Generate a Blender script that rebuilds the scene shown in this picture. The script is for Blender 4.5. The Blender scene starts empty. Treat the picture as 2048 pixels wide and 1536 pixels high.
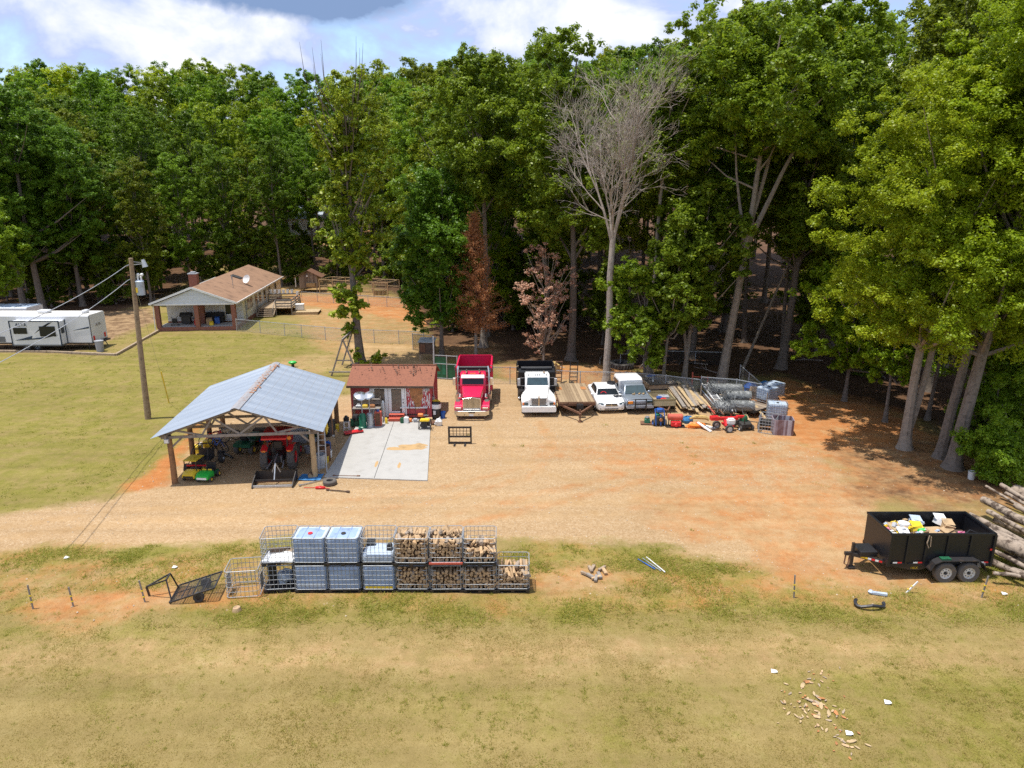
import bpy, bmesh, math, random
import numpy as np
from mathutils import Vector, Matrix, Euler
R = math.radians
random.seed(7); RNG = np.random.default_rng(7)
SC = bpy.context.scene; COL = SC.collection

# ---------------------------------------------------------------- camera
CAM_H, PITCH, FPX = 14.2, R(15.5), 1422.0
cd = bpy.data.cameras.new('camera'); cam = bpy.data.objects.new('camera', cd); COL.objects.link(cam)
cam.location = (0, 0, CAM_H); cam.rotation_euler = (R(90) - PITCH, 0, 0)
cd.sensor_width = 36; cd.lens = FPX / 2048 * 36; cd.clip_start = .1; cd.clip_end = 6000
SC.camera = cam

# ---------------------------------------------------------------- light
SX, SY = .22, .05                        # shadow shift per metre of height
sl = bpy.data.lights.new('sun', 'SUN'); sl.energy = 3.8; sl.angle = R(.5); sl.color = (1, .955, .88)
so = bpy.data.objects.new('sun', sl); COL.objects.link(so); so.location = (-20, 0, 90)
so.rotation_euler = Vector((SX, SY, -1)).to_track_quat('-Z', 'Y').to_euler()
W = bpy.data.worlds.new('World'); SC.world = W; W.use_nodes = True
nt = W.node_tree; N = nt.nodes; L = nt.links; N.clear()
def nd(tree, t, **k):
    n = tree.nodes.new(t)
    for a, b in k.items():
        if a.startswith('i_'):
            key = a[2:]; n.inputs[int(key) if key.isdigit() else key.replace('_', ' ')].default_value = b
        else: setattr(n, a, b)
    return n
sky = nd(nt, 'ShaderNodeTexSky', sky_type='NISHITA'); sky.sun_disc = False
sky.sun_elevation = math.atan(1 / math.hypot(SX, SY)); sky.sun_rotation = math.atan2(-SX, -SY); sky.air_density = 1.0; sky.dust_density = .6; sky.ozone_density = 1.6
bg1 = nd(nt, 'ShaderNodeBackground', i_Strength=.15); L.new(sky.outputs[0], bg1.inputs[0])
tc = nd(nt, 'ShaderNodeTexCoord'); sep = nd(nt, 'ShaderNodeSeparateXYZ'); L.new(tc.outputs['Generated'], sep.inputs[0])
def M(tree, op, a, b=None, c=None):
    n = tree.nodes.new('ShaderNodeMath'); n.operation = op
    for i, v in enumerate((a, b, c)):
        if v is None: continue
        if isinstance(v, (int, float)): n.inputs[i].default_value = v
        else: tree.links.new(v, n.inputs[i])
    return n.outputs[0]
def ramp(tree, fac, stops):
    n = tree.nodes.new('ShaderNodeValToRGB'); e = n.color_ramp.elements
    while len(e) < len(stops): e.new(.5)
    for i, (p, c) in enumerate(stops):
        e[i].position = p; e[i].color = (*c, 1) if len(c) == 3 else c
    tree.links.new(fac, n.inputs[0]); return n.outputs[0]
az = M(nt, 'ARCTAN2', sep.outputs[0], sep.outputs[1]); el = sep.outputs[2]
cv = nd(nt, 'ShaderNodeCombineXYZ'); L.new(az, cv.inputs[0]); L.new(M(nt, 'MULTIPLY', el, 1.5), cv.inputs[1]); cv.inputs[2].default_value = 2.35
n1 = nd(nt, 'ShaderNodeTexNoise', i_Scale=6.5, i_Detail=10, i_Roughness=.56, i_Distortion=.25); L.new(cv.outputs[0], n1.inputs['Vector'])
n2 = nd(nt, 'ShaderNodeTexNoise', i_Scale=2.1, i_Detail=3, i_Roughness=.5); L.new(cv.outputs[0], n2.inputs['Vector'])
d1 = M(nt, 'ADD', M(nt, 'MULTIPLY', n1.outputs[0], .95), M(nt, 'MULTIPLY', n2.outputs[0], .20))
cover = ramp(nt, d1, [(.44, (0, 0, 0)), (.56, (1, 1, 1))])
cloudc = ramp(nt, d1, [(.46, (.33, .43, .72)), (.56, (.42, .50, .74)), (.61, (.56, .62, .78)), (.71, (.80, .81, .86))])
def blob(a0, e0, ra, re):                # the dark flat cloud base high over the house side
    q = M(nt, 'ADD', M(nt, 'POWER', M(nt, 'DIVIDE', M(nt, 'SUBTRACT', az, a0), ra), 2.), M(nt, 'POWER', M(nt, 'DIVIDE', M(nt, 'SUBTRACT', el, e0), re), 2.))
    return M(nt, 'ADD', q, M(nt, 'MULTIPLY', M(nt, 'SUBTRACT', n1.outputs[0], .5), 2.4))
dk = ramp(nt, blob(-.27, .228, .17, .040), [(.5, (1, 1, 1)), (1.35, (0, 0, 0))])
mixc = nd(nt, 'ShaderNodeMix', data_type='RGBA'); L.new(dk, mixc.inputs[0]); L.new(cloudc, mixc.inputs[6]); mixc.inputs[7].default_value = (.19, .28, .47, 1)
bg2 = nd(nt, 'ShaderNodeBackground', i_Strength=.92); L.new(mixc.outputs[2], bg2.inputs[0])
mx = nd(nt, 'ShaderNodeMixShader'); L.new(M(nt, 'MAXIMUM', cover, dk), mx.inputs[0]); L.new(bg1.outputs[0], mx.inputs[1]); L.new(bg2.outputs[0], mx.inputs[2])
wo = nd(nt, 'ShaderNodeOutputWorld'); L.new(mx.outputs[0], wo.inputs[0])
SC.view_settings.view_transform = 'Standard'; SC.view_settings.look = 'None'
SC.view_settings.exposure = .55; SC.view_settings.gamma = 1; SC.view_settings.use_curve_mapping = False
SC.cycles.use_denoising = False; SC.cycles.max_bounces = 7; SC.cycles.diffuse_bounces = 4; SC.cycles.glossy_bounces = 2; SC.cycles.transmission_bounces = 3
SC.cycles.transparent_max_bounces = 12; SC.cycles.caustics_reflective = False; SC.cycles.caustics_refractive = False

# ---------------------------------------------------------------- where things stand: photo pixel -> ground
_s, _c = math.sin(PITCH), math.cos(PITCH)
def gz(x, y):                            # the lie of the land
    z = 0.
    if y > 105: z += .055 * (y - 105)
    z += .55 * math.exp(-((x - 5.5) / 4.) ** 2 - ((y - 54.5) / 1.6) ** 2)
    z += .35 * math.exp(-((x - 11.5) / 3.) ** 2 - ((y - 53.5) / 1.2) ** 2)
    return z
def G(px, py, z=0):
    u = (px - 1024) / FPX; t = (py - 768) / FPX; k = (z - CAM_H) / (-_s - t * _c)
    return Vector((u * k, (_c - t * _s) * k, z))
def A(px, py, Y):
    u = (px - 1024) / FPX; t = (py - 768) / FPX; k = Y / (_c - t * _s)
    return Vector((u * k, Y, CAM_H + (-_s - t * _c) * k))

# ---------------------------------------------------------------- materials
MATS = {}
def mat(name, col, rough=.6, metal=0., var=.18, scale=3., col2=None, bump=0., bscale=30., spec=.5, amt=.5, sharp=.12, coat=0.):
    if name in MATS: return MATS[name]
    m = bpy.data.materials.new(name); m.use_nodes = True; t = m.node_tree; b = t.nodes['Principled BSDF']
    c = nd(t, 'ShaderNodeTexCoord'); oi = nd(t, 'ShaderNodeObjectInfo')
    add = nd(t, 'ShaderNodeVectorMath', operation='ADD'); t.links.new(c.outputs['Object'], add.inputs[0]); t.links.new(oi.outputs['Random'], add.inputs[1])
    n = nd(t, 'ShaderNodeTexNoise', i_Scale=scale, i_Detail=6, i_Roughness=.65); t.links.new(add.outputs[0], n.inputs['Vector'])
    col2 = col2 or tuple(max(0, x * (1 - var * 1.6)) for x in col)
    hi = tuple(min(1, x * (1 + var * .5)) for x in col)
    o = ramp(t, n.outputs[0], [(max(.0, amt - sharp * 1.5), hi), (amt + sharp * .2, col), (min(1, amt + sharp * 1.6), col2)])
    t.links.new(o, b.inputs['Base Color'])
    b.inputs['Roughness'].default_value = rough; b.inputs['Metallic'].default_value = metal; b.inputs['Specular IOR Level'].default_value = spec
    if coat: b.inputs['Coat Weight'].default_value = coat; b.inputs['Coat Roughness'].default_value = .08
    if bump:
        n3 = nd(t, 'ShaderNodeTexNoise', i_Scale=bscale, i_Detail=4); t.links.new(c.outputs['Object'], n3.inputs['Vector'])
        bp = nd(t, 'ShaderNodeBump', i_Strength=bump, i_Distance=.02); t.links.new(n3.outputs[0], bp.inputs['Height']); t.links.new(bp.outputs[0], b.inputs['Normal'])
    MATS[name] = m; return m
def banded(name, cols, axis=2, freq=6., rough=.7, metal=0., jitter=.4, bump=.4, grain=2., prof='SAW'):
    """boards, siding, corrugation: bands across one object axis, each band its own tone"""
    if name in MATS: return MATS[name]
    m = bpy.data.materials.new(name); m.use_nodes = True; t = m.node_tree; b = t.nodes['Principled BSDF']
    c = nd(t, 'ShaderNodeTexCoord'); s = nd(t, 'ShaderNodeSeparateXYZ'); t.links.new(c.outputs['Object'], s.inputs[0])
    f = M(t, 'MULTIPLY', s.outputs[axis], freq); fl = M(t, 'FLOOR', f); fr = M(t, 'FRACT', f)
    wn = nd(t, 'ShaderNodeTexWhiteNoise', noise_dimensions='1D'); t.links.new(fl, wn.inputs['W'])
    sc = [grain * 6] * 3; sc[axis] = grain * 6; sc[(axis + 1) % 3 if axis != 1 else 0] = grain
    mp = nd(t, 'ShaderNodeVectorMath', operation='MULTIPLY'); mp.inputs[1].default_value = sc; t.links.new(c.outputs['Object'], mp.inputs[0])
    n = nd(t, 'ShaderNodeTexNoise', i_Scale=1., i_Detail=5); t.links.new(mp.outputs[0], n.inputs['Vector'])
    v = M(t, 'ADD', M(t, 'MULTIPLY', wn.outputs[0], jitter), M(t, 'MULTIPLY', n.outputs[0], 1 - jitter))
    o = ramp(t, v, [(.25, cols[0]), (.5, cols[1]), (.75, cols[2])])
    t.links.new(o, b.inputs['Base Color']); b.inputs['Roughness'].default_value = rough; b.inputs['Metallic'].default_value = metal
    h = fr if prof == 'SAW' else (M(t, 'SINE', M(t, 'MULTIPLY', f, 6.2832)) if prof == 'SIN' else ramp(t, fr, [(0, (0, 0, 0)), (.08, (1, 1, 1)), (.92, (1, 1, 1)), (1, (0, 0, 0))]))
    bp = nd(t, 'ShaderNodeBump', i_Strength=bump, i_Distance=.03); t.links.new(h, bp.inputs['Height']); t.links.new(bp.outputs[0], b.inputs['Normal'])
    MATS[name] = m; return m
def wire_mesh(name, col, cell=.06, thick=.12):
    if name in MATS: return MATS[name]
    m = bpy.data.materials.new(name); m.use_nodes = True; t = m.node_tree; b = t.nodes['Principled BSDF']
    b.inputs['Base Color'].default_value = (*col, 1); b.inputs['Metallic'].default_value = .3; b.inputs['Roughness'].default_value = .5
    c = nd(t, 'ShaderNodeTexCoord'); s = nd(t, 'ShaderNodeSeparateXYZ'); t.links.new(c.outputs['Object'], s.inputs[0])
    h = M(t, 'ADD', s.outputs[0], s.outputs[1])
    a = M(t, 'LESS_THAN', M(t, 'FRACT', M(t, 'DIVIDE', M(t, 'ADD', h, s.outputs[2]), cell)), thick)
    d = M(t, 'LESS_THAN', M(t, 'FRACT', M(t, 'DIVIDE', M(t, 'SUBTRACT', h, s.outputs[2]), cell)), thick)
    tr = nd(t, 'ShaderNodeBsdfTransparent'); mxs = nd(t, 'ShaderNodeMixShader'); t.links.new(M(t, 'MAXIMUM', a, d), mxs.inputs[0])
    t.links.new(tr.outputs[0], mxs.inputs[1]); t.links.new(b.outputs[0], mxs.inputs[2]); t.links.new(mxs.outputs[0], t.nodes['Material Output'].inputs[0])
    MATS[name] = m; return m
def brick(name, c1, c2, mortar, scale=4.):
    if name in MATS: return MATS[name]
    m = bpy.data.materials.new(name); m.use_nodes = True; t = m.node_tree; b = t.nodes['Principled BSDF']
    c = nd(t, 'ShaderNodeTexCoord'); s = nd(t, 'ShaderNodeSeparateXYZ'); t.links.new(c.outputs['Object'], s.inputs[0])
    k = nd(t, 'ShaderNodeCombineXYZ'); t.links.new(M(t, 'ADD', s.outputs[0], s.outputs[1]), k.inputs[0]); t.links.new(s.outputs[2], k.inputs[1])
    br = nd(t, 'ShaderNodeTexBrick', i_Scale=scale); br.inputs['Color1'].default_value = (*c1, 1); br.inputs['Color2'].default_value = (*c2, 1); br.inputs['Mortar'].default_value = (*mortar, 1)
    br.inputs['Mortar Size'].default_value = .015; t.links.new(k.outputs[0], br.inputs['Vector']); t.links.new(br.outputs[0], b.inputs['Base Color']); b.inputs['Roughness'].default_value = .85
    MATS[name] = m; return m
mat('white_paint', (.76, .76, .74), .38, var=.1, scale=2.5, coat=.3, col2=(.55, .5, .44), amt=.6)
mat('car_white', (.80, .80, .79), .28, var=.06, scale=2.5, coat=.5, col2=(.62, .57, .5), amt=.62)
mat('red_paint', (.64, .014, .07), .35, var=.2, scale=2.2, coat=.4, bump=.04, bscale=3, col2=(.50, .16, .14), amt=.6)
mat('silver_paint', (.30, .34, .40), .3, metal=.5, var=.12, scale=2, coat=.4)
mat('chrome', (.72, .70, .66), .22, metal=.95, var=.1)
mat('steel', (.42, .44, .46), .42, metal=.7, var=.2, scale=6)
mat('galvanised', (.44, .46, .48), .5, metal=.35, var=.2, scale=5)
mat('cage_grey', (.34, .36, .38), .55, metal=.3, var=.2, scale=5)
mat('wire_grey', (.20, .21, .21), .95, var=.4, scale=9, bump=.8, bscale=40)
mat('black_metal', (.022, .021, .022), .45, var=.3, scale=4, col2=(.06, .04, .03))
mat('black_plastic', (.02, .02, .022), .4, var=.3)
mat('rust', (.16, .075, .04), .8, var=.4, scale=6, col2=(.05, .03, .022))
mat('rubber', (.045, .043, .042), .85, var=.3, scale=8, col2=(.09, .075, .06))
mat('dusty_rubber', (.10, .09, .08), .9, var=.3, scale=8, col2=(.17, .13, .09))
mat('rim_white', (.55, .54, .5), .5, var=.2)
mat('glass_dark', (.012, .016, .02), .12, var=.2, spec=.4)
mat('glass_teal', (.03, .06, .07), .06, var=.3, spec=.8)
mat('orange', (.75, .20, .03), .4); mat('amber', (.85, .28, .02), .3)
mat('yellow', (.72, .50, .03), .45, var=.15); mat('green_plastic', (.02, .42, .05), .4, var=.15)
mat('dark_green', (.012, .10, .045), .5, var=.3); mat('tank_green', (.015, .16, .09), .4, var=.2)
mat('red_plastic', (.62, .02, .025), .4, var=.15); mat('brick_red_paint', (.50, .10, .06), .7, var=.2)
mat('blue', (.02, .10, .38), .45, var=.25); mat('blue_tarp', (.03, .16, .36), .6, var=.3, scale=6)
mat('white_plastic', (.75, .75, .73), .5, var=.1); mat('grey_plastic', (.33, .34, .36), .5)
mat('concrete', (.365, .352, .325), .9, var=.16, scale=1.6, col2=(.29, .265, .225), amt=.58, bump=.15, bscale=20)
mat('rust_stain', (.42, .27, .12), .9, var=.2, scale=2)
mat('wood_old', (.33, .25, .17), .85, var=.35, scale=5, col2=(.16, .12, .09), bump=.3)
mat('wood_new', (.42, .305, .165), .8, var=.25, scale=5, col2=(.26, .18, .095), bump=.2)
mat('wood_grey', (.25, .22, .19), .9, var=.35, scale=6, col2=(.15, .13, .11), bump=.3)
mat('wood_dark', (.10, .065, .045), .85, var=.35, scale=5)
mat('post_brown', (.25, .13, .06), .85, var=.35, scale=4, col2=(.09, .05, .03), bump=.3)
mat('pole_wood', (.28, .20, .12), .85, var=.35, scale=5, col2=(.15, .10, .07), bump=.3)
mat('bark', (.17, .14, .115), .95, var=.4, scale=5, col2=(.085, .07, .055), bump=.9, bscale=14)
mat('bark_pale', (.27, .225, .18), .95, var=.35, scale=4, col2=(.15, .125, .10), bump=.8, bscale=12)
mat('bark_dead', (.35, .30, .255), .95, var=.3, scale=5, col2=(.22, .16, .13), bump=.5)
mat('log_bark', (.27, .215, .165), .95, var=.5, scale=3.2, sharp=.05, col2=(.085, .06, .043), bump=.9, bscale=10)
mat('log_end', (.40, .27, .15), .9, var=.35, scale=7, col2=(.22, .14, .08))
mat('split_wood', (.46, .31, .17), .9, var=.4, scale=6, col2=(.20, .13, .08), bump=.4)
mat('shingle', (.26, .15, .088), .95, var=.3, scale=1.0, col2=(.155, .088, .052), bump=.5, bscale=12)
mat('shed_shingle', (.24, .095, .055), .95, var=.3, scale=9, col2=(.15, .06, .04), bump=.6, bscale=10)
banded('roof_metal', ((.26, .305, .365), (.295, .34, .40), (.33, .375, .43)), axis=1, freq=4.4, rough=.5, metal=.3, jitter=.15, bump=.28, grain=.25, prof='SIN')
banded('siding', ((.62, .62, .58), (.70, .70, .66), (.74, .74, .70)), axis=2, freq=6, rough=.6, jitter=.3, bump=.6)
banded('gable_siding', ((.56, .61, .66), (.62, .67, .72), (.66, .70, .75)), axis=2, freq=5, rough=.6, jitter=.3, bump=.6)
banded('shed_siding', ((.32, .045, .05), (.43, .065, .07), (.50, .11, .10)), axis=0, freq=5, rough=.75, jitter=.25, bump=.4, prof='GAP')
banded('deck_boards', ((.22, .15, .085), (.32, .23, .135), (.40, .29, .175)), axis=0, freq=5.5, rough=.85, jitter=.5, bump=.7, prof='GAP')
banded('old_boards', ((.16, .12, .09), (.26, .2, .15), (.34, .27, .2)), axis=0, freq=6, rough=.9, jitter=.5, bump=.7, prof='GAP')
banded('plank_side', ((.28, .23, .12), (.40, .34, .19), (.48, .41, .25)), axis=2, freq=5, rough=.85, jitter=.5, bump=.6, prof='GAP')
banded('step_boards', ((.20, .13, .09), (.28, .19, .13), (.34, .24, .17)), axis=1, freq=6, rough=.9, jitter=.5, bump=.5, prof='GAP')
brick('brick', (.30, .10, .055), (.22, .07, .04), (.3, .24, .2))
wire_mesh('chain_link', (.42, .43, .42)); wire_mesh('black_mesh', (.03, .03, .03), .05, .3); wire_mesh('hen_wire', (.2, .17, .13), .05, .1); wire_mesh('roll_wire', (.24, .25, .25), .05, .32)
mat('tote_blue', (.27, .36, .52), .35, var=.25, scale=2.5, col2=(.17, .23, .34)); mat('tote_pale', (.42, .50, .60), .45, var=.25, scale=3, col2=(.28, .32, .37)); banded('tote_stain', ((.15, .085, .09), (.30, .25, .29), (.42, .40, .44)), axis=0, freq=9, rough=.5, jitter=.55, bump=.1, grain=.5)
mat('cardboard', (.42, .29, .16), .9, var=.2); mat('soot', (.03, .028, .026), .8, var=.4, scale=5)
mat('trailer_black', (.008, .009, .012), .4, var=.3, scale=2.5, col2=(.032, .026, .023), amt=.66)
mat('ridge_rust', (.31, .31, .32), .7, metal=.2, var=.2, scale=7, col2=(.28, .12, .055), amt=.5)
mat('hay', (.48, .33, .12), .95, var=.4, scale=10, bump=.6); mat('clay', (.46, .20, .075), .95, var=.3, scale=3)
mat('rv_white', (.66, .67, .68), .4, var=.05, scale=1); mat('rv_roof', (.62, .60, .55), .7, var=.25, scale=1.2, col2=(.42, .40, .36)); mat('rv_blue', (.014, .035, .07), .4, var=.2); mat('rv_grey', (.12, .125, .13), .5)
mat('pink', (.6, .18, .3), .5); mat('yellow_tape', (.8, .6, .03), .5); mat('copper', (.40, .17, .06), .6, var=.4, scale=3)

# ---------------------------------------------------------------- mesh helpers
class MB:
    def __init__(s): s.v = []; s.f = []; s.m = []; s.X = None
    def add(s, vs, fs, mi=0):
        o = len(s.v)
        s.v += [tuple(s.X @ Vector(v)) if s.X else tuple(v) for v in vs]
        s.f += [tuple(i + o for i in f) for f in fs]; s.m += [mi] * len(fs); return s
    def box(s, c, d, rot=None, mi=0):
        x, y, z = d[0] / 2, d[1] / 2, d[2] / 2
        vs = [Vector(p) for p in ((-x, -y, -z), (x, -y, -z), (x, y, -z), (-x, y, -z), (-x, -y, z), (x, -y, z), (x, y, z), (-x, y, z))]
        if rot: m = Euler(rot).to_matrix(); vs = [m @ v for v in vs]
        return s.add([v + Vector(c) for v in vs], [(0, 3, 2, 1), (4, 5, 6, 7), (0, 1, 5, 4), (1, 2, 6, 5), (2, 3, 7, 6), (3, 0, 4, 7)], mi)
    def bar(s, p, q, w, h=None, mi=0):
        p = Vector(p); q = Vector(q); d = q - p; h = h or w
        m = d.to_track_quat('Y', 'Z').to_matrix().to_4x4(); m.translation = (p + q) / 2
        o = s.X; s.X = (o @ m) if o else m; s.box((0, 0, 0), (w, d.length, h), None, mi); s.X = o; return s
    def tube(s, pts, rs, n=8, mi=0, cap=True):
        pts = [Vector(p) for p in pts]
        if not hasattr(rs, '__len__'): rs = [rs] * len(pts)
        vs = []; fs = []; up = None
        for i, p in enumerate(pts):
            d = (pts[min(i + 1, len(pts) - 1)] - pts[max(i - 1, 0)]).normalized()
            if up is None: up = d.orthogonal().normalized()
            else:
                up = (up - d * up.dot(d)); up = up.normalized() if up.length > 1e-6 else d.orthogonal().normalized()
            b = d.cross(up)
            for k in range(n):
                a = 2 * math.pi * k / n; vs.append(p + (up * math.cos(a) + b * math.sin(a)) * rs[i])
        for i in range(len(pts) - 1):
            for k in range(n): fs.append((i * n + k, i * n + (k + 1) % n, (i + 1) * n + (k + 1) % n, (i + 1) * n + k))
        if cap: fs.append(tuple(range(n - 1, -1, -1))); fs.append(tuple(range((len(pts) - 1) * n, len(pts) * n)))
        return s.add(vs, fs, mi)
    def cyl(s, p, q, r, r2=None, n=12, mi=0): return s.tube([p, q], [r, r if r2 is None else r2], n, mi)
    def loft(s, rings, mi=0, cap=True):
        n = len(rings[0]); vs = [p for r in rings for p in r]; fs = []
        for i in range(len(rings) - 1):
            for k in range(n): fs.append((i * n + k, i * n + (k + 1) % n, (i + 1) * n + (k + 1) % n, (i + 1) * n + k))
        if cap: fs.append(tuple(range(n - 1, -1, -1))); fs.append(tuple(range((len(rings) - 1) * n, len(rings) * n)))
        return s.add(vs, fs, mi)
    def prism(s, poly, a, b, axis='x', mi=0):
        def P(u, v, w): return (w, u, v) if axis == 'x' else ((u, w, v) if axis == 'y' else (u, v, w))
        return s.loft([[P(u, v, a) for u, v in poly], [P(u, v, b) for u, v in poly]], mi)
    def lathe(s, prof, c=(0, 0, 0), axis='z', n=20, mi=0):
        rings = []
        for k in range(n):
            a = 2 * math.pi * k / n; ca, sa = math.cos(a), math.sin(a); ring = []
            for r, h in prof:
                p = (r * ca, r * sa, h) if axis == 'z' else ((h, r * ca, r * sa) if axis == 'x' else (r * ca, h, r * sa))
                ring.append((p[0] + c[0], p[1] + c[1], p[2] + c[2]))
            rings.append(ring)
        m = len(prof); vs = [p for r in rings for p in r]; fs = []
        for k in range(n):
            for j in range(m - 1): fs.append((k * m + j, ((k + 1) % n) * m + j, ((k + 1) % n) * m + j + 1, k * m + j + 1))
        return s.add(vs, fs, mi)
    def ball(s, c, r, mi=0, n=10, jit=0., rnd=None):
        rx, ry, rz = r if hasattr(r, '__len__') else (r, r, r); rnd = rnd or random
        vs = []; fs = []; h = n // 2 + 1
        for i in range(h):
            t = math.pi * i / (h - 1)
            for k in range(n):
                a = 2 * math.pi * k / n; j = 1 + rnd.uniform(-jit, jit)
                vs.append((c[0] + rx * math.sin(t) * math.cos(a) * j, c[1] + ry * math.sin(t) * math.sin(a) * j, c[2] + rz * math.cos(t) * j))
        for i in range(h - 1):
            for k in range(n): fs.append((i * n + k, (i + 1) * n + k, (i + 1) * n + (k + 1) % n, i * n + (k + 1) % n))
        return s.add(vs, fs, mi)
    def sheet(s, a, b, c, d, t=.0, mi=0):
        if not t: return s.add([a, b, c, d], [(0, 1, 2, 3)], mi)
        a, b, c, d = map(Vector, (a, b, c, d)); n = (b - a).cross(d - a).normalized() * t
        return s.add([a, b, c, d, a - n, b - n, c - n, d - n], [(0, 1, 2, 3), (7, 6, 5, 4), (0, 4, 5, 1), (1, 5, 6, 2), (2, 6, 7, 3), (3, 7, 4, 0)], mi)
    def mesh(s, name, mats, bevel=0, smooth=False, seg=1):
        me = bpy.data.meshes.new(name); me.from_pydata(s.v, [], s.f)
        ms = mats if isinstance(mats, (list, tuple)) else [mats]
        for x in ms: me.materials.append(MATS[x] if isinstance(x, str) else x)
        if len(ms) > 1: me.polygons.foreach_set('material_index', s.m)
        bm = bmesh.new(); bm.from_mesh(me)
        if smooth or bevel: bmesh.ops.remove_doubles(bm, verts=bm.verts, dist=1e-5)
        bmesh.ops.recalc_face_normals(bm, faces=bm.faces)
        if bevel: bmesh.ops.bevel(bm, geom=[e for e in bm.edges if len(e.link_faces) == 2 and e.calc_face_angle(0) > .5], offset=bevel, segments=seg, affect='EDGES', clamp_overlap=True)
        bm.to_mesh(me); bm.free()
        if smooth: me.shade_smooth(); me.set_sharp_from_angle(angle=R(38))
        return me
    def build(s, name, mats, parent=None, bevel=0, smooth=False, seg=1, loc=None, label=None):
        o = bpy.data.objects.new(name, s.mesh(name, mats, bevel, smooth, seg)); COL.objects.link(o)
        if parent: o.parent = parent
        if loc: o.location = loc
        if label: o['label'] = label
        return o
def tag(o, label, cat, group=None, kind=None):
    if label: o['label'] = label
    if cat: o['category'] = cat
    if group: o['group'] = group
    if kind: o['kind'] = kind
    return o
def thing(name, label, cat, loc=(0, 0, 0), yaw=0, group=None):
    o = bpy.data.objects.new(name, None); COL.objects.link(o); o.empty_display_size = .3
    o.location = loc; o.rotation_euler = (0, 0, R(yaw)); return tag(o, label, cat, group)
def copy_tree(o, parent=None):
    c = o.copy(); COL.objects.link(c)
    if parent: c.parent = parent
    for ch in o.children: copy_tree(ch, c)
    return c
def place(o, loc, yaw=0): o.location = loc; o.rotation_euler = (0, 0, R(yaw)); return o
def letters(body, size, loc, rot, parent, m, name='lettering', ext=.004):
    cu = bpy.data.curves.new(name, 'FONT'); cu.body = body; cu.size = size; cu.extrude = ext; cu.align_x = 'CENTER'; cu.align_y = 'CENTER'
    o = bpy.data.objects.new(name, cu); COL.objects.link(o); bpy.context.view_layer.update()
    me = bpy.data.meshes.new_from_object(o.evaluated_get(bpy.context.evaluated_depsgraph_get())); bpy.data.objects.remove(o); me.materials.clear(); me.materials.append(MATS[m])
    o = bpy.data.objects.new(name, me); COL.objects.link(o); o.parent = parent; o.location = loc; o.rotation_euler = rot; return o
def wheel(parent, c, r, w, rim='rim_white', tyre='rubber', rr=.58, axis='x', tread=0):
    m = MB(); ri = r * rr; h = w / 2
    m.lathe([(ri, -h * .85), (r * .9, -h), (r * .98, -h * .75), (r, -h * .4), (r, h * .4), (r * .98, h * .75), (r * .9, h), (ri, h * .85), (ri, -h * .85)], c, axis, 24)
    if tread:
        for k in range(tread):
            a = 2 * math.pi * k / tread
            for sg in (-1, 1):
                if axis == 'x':
                    p = Vector((c[0] + sg * h * .9, c[1] + math.cos(a) * r, c[2] + math.sin(a) * r)); q = Vector((c[0] + sg * h * .05, c[1] + math.cos(a + .2) * r * 1.0, c[2] + math.sin(a + .2) * r * 1.0))
                    m.bar(p, q, .05, .07)
    o = m.build('wheel', tyre, parent, smooth=True)
    k = MB(); k.lathe([(0, -h * .45), (ri * .35, -h * .45), (ri * .42, -h * .7), (ri * .9, -h * .55), (ri, -h * .9), (ri * 1.04, -h * .9)], c, axis, 20)
    k.lathe([(ri * 1.04, h * .9), (ri, h * .9), (ri * .9, h * .55), (ri * .42, h * .7), (ri * .35, h * .45), (0, h * .45)], c, axis, 20)
    k.build('rim', rim, o, smooth=True)
    if r > .34:
        hb = MB(); AX = {'x': lambda a, q, h_: (c[0] + h_, c[1] + q * math.cos(a), c[2] + q * math.sin(a)), 'y': lambda a, q, h_: (c[0] + q * math.cos(a), c[1] + h_, c[2] + q * math.sin(a))}[axis]
        for sg in (-1, 1):
            hb.cyl(AX(0, 0, sg * h * .4), AX(0, 0, sg * h * .78), ri * .26, n=10)
            for q in range(8): hb.cyl(AX(q * .785, ri * .68, sg * h * .5), AX(q * .785, ri * .68, sg * h * .67), ri * .09, n=6)
        hb.build('hub', 'soot', o)
    return o
def rrect(x0, x1, z0, z1, y, r, n=3):
    out = []
    for cx, cz, a0 in ((x1 - r, z1 - r, 0), (x0 + r, z1 - r, 90), (x0 + r, z0 + r, 180), (x1 - r, z0 + r, 270)):
        for i in range(n + 1):
            a = R(a0 + 90 * i / n); out.append((cx + r * math.cos(a), y, cz + r * math.sin(a)))
    return out

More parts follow.
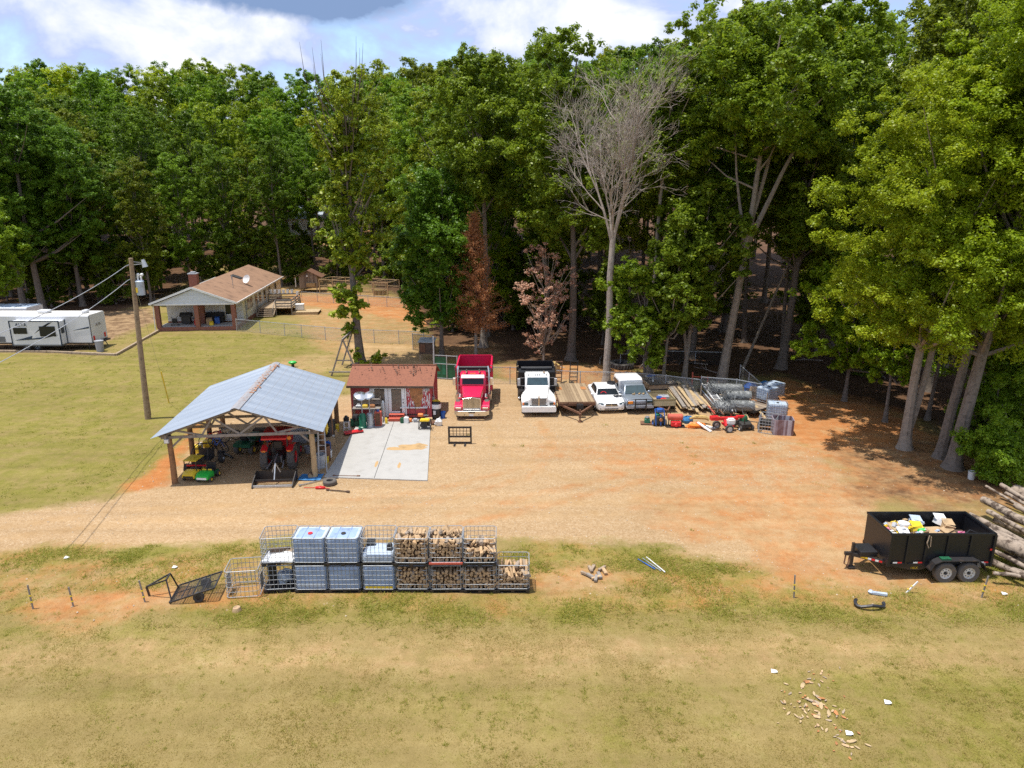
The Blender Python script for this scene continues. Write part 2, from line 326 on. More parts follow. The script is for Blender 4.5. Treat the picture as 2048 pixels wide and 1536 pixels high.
# ---------------------------------------------------------------- the ground: one sheet, its covers told apart by what grows or lies there
def poly_px(*pts): return np.array([tuple(G(a, b))[:2] for a, b in pts])
def sdf(P, X, Y):
    d = np.full(X.shape, 1e9); ins = np.zeros(X.shape, bool); n = len(P)
    for i in range(n):
        ax, ay = P[i]; bx, by = P[(i + 1) % n]; ex, ey = bx - ax, by - ay
        t = np.clip(((X - ax) * ex + (Y - ay) * ey) / (ex * ex + ey * ey + 1e-9), 0, 1)
        d = np.minimum(d, np.hypot(X - ax - t * ex, Y - ay - t * ey))
        if by != ay:
            c = ((ay > Y) != (by > Y)) & (X < (bx - ax) * (Y - ay) / (by - ay) + ax); ins ^= c
    return np.where(ins, d, -d)
def vnoise(X, Y, s, seed):
    g = np.random.default_rng(seed).random((128, 128)); x = X * s; y = Y * s
    xi = np.floor(x).astype(int); yi = np.floor(y).astype(int); fx = x - xi; fy = y - yi; fx = fx * fx * (3 - 2 * fx); fy = fy * fy * (3 - 2 * fy)
    a = g[xi % 128, yi % 128]; b = g[(xi + 1) % 128, yi % 128]; c = g[xi % 128, (yi + 1) % 128]; d = g[(xi + 1) % 128, (yi + 1) % 128]
    return (a * (1 - fx) + b * fx) * (1 - fy) + (c * (1 - fx) + d * fx) * fy
def fnoise(X, Y, s, seed): return (vnoise(X, Y, s, seed) + .5 * vnoise(X, Y, s * 2.1, seed + 1) + .25 * vnoise(X, Y, s * 4.3, seed + 2)) / 1.75
xs = np.concatenate([[-3000, -1200, -500, -250, -150, -110], np.arange(-85, -30, .7), np.arange(-30, 32, .3), np.arange(32, 70, .8), [80, 110, 150, 250, 500, 1200, 3000]])
ys = np.concatenate([[-300, -60, 0, 8], np.arange(12, 50, .3), np.arange(50, 80, .4), np.arange(80, 140, .8), np.arange(140, 260, 4), [280, 330, 450, 700, 1300, 3500]])
GX, GY = np.meshgrid(xs, ys, indexing='ij')
NB = (fnoise(GX, GY, .35, 1) - .5) * 2.2 + (fnoise(GX, GY, 1.1, 5) - .5) * 1.0
# channels: 0 green grass, 1 dry grass, 2 gravel, 3 orange clay, 4 tan sand, 5 leaf litter
WT = np.zeros((6,) + GX.shape); _g = np.clip(fnoise(GX, GY, .16, 71) * 1.5 - .42 + (fnoise(GX * .12, GY, .45, 81) - .5) * 1.3, .06, .9); WT[0] = _g; WT[1] = 1 - _g
def cover(P, w, soft=.7, rough=1.0, mul=1.0):
    k = np.clip((sdf(P, GX, GY) + NB * rough) / soft + .5, 0, 1) * mul
    for i in range(6): WT[i] = WT[i] * (1 - k) + w.get(i, 0) * k
Z_BACK = poly_px((-300, 652), (100, 640), (250, 626), (310, 602), (345, 585), (420, 545), (600, 545), (700, 560), (790, 590), (830, 640), (850, 690), (890, 715), (1000, 726), (1160, 727), (1260, 742), (1400, 765), (1560, 752), (1700, 800), (1800, 830), (1880, 880), (1960, 960), (2200, 1040))
FOREST = np.vstack([Z_BACK, [[900, 60], [900, 2500], [-900, 2500], [-900, 82]]])
STRIP = poly_px((-300, 1110), (300, 1105), (520, 1085), (1060, 1080), (1250, 1098), (1520, 1098), (1700, 1140), (2300, 1180), (2300, 1205), (1700, 1222), (1060, 1225), (500, 1230), (200, 1235), (-300, 1240))
YARD = poly_px((-400, 1110), (-400, 1060), (0, 1035), (130, 1005), (250, 985), (330, 962), (405, 868), (440, 800), (520, 770), (690, 790), (720, 780), (860, 770), (870, 752), (1000, 757), (1150, 770), (1250, 790), (1400, 800), (1480, 800), (1560, 845), (1640, 900), (1700, 960), (1750, 1040), (1700, 1120), (1520, 1100), (1250, 1098), (1060, 1080), (520, 1088), (200, 1110))
cover(FOREST, {5: 1.0}, 2.0, 1.2)
cover(poly_px((540, 552), (700, 566), (800, 600), (860, 690), (880, 730), (860, 765), (740, 760), (700, 720), (640, 700), (600, 640), (560, 600)), {1: .5, 4: .35, 3: .15}, 2, 1.2)
cover(poly_px((590, 590), (800, 598), (860, 640), (850, 655), (720, 622), (600, 612)), {3: .75, 4: .25}, 1.2, 1)
cover(poly_px((690, 690), (800, 685), (880, 715), (870, 755), (760, 752), (700, 735)), {4: .85, 1: .15}, 1, 1.2)
cover(poly_px((860, 690), (1000, 690), (1010, 718), (870, 718)), {4: .4, 3: .2, 5: .4}, 1.5, 1.2)
cover(poly_px((1000, 735), (1100, 728), (1260, 740), (1330, 775), (1150, 772), (1000, 758)), {3: .5, 4: .35, 1: .15}, 1, 1)
cover(poly_px((-200, 690), (90, 712), (240, 712), (330, 668), (480, 666), (600, 680), (690, 720), (690, 770), (520, 770), (440, 800), (400, 868), (320, 955), (250, 985), (130, 1005), (0, 1035), (-500, 1070), (-900, 900)), {0: .62, 1: .38}, 1, .6)
cover(poly_px((560, 715), (680, 706), (720, 730), (640, 750), (560, 735)), {1: .5, 4: .4, 0: .1}, 1.5, 1.2)
cover(YARD, {2: 1.0}, .8, .9)
cover(STRIP, {0: .33, 1: .22, 3: .2, 4: .25}, .8, 1.2)
cover(poly_px((330, 972), (350, 930), (420, 830), (445, 790), (415, 800), (375, 870), (320, 925), (245, 975), (225, 990)), {3: 1.0}, .7, .55)
cover(poly_px((1480, 790), (1560, 760), (1680, 790), (1850, 840), (1900, 900), (1800, 960), (1700, 990), (1690, 930), (1600, 900), (1500, 850)), {3: .82, 4: .18}, 1.5, 1.2)
cover(poly_px((1100, 890), (1500, 850), (1720, 930), (1700, 1010), (1350, 960), (1120, 915)), {3: .4, 2: .48, 4: .12}, 3, 2, .75)
cover(poly_px((1290, 990), (1690, 960), (1720, 1140), (1960, 1190), (2200, 1200), (1700, 1205), (1520, 1120), (1300, 1060)), {4: .5, 3: .35, 2: .15}, 1.2, 1.2)
cover(poly_px((60, 1190), (330, 1180), (520, 1190), (330, 1225), (150, 1250), (40, 1235)), {3: .55, 4: .35, 0: .1}, .8, .8)
cover(poly_px((1330, 1150), (1650, 1160), (1700, 1205), (1400, 1205)), {3: .5, 4: .35, 0: .15}, .8, 1.)
cover(poly_px((1060, 1130), (1280, 1150), (1260, 1185), (1065, 1180)), {3: .25, 4: .5, 1: .25}, .8, 1.)
cover(poly_px((1690, 900), (1860, 880), (2100, 960), (2200, 1060), (1960, 1010), (1720, 1000)), {5: .45, 4: .33, 3: .22}, 1.5, 1.4)
cover(poly_px((1240, 1100), (1330, 1094), (1480, 1092), (1480, 1112), (1340, 1116)), {2: .9, 4: .1}, .5, .8)
cover(poly_px((600, 488), (760, 488), (780, 518), (590, 518)), {4: .8, 3: .2}, 6, 2)
cover(poly_px((90, 702), (150, 705), (200, 690), (320, 640), (300, 615), (200, 625), (60, 640), (-200, 640), (-200, 705)), {2: .5, 5: .5}, 1, .4)
def path(pts, hw, w, mul=.6, soft=.35):
    P = [tuple(G(*q))[:2] for q in pts]; dd = np.full(GX.shape, 1e9)
    for (ax, ay), (bx, by) in zip(P, P[1:]):
        ex, ey = bx - ax, by - ay; t = np.clip(((GX - ax) * ex + (GY - ay) * ey) / (ex * ex + ey * ey), 0, 1); dd = np.minimum(dd, np.hypot(GX - ax - t * ex, GY - ay - t * ey))
    k = np.clip((hw - dd + NB * .12) / soft + .5, 0, 1) * mul
    for i in range(6): WT[i] = WT[i] * (1 - k) + w.get(i, 0) * k
for off in (0, 24):        # wheel tracks sweeping through the yard
    path([(-100, 1068 + off), (250, 1020 + off), (560, 1006 + off), (900, 1000 + off), (1300, 1008 + off), (1560, 1060 + off), (1700, 1108 + off)], .28, {4: .85, 2: .15}, .55)
    path([(560, 1012 + off), (850, 985 + off), (1060, 930 + off), (1110, 880 + off * .7), (1080, 845)], .25, {4: .7, 3: .3}, .5)
    path([(900, 1030 + off), (1180, 965 + off), (1420, 905 + off), (1570, 880 + off), (1720, 850 + off)], .28, {4: .5, 3: .5}, .5)
    path([(980, 850), (985 + off, 890), (1040 + off, 940), (1200, 965 + off * .5), (1420, 985 + off)], .22, {4: 1}, .45)
    path([(-200, 1296 + off * 1.3), (500, 1292 + off * 1.3), (1100, 1300 + off * 1.3), (1700, 1292 + off * 1.3), (2300, 1300 + off * 1.3)], .55, {4: .45, 1: .55}, .75, 1.0)
for pts_, hw_ in (([(430, 1222), (1060, 1222), (1300, 1232), (1700, 1218), (2150, 1205)], .75), ([(1060, 1112), (1250, 1106), (1480, 1150)], .8), ([(60, 1118), (300, 1106), (520, 1098)], .4), ([(1250, 1175), (1600, 1190), (1850, 1185)], .35)): path(pts_, hw_, {0: .8, 1: .2}, .55, 1.3)
for yb, hw in ((1250, .35), (1345, .3), (1405, .4), (1470, .35)): path([(-200, yb), (700, yb + 12), (1400, yb - 6), (2300, yb + 8)], hw, {1: 1}, .55, .9)
fz = np.vectorize(gz)(GX, GY)
bare = 1 - WT[2]
lump = (fnoise(GX, GY, .9, 21) - .5) * .10 + (fnoise(GX, GY, .25, 31) - .5) * .18
GZ = fz + np.where((GY > 8) & (GY < 130), lump * (.25 + .5 * bare), 0)
mnd = sdf(poly_px((90, 1205), (330, 1190), (330, 1215), (150, 1242)), GX, GY); GZ += np.clip(mnd + .5, 0, 1) * .16 * fnoise(GX, GY, 1.6, 41)
def flat(P, z=0., soft=.6):
    global GZ
    k = np.clip(sdf(P, GX, GY) / soft + 1, 0, 1); GZ = GZ * (1 - k) + z * k
PAD = poly_px((648, 955), (855, 962), (862, 838), (722, 838)); flat(PAD, -.02)
flat(np.array([(-17.5, 32.4), (-9.2, 33.3), (-10.2, 42.4), (-18.2, 41.7)]), 0)
nx, ny = GX.shape
co = np.stack([GX, GY, GZ], -1).reshape(-1, 3)
ii, jj = np.meshgrid(np.arange(nx - 1), np.arange(ny - 1), indexing='ij'); i0 = (ii * ny + jj).reshape(-1)
Q = np.stack([i0, i0 + ny, i0 + ny + 1, i0 + 1], -1)
def gm():
    m = bpy.data.materials.new('ground_cover'); m.use_nodes = True; t = m.node_tree; b = t.nodes['Principled BSDF']; lk = t.links.new
    geo = nd(t, 'ShaderNodeNewGeometry'); P = geo.outputs['Position']
    def noise(s, d=5, r=.6): n = nd(t, 'ShaderNodeTexNoise', i_Scale=s, i_Detail=d, i_Roughness=r); lk(P, n.inputs['Vector']); return n.outputs[0]
    nA, nB, nC, nD = noise(.45, 5), noise(2.6, 6, .7), noise(16., 5, .8), noise(.12, 3)
    a1 = nd(t, 'ShaderNodeAttribute', attribute_name='cover_a'); a2 = nd(t, 'ShaderNodeAttribute', attribute_name='cover_b')
    s1 = nd(t, 'ShaderNodeSeparateXYZ'); lk(a1.outputs['Vector'], s1.inputs[0]); s2 = nd(t, 'ShaderNodeSeparateXYZ'); lk(a2.outputs['Vector'], s2.inputs[0])
    vor = nd(t, 'ShaderNodeTexVoronoi', i_Scale=19.); lk(P, vor.inputs['Vector']); vr = nd(t, 'ShaderNodeSeparateXYZ'); lk(vor.outputs['Color'], vr.inputs[0])
    mixn = M(t, 'ADD', M(t, 'MULTIPLY', nB, .55), M(t, 'MULTIPLY', nC, .45))
    gmix = M(t, 'ADD', M(t, 'ADD', M(t, 'MULTIPLY', nB, .35), M(t, 'MULTIPLY', nC, .35)), M(t, 'MULTIPLY', nA, .3))
    cols = [ramp(t, gmix, [(.34, (.115, .122, .02)), (.5, (.19, .175, .030)), (.64, (.265, .225, .055))]),
            ramp(t, gmix, [(.34, (.215, .16, .055)), (.5, (.285, .21, .080)), (.66, (.36, .275, .118))]),
            ramp(t, M(t, 'ADD', M(t, 'MULTIPLY', mixn, .62), M(t, 'MULTIPLY', vr.outputs[0], .38)), [(.2, (.29, .185, .092)), (.45, (.405, .268, .14)), (.62, (.45, .31, .172)), (.82, (.54, .43, .29))]),
            ramp(t, gmix, [(.34, (.30, .10, .030)), (.5, (.44, .175, .055)), (.66, (.50, .25, .10))]),
            ramp(t, gmix, [(.34, (.28, .17, .075)), (.5, (.42, .27, .13)), (.66, (.52, .37, .21))]),
            ramp(t, gmix, [(.32, (.045, .026, .015)), (.5, (.115, .062, .033)), (.68, (.21, .12, .062))])]
    ws = [s1.outputs[0], s1.outputs[1], s1.outputs[2], s2.outputs[0], s2.outputs[1], s2.outputs[2]]
    acc = None; tot = None
    for k, (w, c) in enumerate(zip(ws, cols)):
        off = nd(t, 'ShaderNodeVectorMath', operation='ADD'); off.inputs[1].default_value = (37.7 * k, 11.3 * k, 0); lk(P, off.inputs[0])
        n = nd(t, 'ShaderNodeTexNoise', i_Scale=.9, i_Detail=7, i_Roughness=.72); lk(off.outputs[0], n.inputs['Vector'])
        e = M(t, 'MULTIPLY', w, M(t, 'POWER', M(t, 'MULTIPLY', n.outputs[0], 2.), 5.0))
        sc = nd(t, 'ShaderNodeVectorMath', operation='SCALE'); lk(c, sc.inputs[0]); lk(e, sc.inputs['Scale'])
        if acc is None: acc, tot = sc.outputs[0], e
        else:
            ad = nd(t, 'ShaderNodeVectorMath', operation='ADD'); lk(acc, ad.inputs[0]); lk(sc.outputs[0], ad.inputs[1]); acc = ad.outputs[0]; tot = M(t, 'ADD', tot, e)
    fin = nd(t, 'ShaderNodeVectorMath', operation='SCALE'); lk(acc, fin.inputs[0]); lk(M(t, 'DIVIDE', 1., M(t, 'ADD', tot, 1e-4)), fin.inputs['Scale'])
    # mown lanes and wheel tracks run across the yard and the field
    st = nd(t, 'ShaderNodeVectorMath', operation='MULTIPLY'); st.inputs[1].default_value = (.05, 1.1, 1); lk(P, st.inputs[0])
    nS = nd(t, 'ShaderNodeTexNoise', i_Scale=1., i_Detail=4, i_Roughness=.6); lk(st.outputs[0], nS.inputs['Vector'])
    var = M(t, 'ADD', M(t, 'ADD', .56, M(t, 'MULTIPLY', nS.outputs[0], .46)), M(t, 'MULTIPLY', nD, .28))
    fs = nd(t, 'ShaderNodeVectorMath', operation='SCALE'); lk(fin.outputs[0], fs.inputs[0]); lk(var, fs.inputs['Scale'])
    lk(fs.outputs[0], b.inputs['Base Color']); b.inputs['Roughness'].default_value = .95; b.inputs['Specular IOR Level'].default_value = .15
    hb = M(t, 'ADD', M(t, 'MULTIPLY', nB, .6), M(t, 'ADD', M(t, 'MULTIPLY', nC, .5), M(t, 'MULTIPLY', vor.outputs['Distance'], .3)))
    bp = nd(t, 'ShaderNodeBump', i_Strength=.75, i_Distance=.07); lk(hb, bp.inputs['Height']); lk(bp.outputs[0], b.inputs['Normal'])
    return m
MATS['ground'] = gm()
zone = np.full(Q.shape[0], 0); fcw = WT.reshape(6, -1)[:, Q].mean(-1); cyy = GY.reshape(-1)[Q].mean(-1); cxx = GX.reshape(-1)[Q].mean(-1)
dom = fcw.argmax(0); grass = fcw[0] + fcw[1]
zone[grass >= .5] = 1; zone[(fcw[2] > .5)] = 2; zone[fcw[5] > .5] = 3
zone[(zone == 1) & (cyy > 26)] = 4
for zi, nm in ((0, 'dirt_ground'), (1, 'grass_field'), (2, 'gravel_yard'), (3, 'forest_floor'), (4, 'lawn')):
    q = Q[zone == zi]
    if not len(q): continue
    u, inv = np.unique(q, return_inverse=True); inv = inv.reshape(q.shape)
    me = bpy.data.meshes.new(nm); me.vertices.add(len(u)); me.vertices.foreach_set('co', co[u].astype(np.float32).ravel())
    me.loops.add(q.size); me.loops.foreach_set('vertex_index', inv.astype(np.int32).ravel())
    me.polygons.add(len(q)); me.polygons.foreach_set('loop_start', np.arange(0, q.size, 4, dtype=np.int32)); me.update(calc_edges=True)
    for an, ch in (('cover_a', (0, 1, 2)), ('cover_b', (3, 4, 5))):
        at = me.attributes.new(an, 'FLOAT_VECTOR', 'POINT'); at.data.foreach_set('vector', np.stack([WT[c].reshape(-1)[u] for c in ch], -1).astype(np.float32).ravel())
    me.materials.append(MATS['ground']); me.shade_smooth()
    o = bpy.data.objects.new(nm, me); COL.objects.link(o); o['kind'] = 'structure'
def cover_at(x, y):
    i = int(np.clip(np.searchsorted(xs, x), 0, nx - 1)); j = int(np.clip(np.searchsorted(ys, y), 0, ny - 1)); return WT[:, i, j], GZ[i, j]

# ---------------------------------------------------------------- trees
def leaf_mat(name, c1, c2, c3, trans=.3, gloss=.5):
    m = bpy.data.materials.new(name); m.use_nodes = True; t = m.node_tree; b = t.nodes['Principled BSDF']; lk = t.links.new
    geo = nd(t, 'ShaderNodeNewGeometry'); oi = nd(t, 'ShaderNodeObjectInfo'); tc_ = nd(t, 'ShaderNodeTexCoord')
    n = nd(t, 'ShaderNodeTexNoise', i_Scale=.35, i_Detail=3); lk(tc_.outputs['Object'], n.inputs['Vector'])
    f = M(t, 'ADD', M(t, 'MULTIPLY', geo.outputs['Random Per Island'], .5), M(t, 'MULTIPLY', n.outputs[0], .5))
    c = ramp(t, f, [(.2, c1), (.5, c2), (.78, c3)])
    mu = nd(t, 'ShaderNodeMix', data_type='RGBA', blend_type='MULTIPLY'); mu.inputs[0].default_value = 1; lk(c, mu.inputs[6]); lk(oi.outputs['Color'], mu.inputs[7])
    lk(mu.outputs[2], b.inputs['Base Color']); b.inputs['Roughness'].default_value = .42; b.inputs['Specular IOR Level'].default_value = gloss
    tl = nd(t, 'ShaderNodeBsdfTranslucent'); lk(mu.outputs[2], tl.inputs[0]); mxs = nd(t, 'ShaderNodeMixShader', i_0=trans)
    lk(b.outputs[0], mxs.inputs[1]); lk(tl.outputs[0], mxs.inputs[2]); lk(mxs.outputs[0], t.nodes['Material Output'].inputs[0]); MATS[name] = m
leaf_mat('leaves', (.125, .19, .014), (.20, .285, .018), (.31, .385, .026), .48, .3)
leaf_mat('leaves_yellow', (.19, .255, .008), (.30, .385, .014), (.42, .47, .024), .48, .3)
leaf_mat('leaves_ivy', (.12, .18, .012), (.21, .29, .02), (.34, .38, .035), .42, .35)
leaf_mat('leaves_rust', (.30, .115, .05), (.46, .20, .085), (.58, .30, .14), .35, .2)
leaf_mat('leaves_brown', (.42, .24, .16), (.56, .37, .26), (.68, .48, .36), .4, .2)
leaf_mat('grass_blades', (.24, .21, .035), (.37, .29, .08), (.50, .39, .14), .5, .15)
leaf_mat('weed_leaves', (.21, .24, .03), (.33, .34, .05), (.45, .41, .10), .5, .2)
def quads_mesh(name, C, Nn, a, b, matname, rng, kind='rhomb'):
    n = len(C); T = rng.normal(size=(n, 3)); T -= Nn * (T * Nn).sum(1, keepdims=True); T /= np.linalg.norm(T, axis=1, keepdims=True) + 1e-9
    B = np.cross(Nn, T); a = np.broadcast_to(a, n)[:, None]; b = np.broadcast_to(b, n)[:, None]
    V = np.stack([C + T * a, C + B * b, C - T * a, C - B * b], 1).reshape(-1, 3).astype(np.float32)
    return raw_quads(name, V, matname)
def raw_quads(name, V, matname, k=4):
    me = bpy.data.meshes.new(name); n = len(V) // k; me.vertices.add(len(V)); me.vertices.foreach_set('co', V.astype(np.float32).ravel())
    me.loops.add(len(V)); me.loops.foreach_set('vertex_index', np.arange(len(V), dtype=np.int32)); me.polygons.add(n); me.polygons.foreach_set('loop_start', np.arange(0, len(V), k, dtype=np.int32))
    me.update(calc_edges=True); me.materials.append(MATS[matname]); return me
def unit(v): return v / (np.linalg.norm(v, axis=-1, keepdims=True) + 1e-9)
def clump_leaves(cent, rad, nper, rng, flatn=.78, leaf=.2, up=.85):
    ns = 7; sub_d = unit(rng.normal(size=(len(cent), ns, 3))) * (rng.random((len(cent), ns, 1)) ** .5) * rad[:, None, None] * np.array([1.05, 1.05, flatn])
    sub_c = (cent[:, None, :] + sub_d).reshape(-1, 3); sub_r = np.repeat(rad, ns) * rng.uniform(.28, .52, len(cent) * ns); cent, rad = sub_c, sub_r
    k = rng.integers(0, len(cent), int(len(cent) * nper / ns)); n = len(k)
    d = unit(rng.normal(size=(n, 3))); r = rng.random(n) ** .42
    r = r * rng.uniform(.75, 1.25, n); d2 = d
    C = cent[k] + d2 * (r * rad[k])[:, None] * np.array([1, 1, flatn])
    Nn = unit(d2 * .7 + np.array([0, 0, up]) + rng.normal(size=(n, 3)) * .45)
    s = leaf * rng.uniform(.65, 1.35, n); return C, Nn, s
def shape_r(t, kind):
    if kind == 'dome': return np.sqrt(np.clip(1 - (np.abs(t - .42) / .60) ** 2.2, .02, 1))
    if kind == 'cone': return np.clip((1 - t) ** .75 * (1 - np.exp(-t * 9)), .03, 1)
    if kind == 'spread': return np.clip(np.sqrt(np.clip(1 - ((t - .6) / .62) ** 2, 0, 1)), .03, 1)
    return np.clip(np.sqrt(np.clip(1 - ((t - .5) / .53) ** 2, 0, 1)) * .9, .05, 1)
def grow(seed, H, zb, Rr, ncl, nper, leaf, kind='dome', rt=.30, lean=(0, 0), fork=None, crad=(.8, 1.5), limbs=14, holes=.0, off=(0, 0), nside=7):
    """trunk mesh (with limbs) and the crown's leaf clumps, from the same skeleton"""
    rng = np.random.default_rng(seed); r2 = random.Random(seed); ncl = int(ncl * 1.9); nper = int(nper * (2.0 if leaf > .15 else 2.3)); leaf = leaf * (.54 if leaf > .15 else .48); crad = (crad[0] * .72, crad[1] * .80)
    mb = MB(); ax = lambda z: Vector((lean[0] * (z / H) ** 1.2 + .18 * math.sin(z * .25 + seed), lean[1] * (z / H) ** 1.2 + .18 * math.cos(z * .21 + seed * 2), z))
    lob = rng.uniform(0, 6.28, 4); la = rng.uniform(.1, .26, 4)
    t = rng.random(ncl * 4); keep = rng.random(ncl * 4) < (shape_r(t, kind) ** 1.3 + .05); t = t[keep][:ncl]; ncl = len(t)
    th = rng.uniform(0, 6.283, ncl); rr = shape_r(t, kind) * Rr * (1 + sum(a * np.sin((i + 2) * th + l + t * 5) for i, (a, l) in enumerate(zip(la, lob))))
    q = rng.random(ncl) ** .45; z = zb + t * (H - zb) + rng.normal(size=ncl) * .3
    axp = np.array([tuple(ax(v)) for v in z]); C = axp + np.stack([np.cos(th) * rr * q + off[0] * t, np.sin(th) * rr * q + off[1] * t, np.zeros(ncl)], -1)
    rad = rng.uniform(*crad, ncl) * (1 - .35 * np.clip(t - .7, 0, 1))
    if holes: k = rng.random(ncl) > holes; C, rad, t = C[k], rad[k], t[k]
    top = H * .93; zs = np.linspace(0, top, 9)
    rs = [rt * (1 - .86 * (v / top) ** .9) + (rt * .75 * max(0, 1 - v / 1.1) ** 2) for v in zs]
    zs = np.concatenate([[0, .35, .8], zs[1:]]); rs = [rt * 1.75, rt * 1.3, rt * 1.08] + rs[1:]
    mb.tube([ax(v) for v in zs], rs, nside + 2)
    if fork:
        for (z0, dx, dy, hh, fr) in fork:
            p0 = ax(z0); mb.tube([p0 + Vector((dx * s ** 1.15, dy * s ** 1.15, hh * s)) + Vector((.1 * math.sin(9 * s), .1 * math.cos(7 * s), 0)) for s in np.linspace(0, 1, 8)], [rt * fr * (1 - .8 * s) for s in np.linspace(0, 1, 8)], nside)
    for i in r2.sample(range(len(C)), min(limbs, len(C))):
        e = Vector(C[i]); zz = max(zb * .88, e.z - r2.uniform(.25, .5) * (H - zb) * .6 - 1); p0 = ax(min(zz, top * .9)); mid = p0.lerp(e, .5) + Vector((0, 0, -.4))
        f = 1 - zz / H; mb.tube([p0, mid, e], [rt * .42 * f + .02, rt * .25 * f + .02, .015], 5, cap=False)
    return mb, clump_leaves(C, rad, nper, rng, leaf=leaf)
def tree_things(mb, cr, loc, name, label, cat, lm, bark, tint=(1, 1, 1), yaw=0, group=None, seed=0):
    t = thing(name, label, cat, loc, yaw, group); mb.build('trunk', bark, t, smooth=True)
    C, Nn, s = cr; me = quads_mesh('crown', C, Nn, s, s * .62, lm, np.random.default_rng(seed)); o = bpy.data.objects.new('crown', me); COL.objects.link(o); o.parent = t; o.color = (*tint, 1); return t
def retint(t, tint):
    for ch in t.children:
        if ch.name.startswith('crown'): ch.color = (*tint, 1)

# -- the wood: eight grown trees, copied with their own turn, height and tint
PROTO = []
specs = [(28, 7.5, 4.6, 'dome', 'leaves'), (28, 9, 4.2, 'spread', 'leaves'), (28, 6, 5.0, 'dome', 'leaves'), (28, 8.5, 4.4, 'oval', 'leaves'),
         (28, 10.5, 4.8, 'spread', 'leaves'), (28, 6.5, 4.0, 'dome', 'leaves_yellow'), (28, 13, 4.6, 'spread', 'leaves'), (28, 5, 4.6, 'oval', 'leaves')]
for k, (H, zb, Rr, kd, lm) in enumerate(specs):
    mb, cr = grow(100 + k, H, zb, Rr, 84, 165, .23, kd, rt=.27, crad=(.85, 1.7))
    PROTO.append(tree_things(mb, cr, (0, 0, -500), 'forest_tree', None, 'tree', lm, 'bark', seed=k))
SMALL = []
for k, (H, zb, Rr, kd) in enumerate([(7, 1.2, 2.0, 'oval'), (9, 2.5, 2.4, 'dome'), (6, .6, 1.7, 'dome')]):
    mb, cr = grow(200 + k, H, zb, Rr, 34, 120, .19, kd, rt=.09, crad=(.55, 1.0), limbs=8)
    SMALL.append(tree_things(mb, cr, (0, 0, -500), 'understory_tree', None, 'tree', 'leaves', 'bark', seed=30 + k))
used = set()
def put(proto, x, y, sc, yaw, label, group, tint, zsc=1.):
    if proto in used: t = copy_tree(proto)
    else: t = proto; used.add(proto)
    t.location = (x, y, cover_at(x, y)[1] - .05); t.rotation_euler = (0, 0, yaw); t.scale = (sc, sc, sc * zsc)
    tag(t, label, 'tree', group); retint(t, tint); return t
edge = [(-95, 80), (-66, 82), (-57, 84.5), (-49, 86), (-45, 90), (-42, 98), (-36, 104), (-22, 109), (-14, 99), (-9.5, 84), (-6.5, 66.5), (6, 66), (9, 59.5), (16, 57.5), (24.5, 57.5), (28, 50), (30, 44), (34, 38), (38, 30), (60, 22)]
def edge_y(x):
    for (a, b), (c, d) in zip(edge, edge[1:]):
        if a <= x <= c: return b + (d - b) * (x - a) / (c - a)
    return 95 if x < 0 else 22
pts = []; rr_ = random.Random(5)
for _ in range(60000):
    y = rr_.uniform(30, 195); x = rr_.uniform(-.80 * y - 6, .80 * y + 6); dd = y - edge_y(x)
    if dd < 0 or dd > (95 if x < -6 else 105): continue
    if -.31 * y < x < -.185 * y and y > 126 and dd < 62: continue       # clearing seen between the trunks
    md = 5.2 if dd < 9 else (7.0 if dd < 30 else 8.8)
    if all((x - a) ** 2 + (y - b) ** 2 > md * md for a, b, _ in pts): pts.append((x, y, dd))
print('forest trees', len(pts))
def zone_name(x, y):
    if x < -.42 * y: return 'behind the travel trailer'
    if x < -.22 * y: return 'behind the brown-roofed house'
    if x < -.08 * y: return 'behind the ivy-covered tree'
    if x < .1 * y: return 'behind the two dump trucks'
    if x < .38 * y: return 'behind the parked cars and lumber'
    return 'beyond the orange clay'
for i, (x, y, dd) in enumerate(sorted(pts, key=lambda p: p[2])):
    z0 = cover_at(x, y)[1]
    elev = float(np.interp(x / y, [-.75, -.5, -.35, -.22, -.12, -.02, .08, .16, .22, .30, .45, .50, .56, .60], [.158, .158, .150, .138, .148, .165, .163, .178, .182, .212, .215, .178, .20, .32])) + .006 * math.sin(x * .4)
    if x < -.12 * y:                         # the wood climbs: low front trees, higher tops row by row behind
        k_ = min(1, max(0, dd) / 62) ** .8; elev = elev * k_ + (1 - k_) * (.068 + .05 * max(0, 1 + (x / y + .22) / .1) * (x > -.22 * y))
    Ht = CAM_H + y * elev * rr_.uniform(.90, 1.02) - z0
    if dd < 9: Ht *= rr_.uniform(.78, .98)
    Ht = min(max(Ht, 15), 36); k = rr_.randrange(8)
    if 10 < x < 27 and dd < 22: k = rr_.choice((4, 6))
    if x < -45 and rr_.random() < .5: k = rr_.choice((0, 2, 7))
    if y > 112 and x < -20: k = rr_.choice((k, k, k, k, 5))
    v = rr_.uniform(.72, 1.12); yel = rr_.random(); tint = (v * (1.12 if yel > .6 else .85), v, v * .9)
    if y > 112 and x < -20: tint = (tint[0] * 1.06, tint[1] * 1.14, tint[2] * .9)
    tone = 'yellowish green' if specs[k][4] == 'leaves_yellow' else ('deep green' if v < .9 else 'mid green')
    pos = 'at the wood edge' if dd < 9 else 'deep in the wood'
    put(PROTO[k], x, y, Ht / 28., rr_.uniform(0, 6.28), f'tall {tone} tree {pos} {zone_name(x, y)}', 'tall trees of the wood', tint)
us = []
for _ in range(6000):
    y = rr_.uniform(34, 128); x = rr_.uniform(-.72 * y, .72 * y); dd = y - edge_y(x)
    if dd < .5 or dd > 16 or (9 < x < 25 and dd < 10) or (-9 < x < 9 and dd < 3.5): continue
    if -.31 * y < x < -.185 * y and y > 120: continue
    if all((x - a) ** 2 + (y - b) ** 2 > 20 for a, b in us): us.append((x, y))
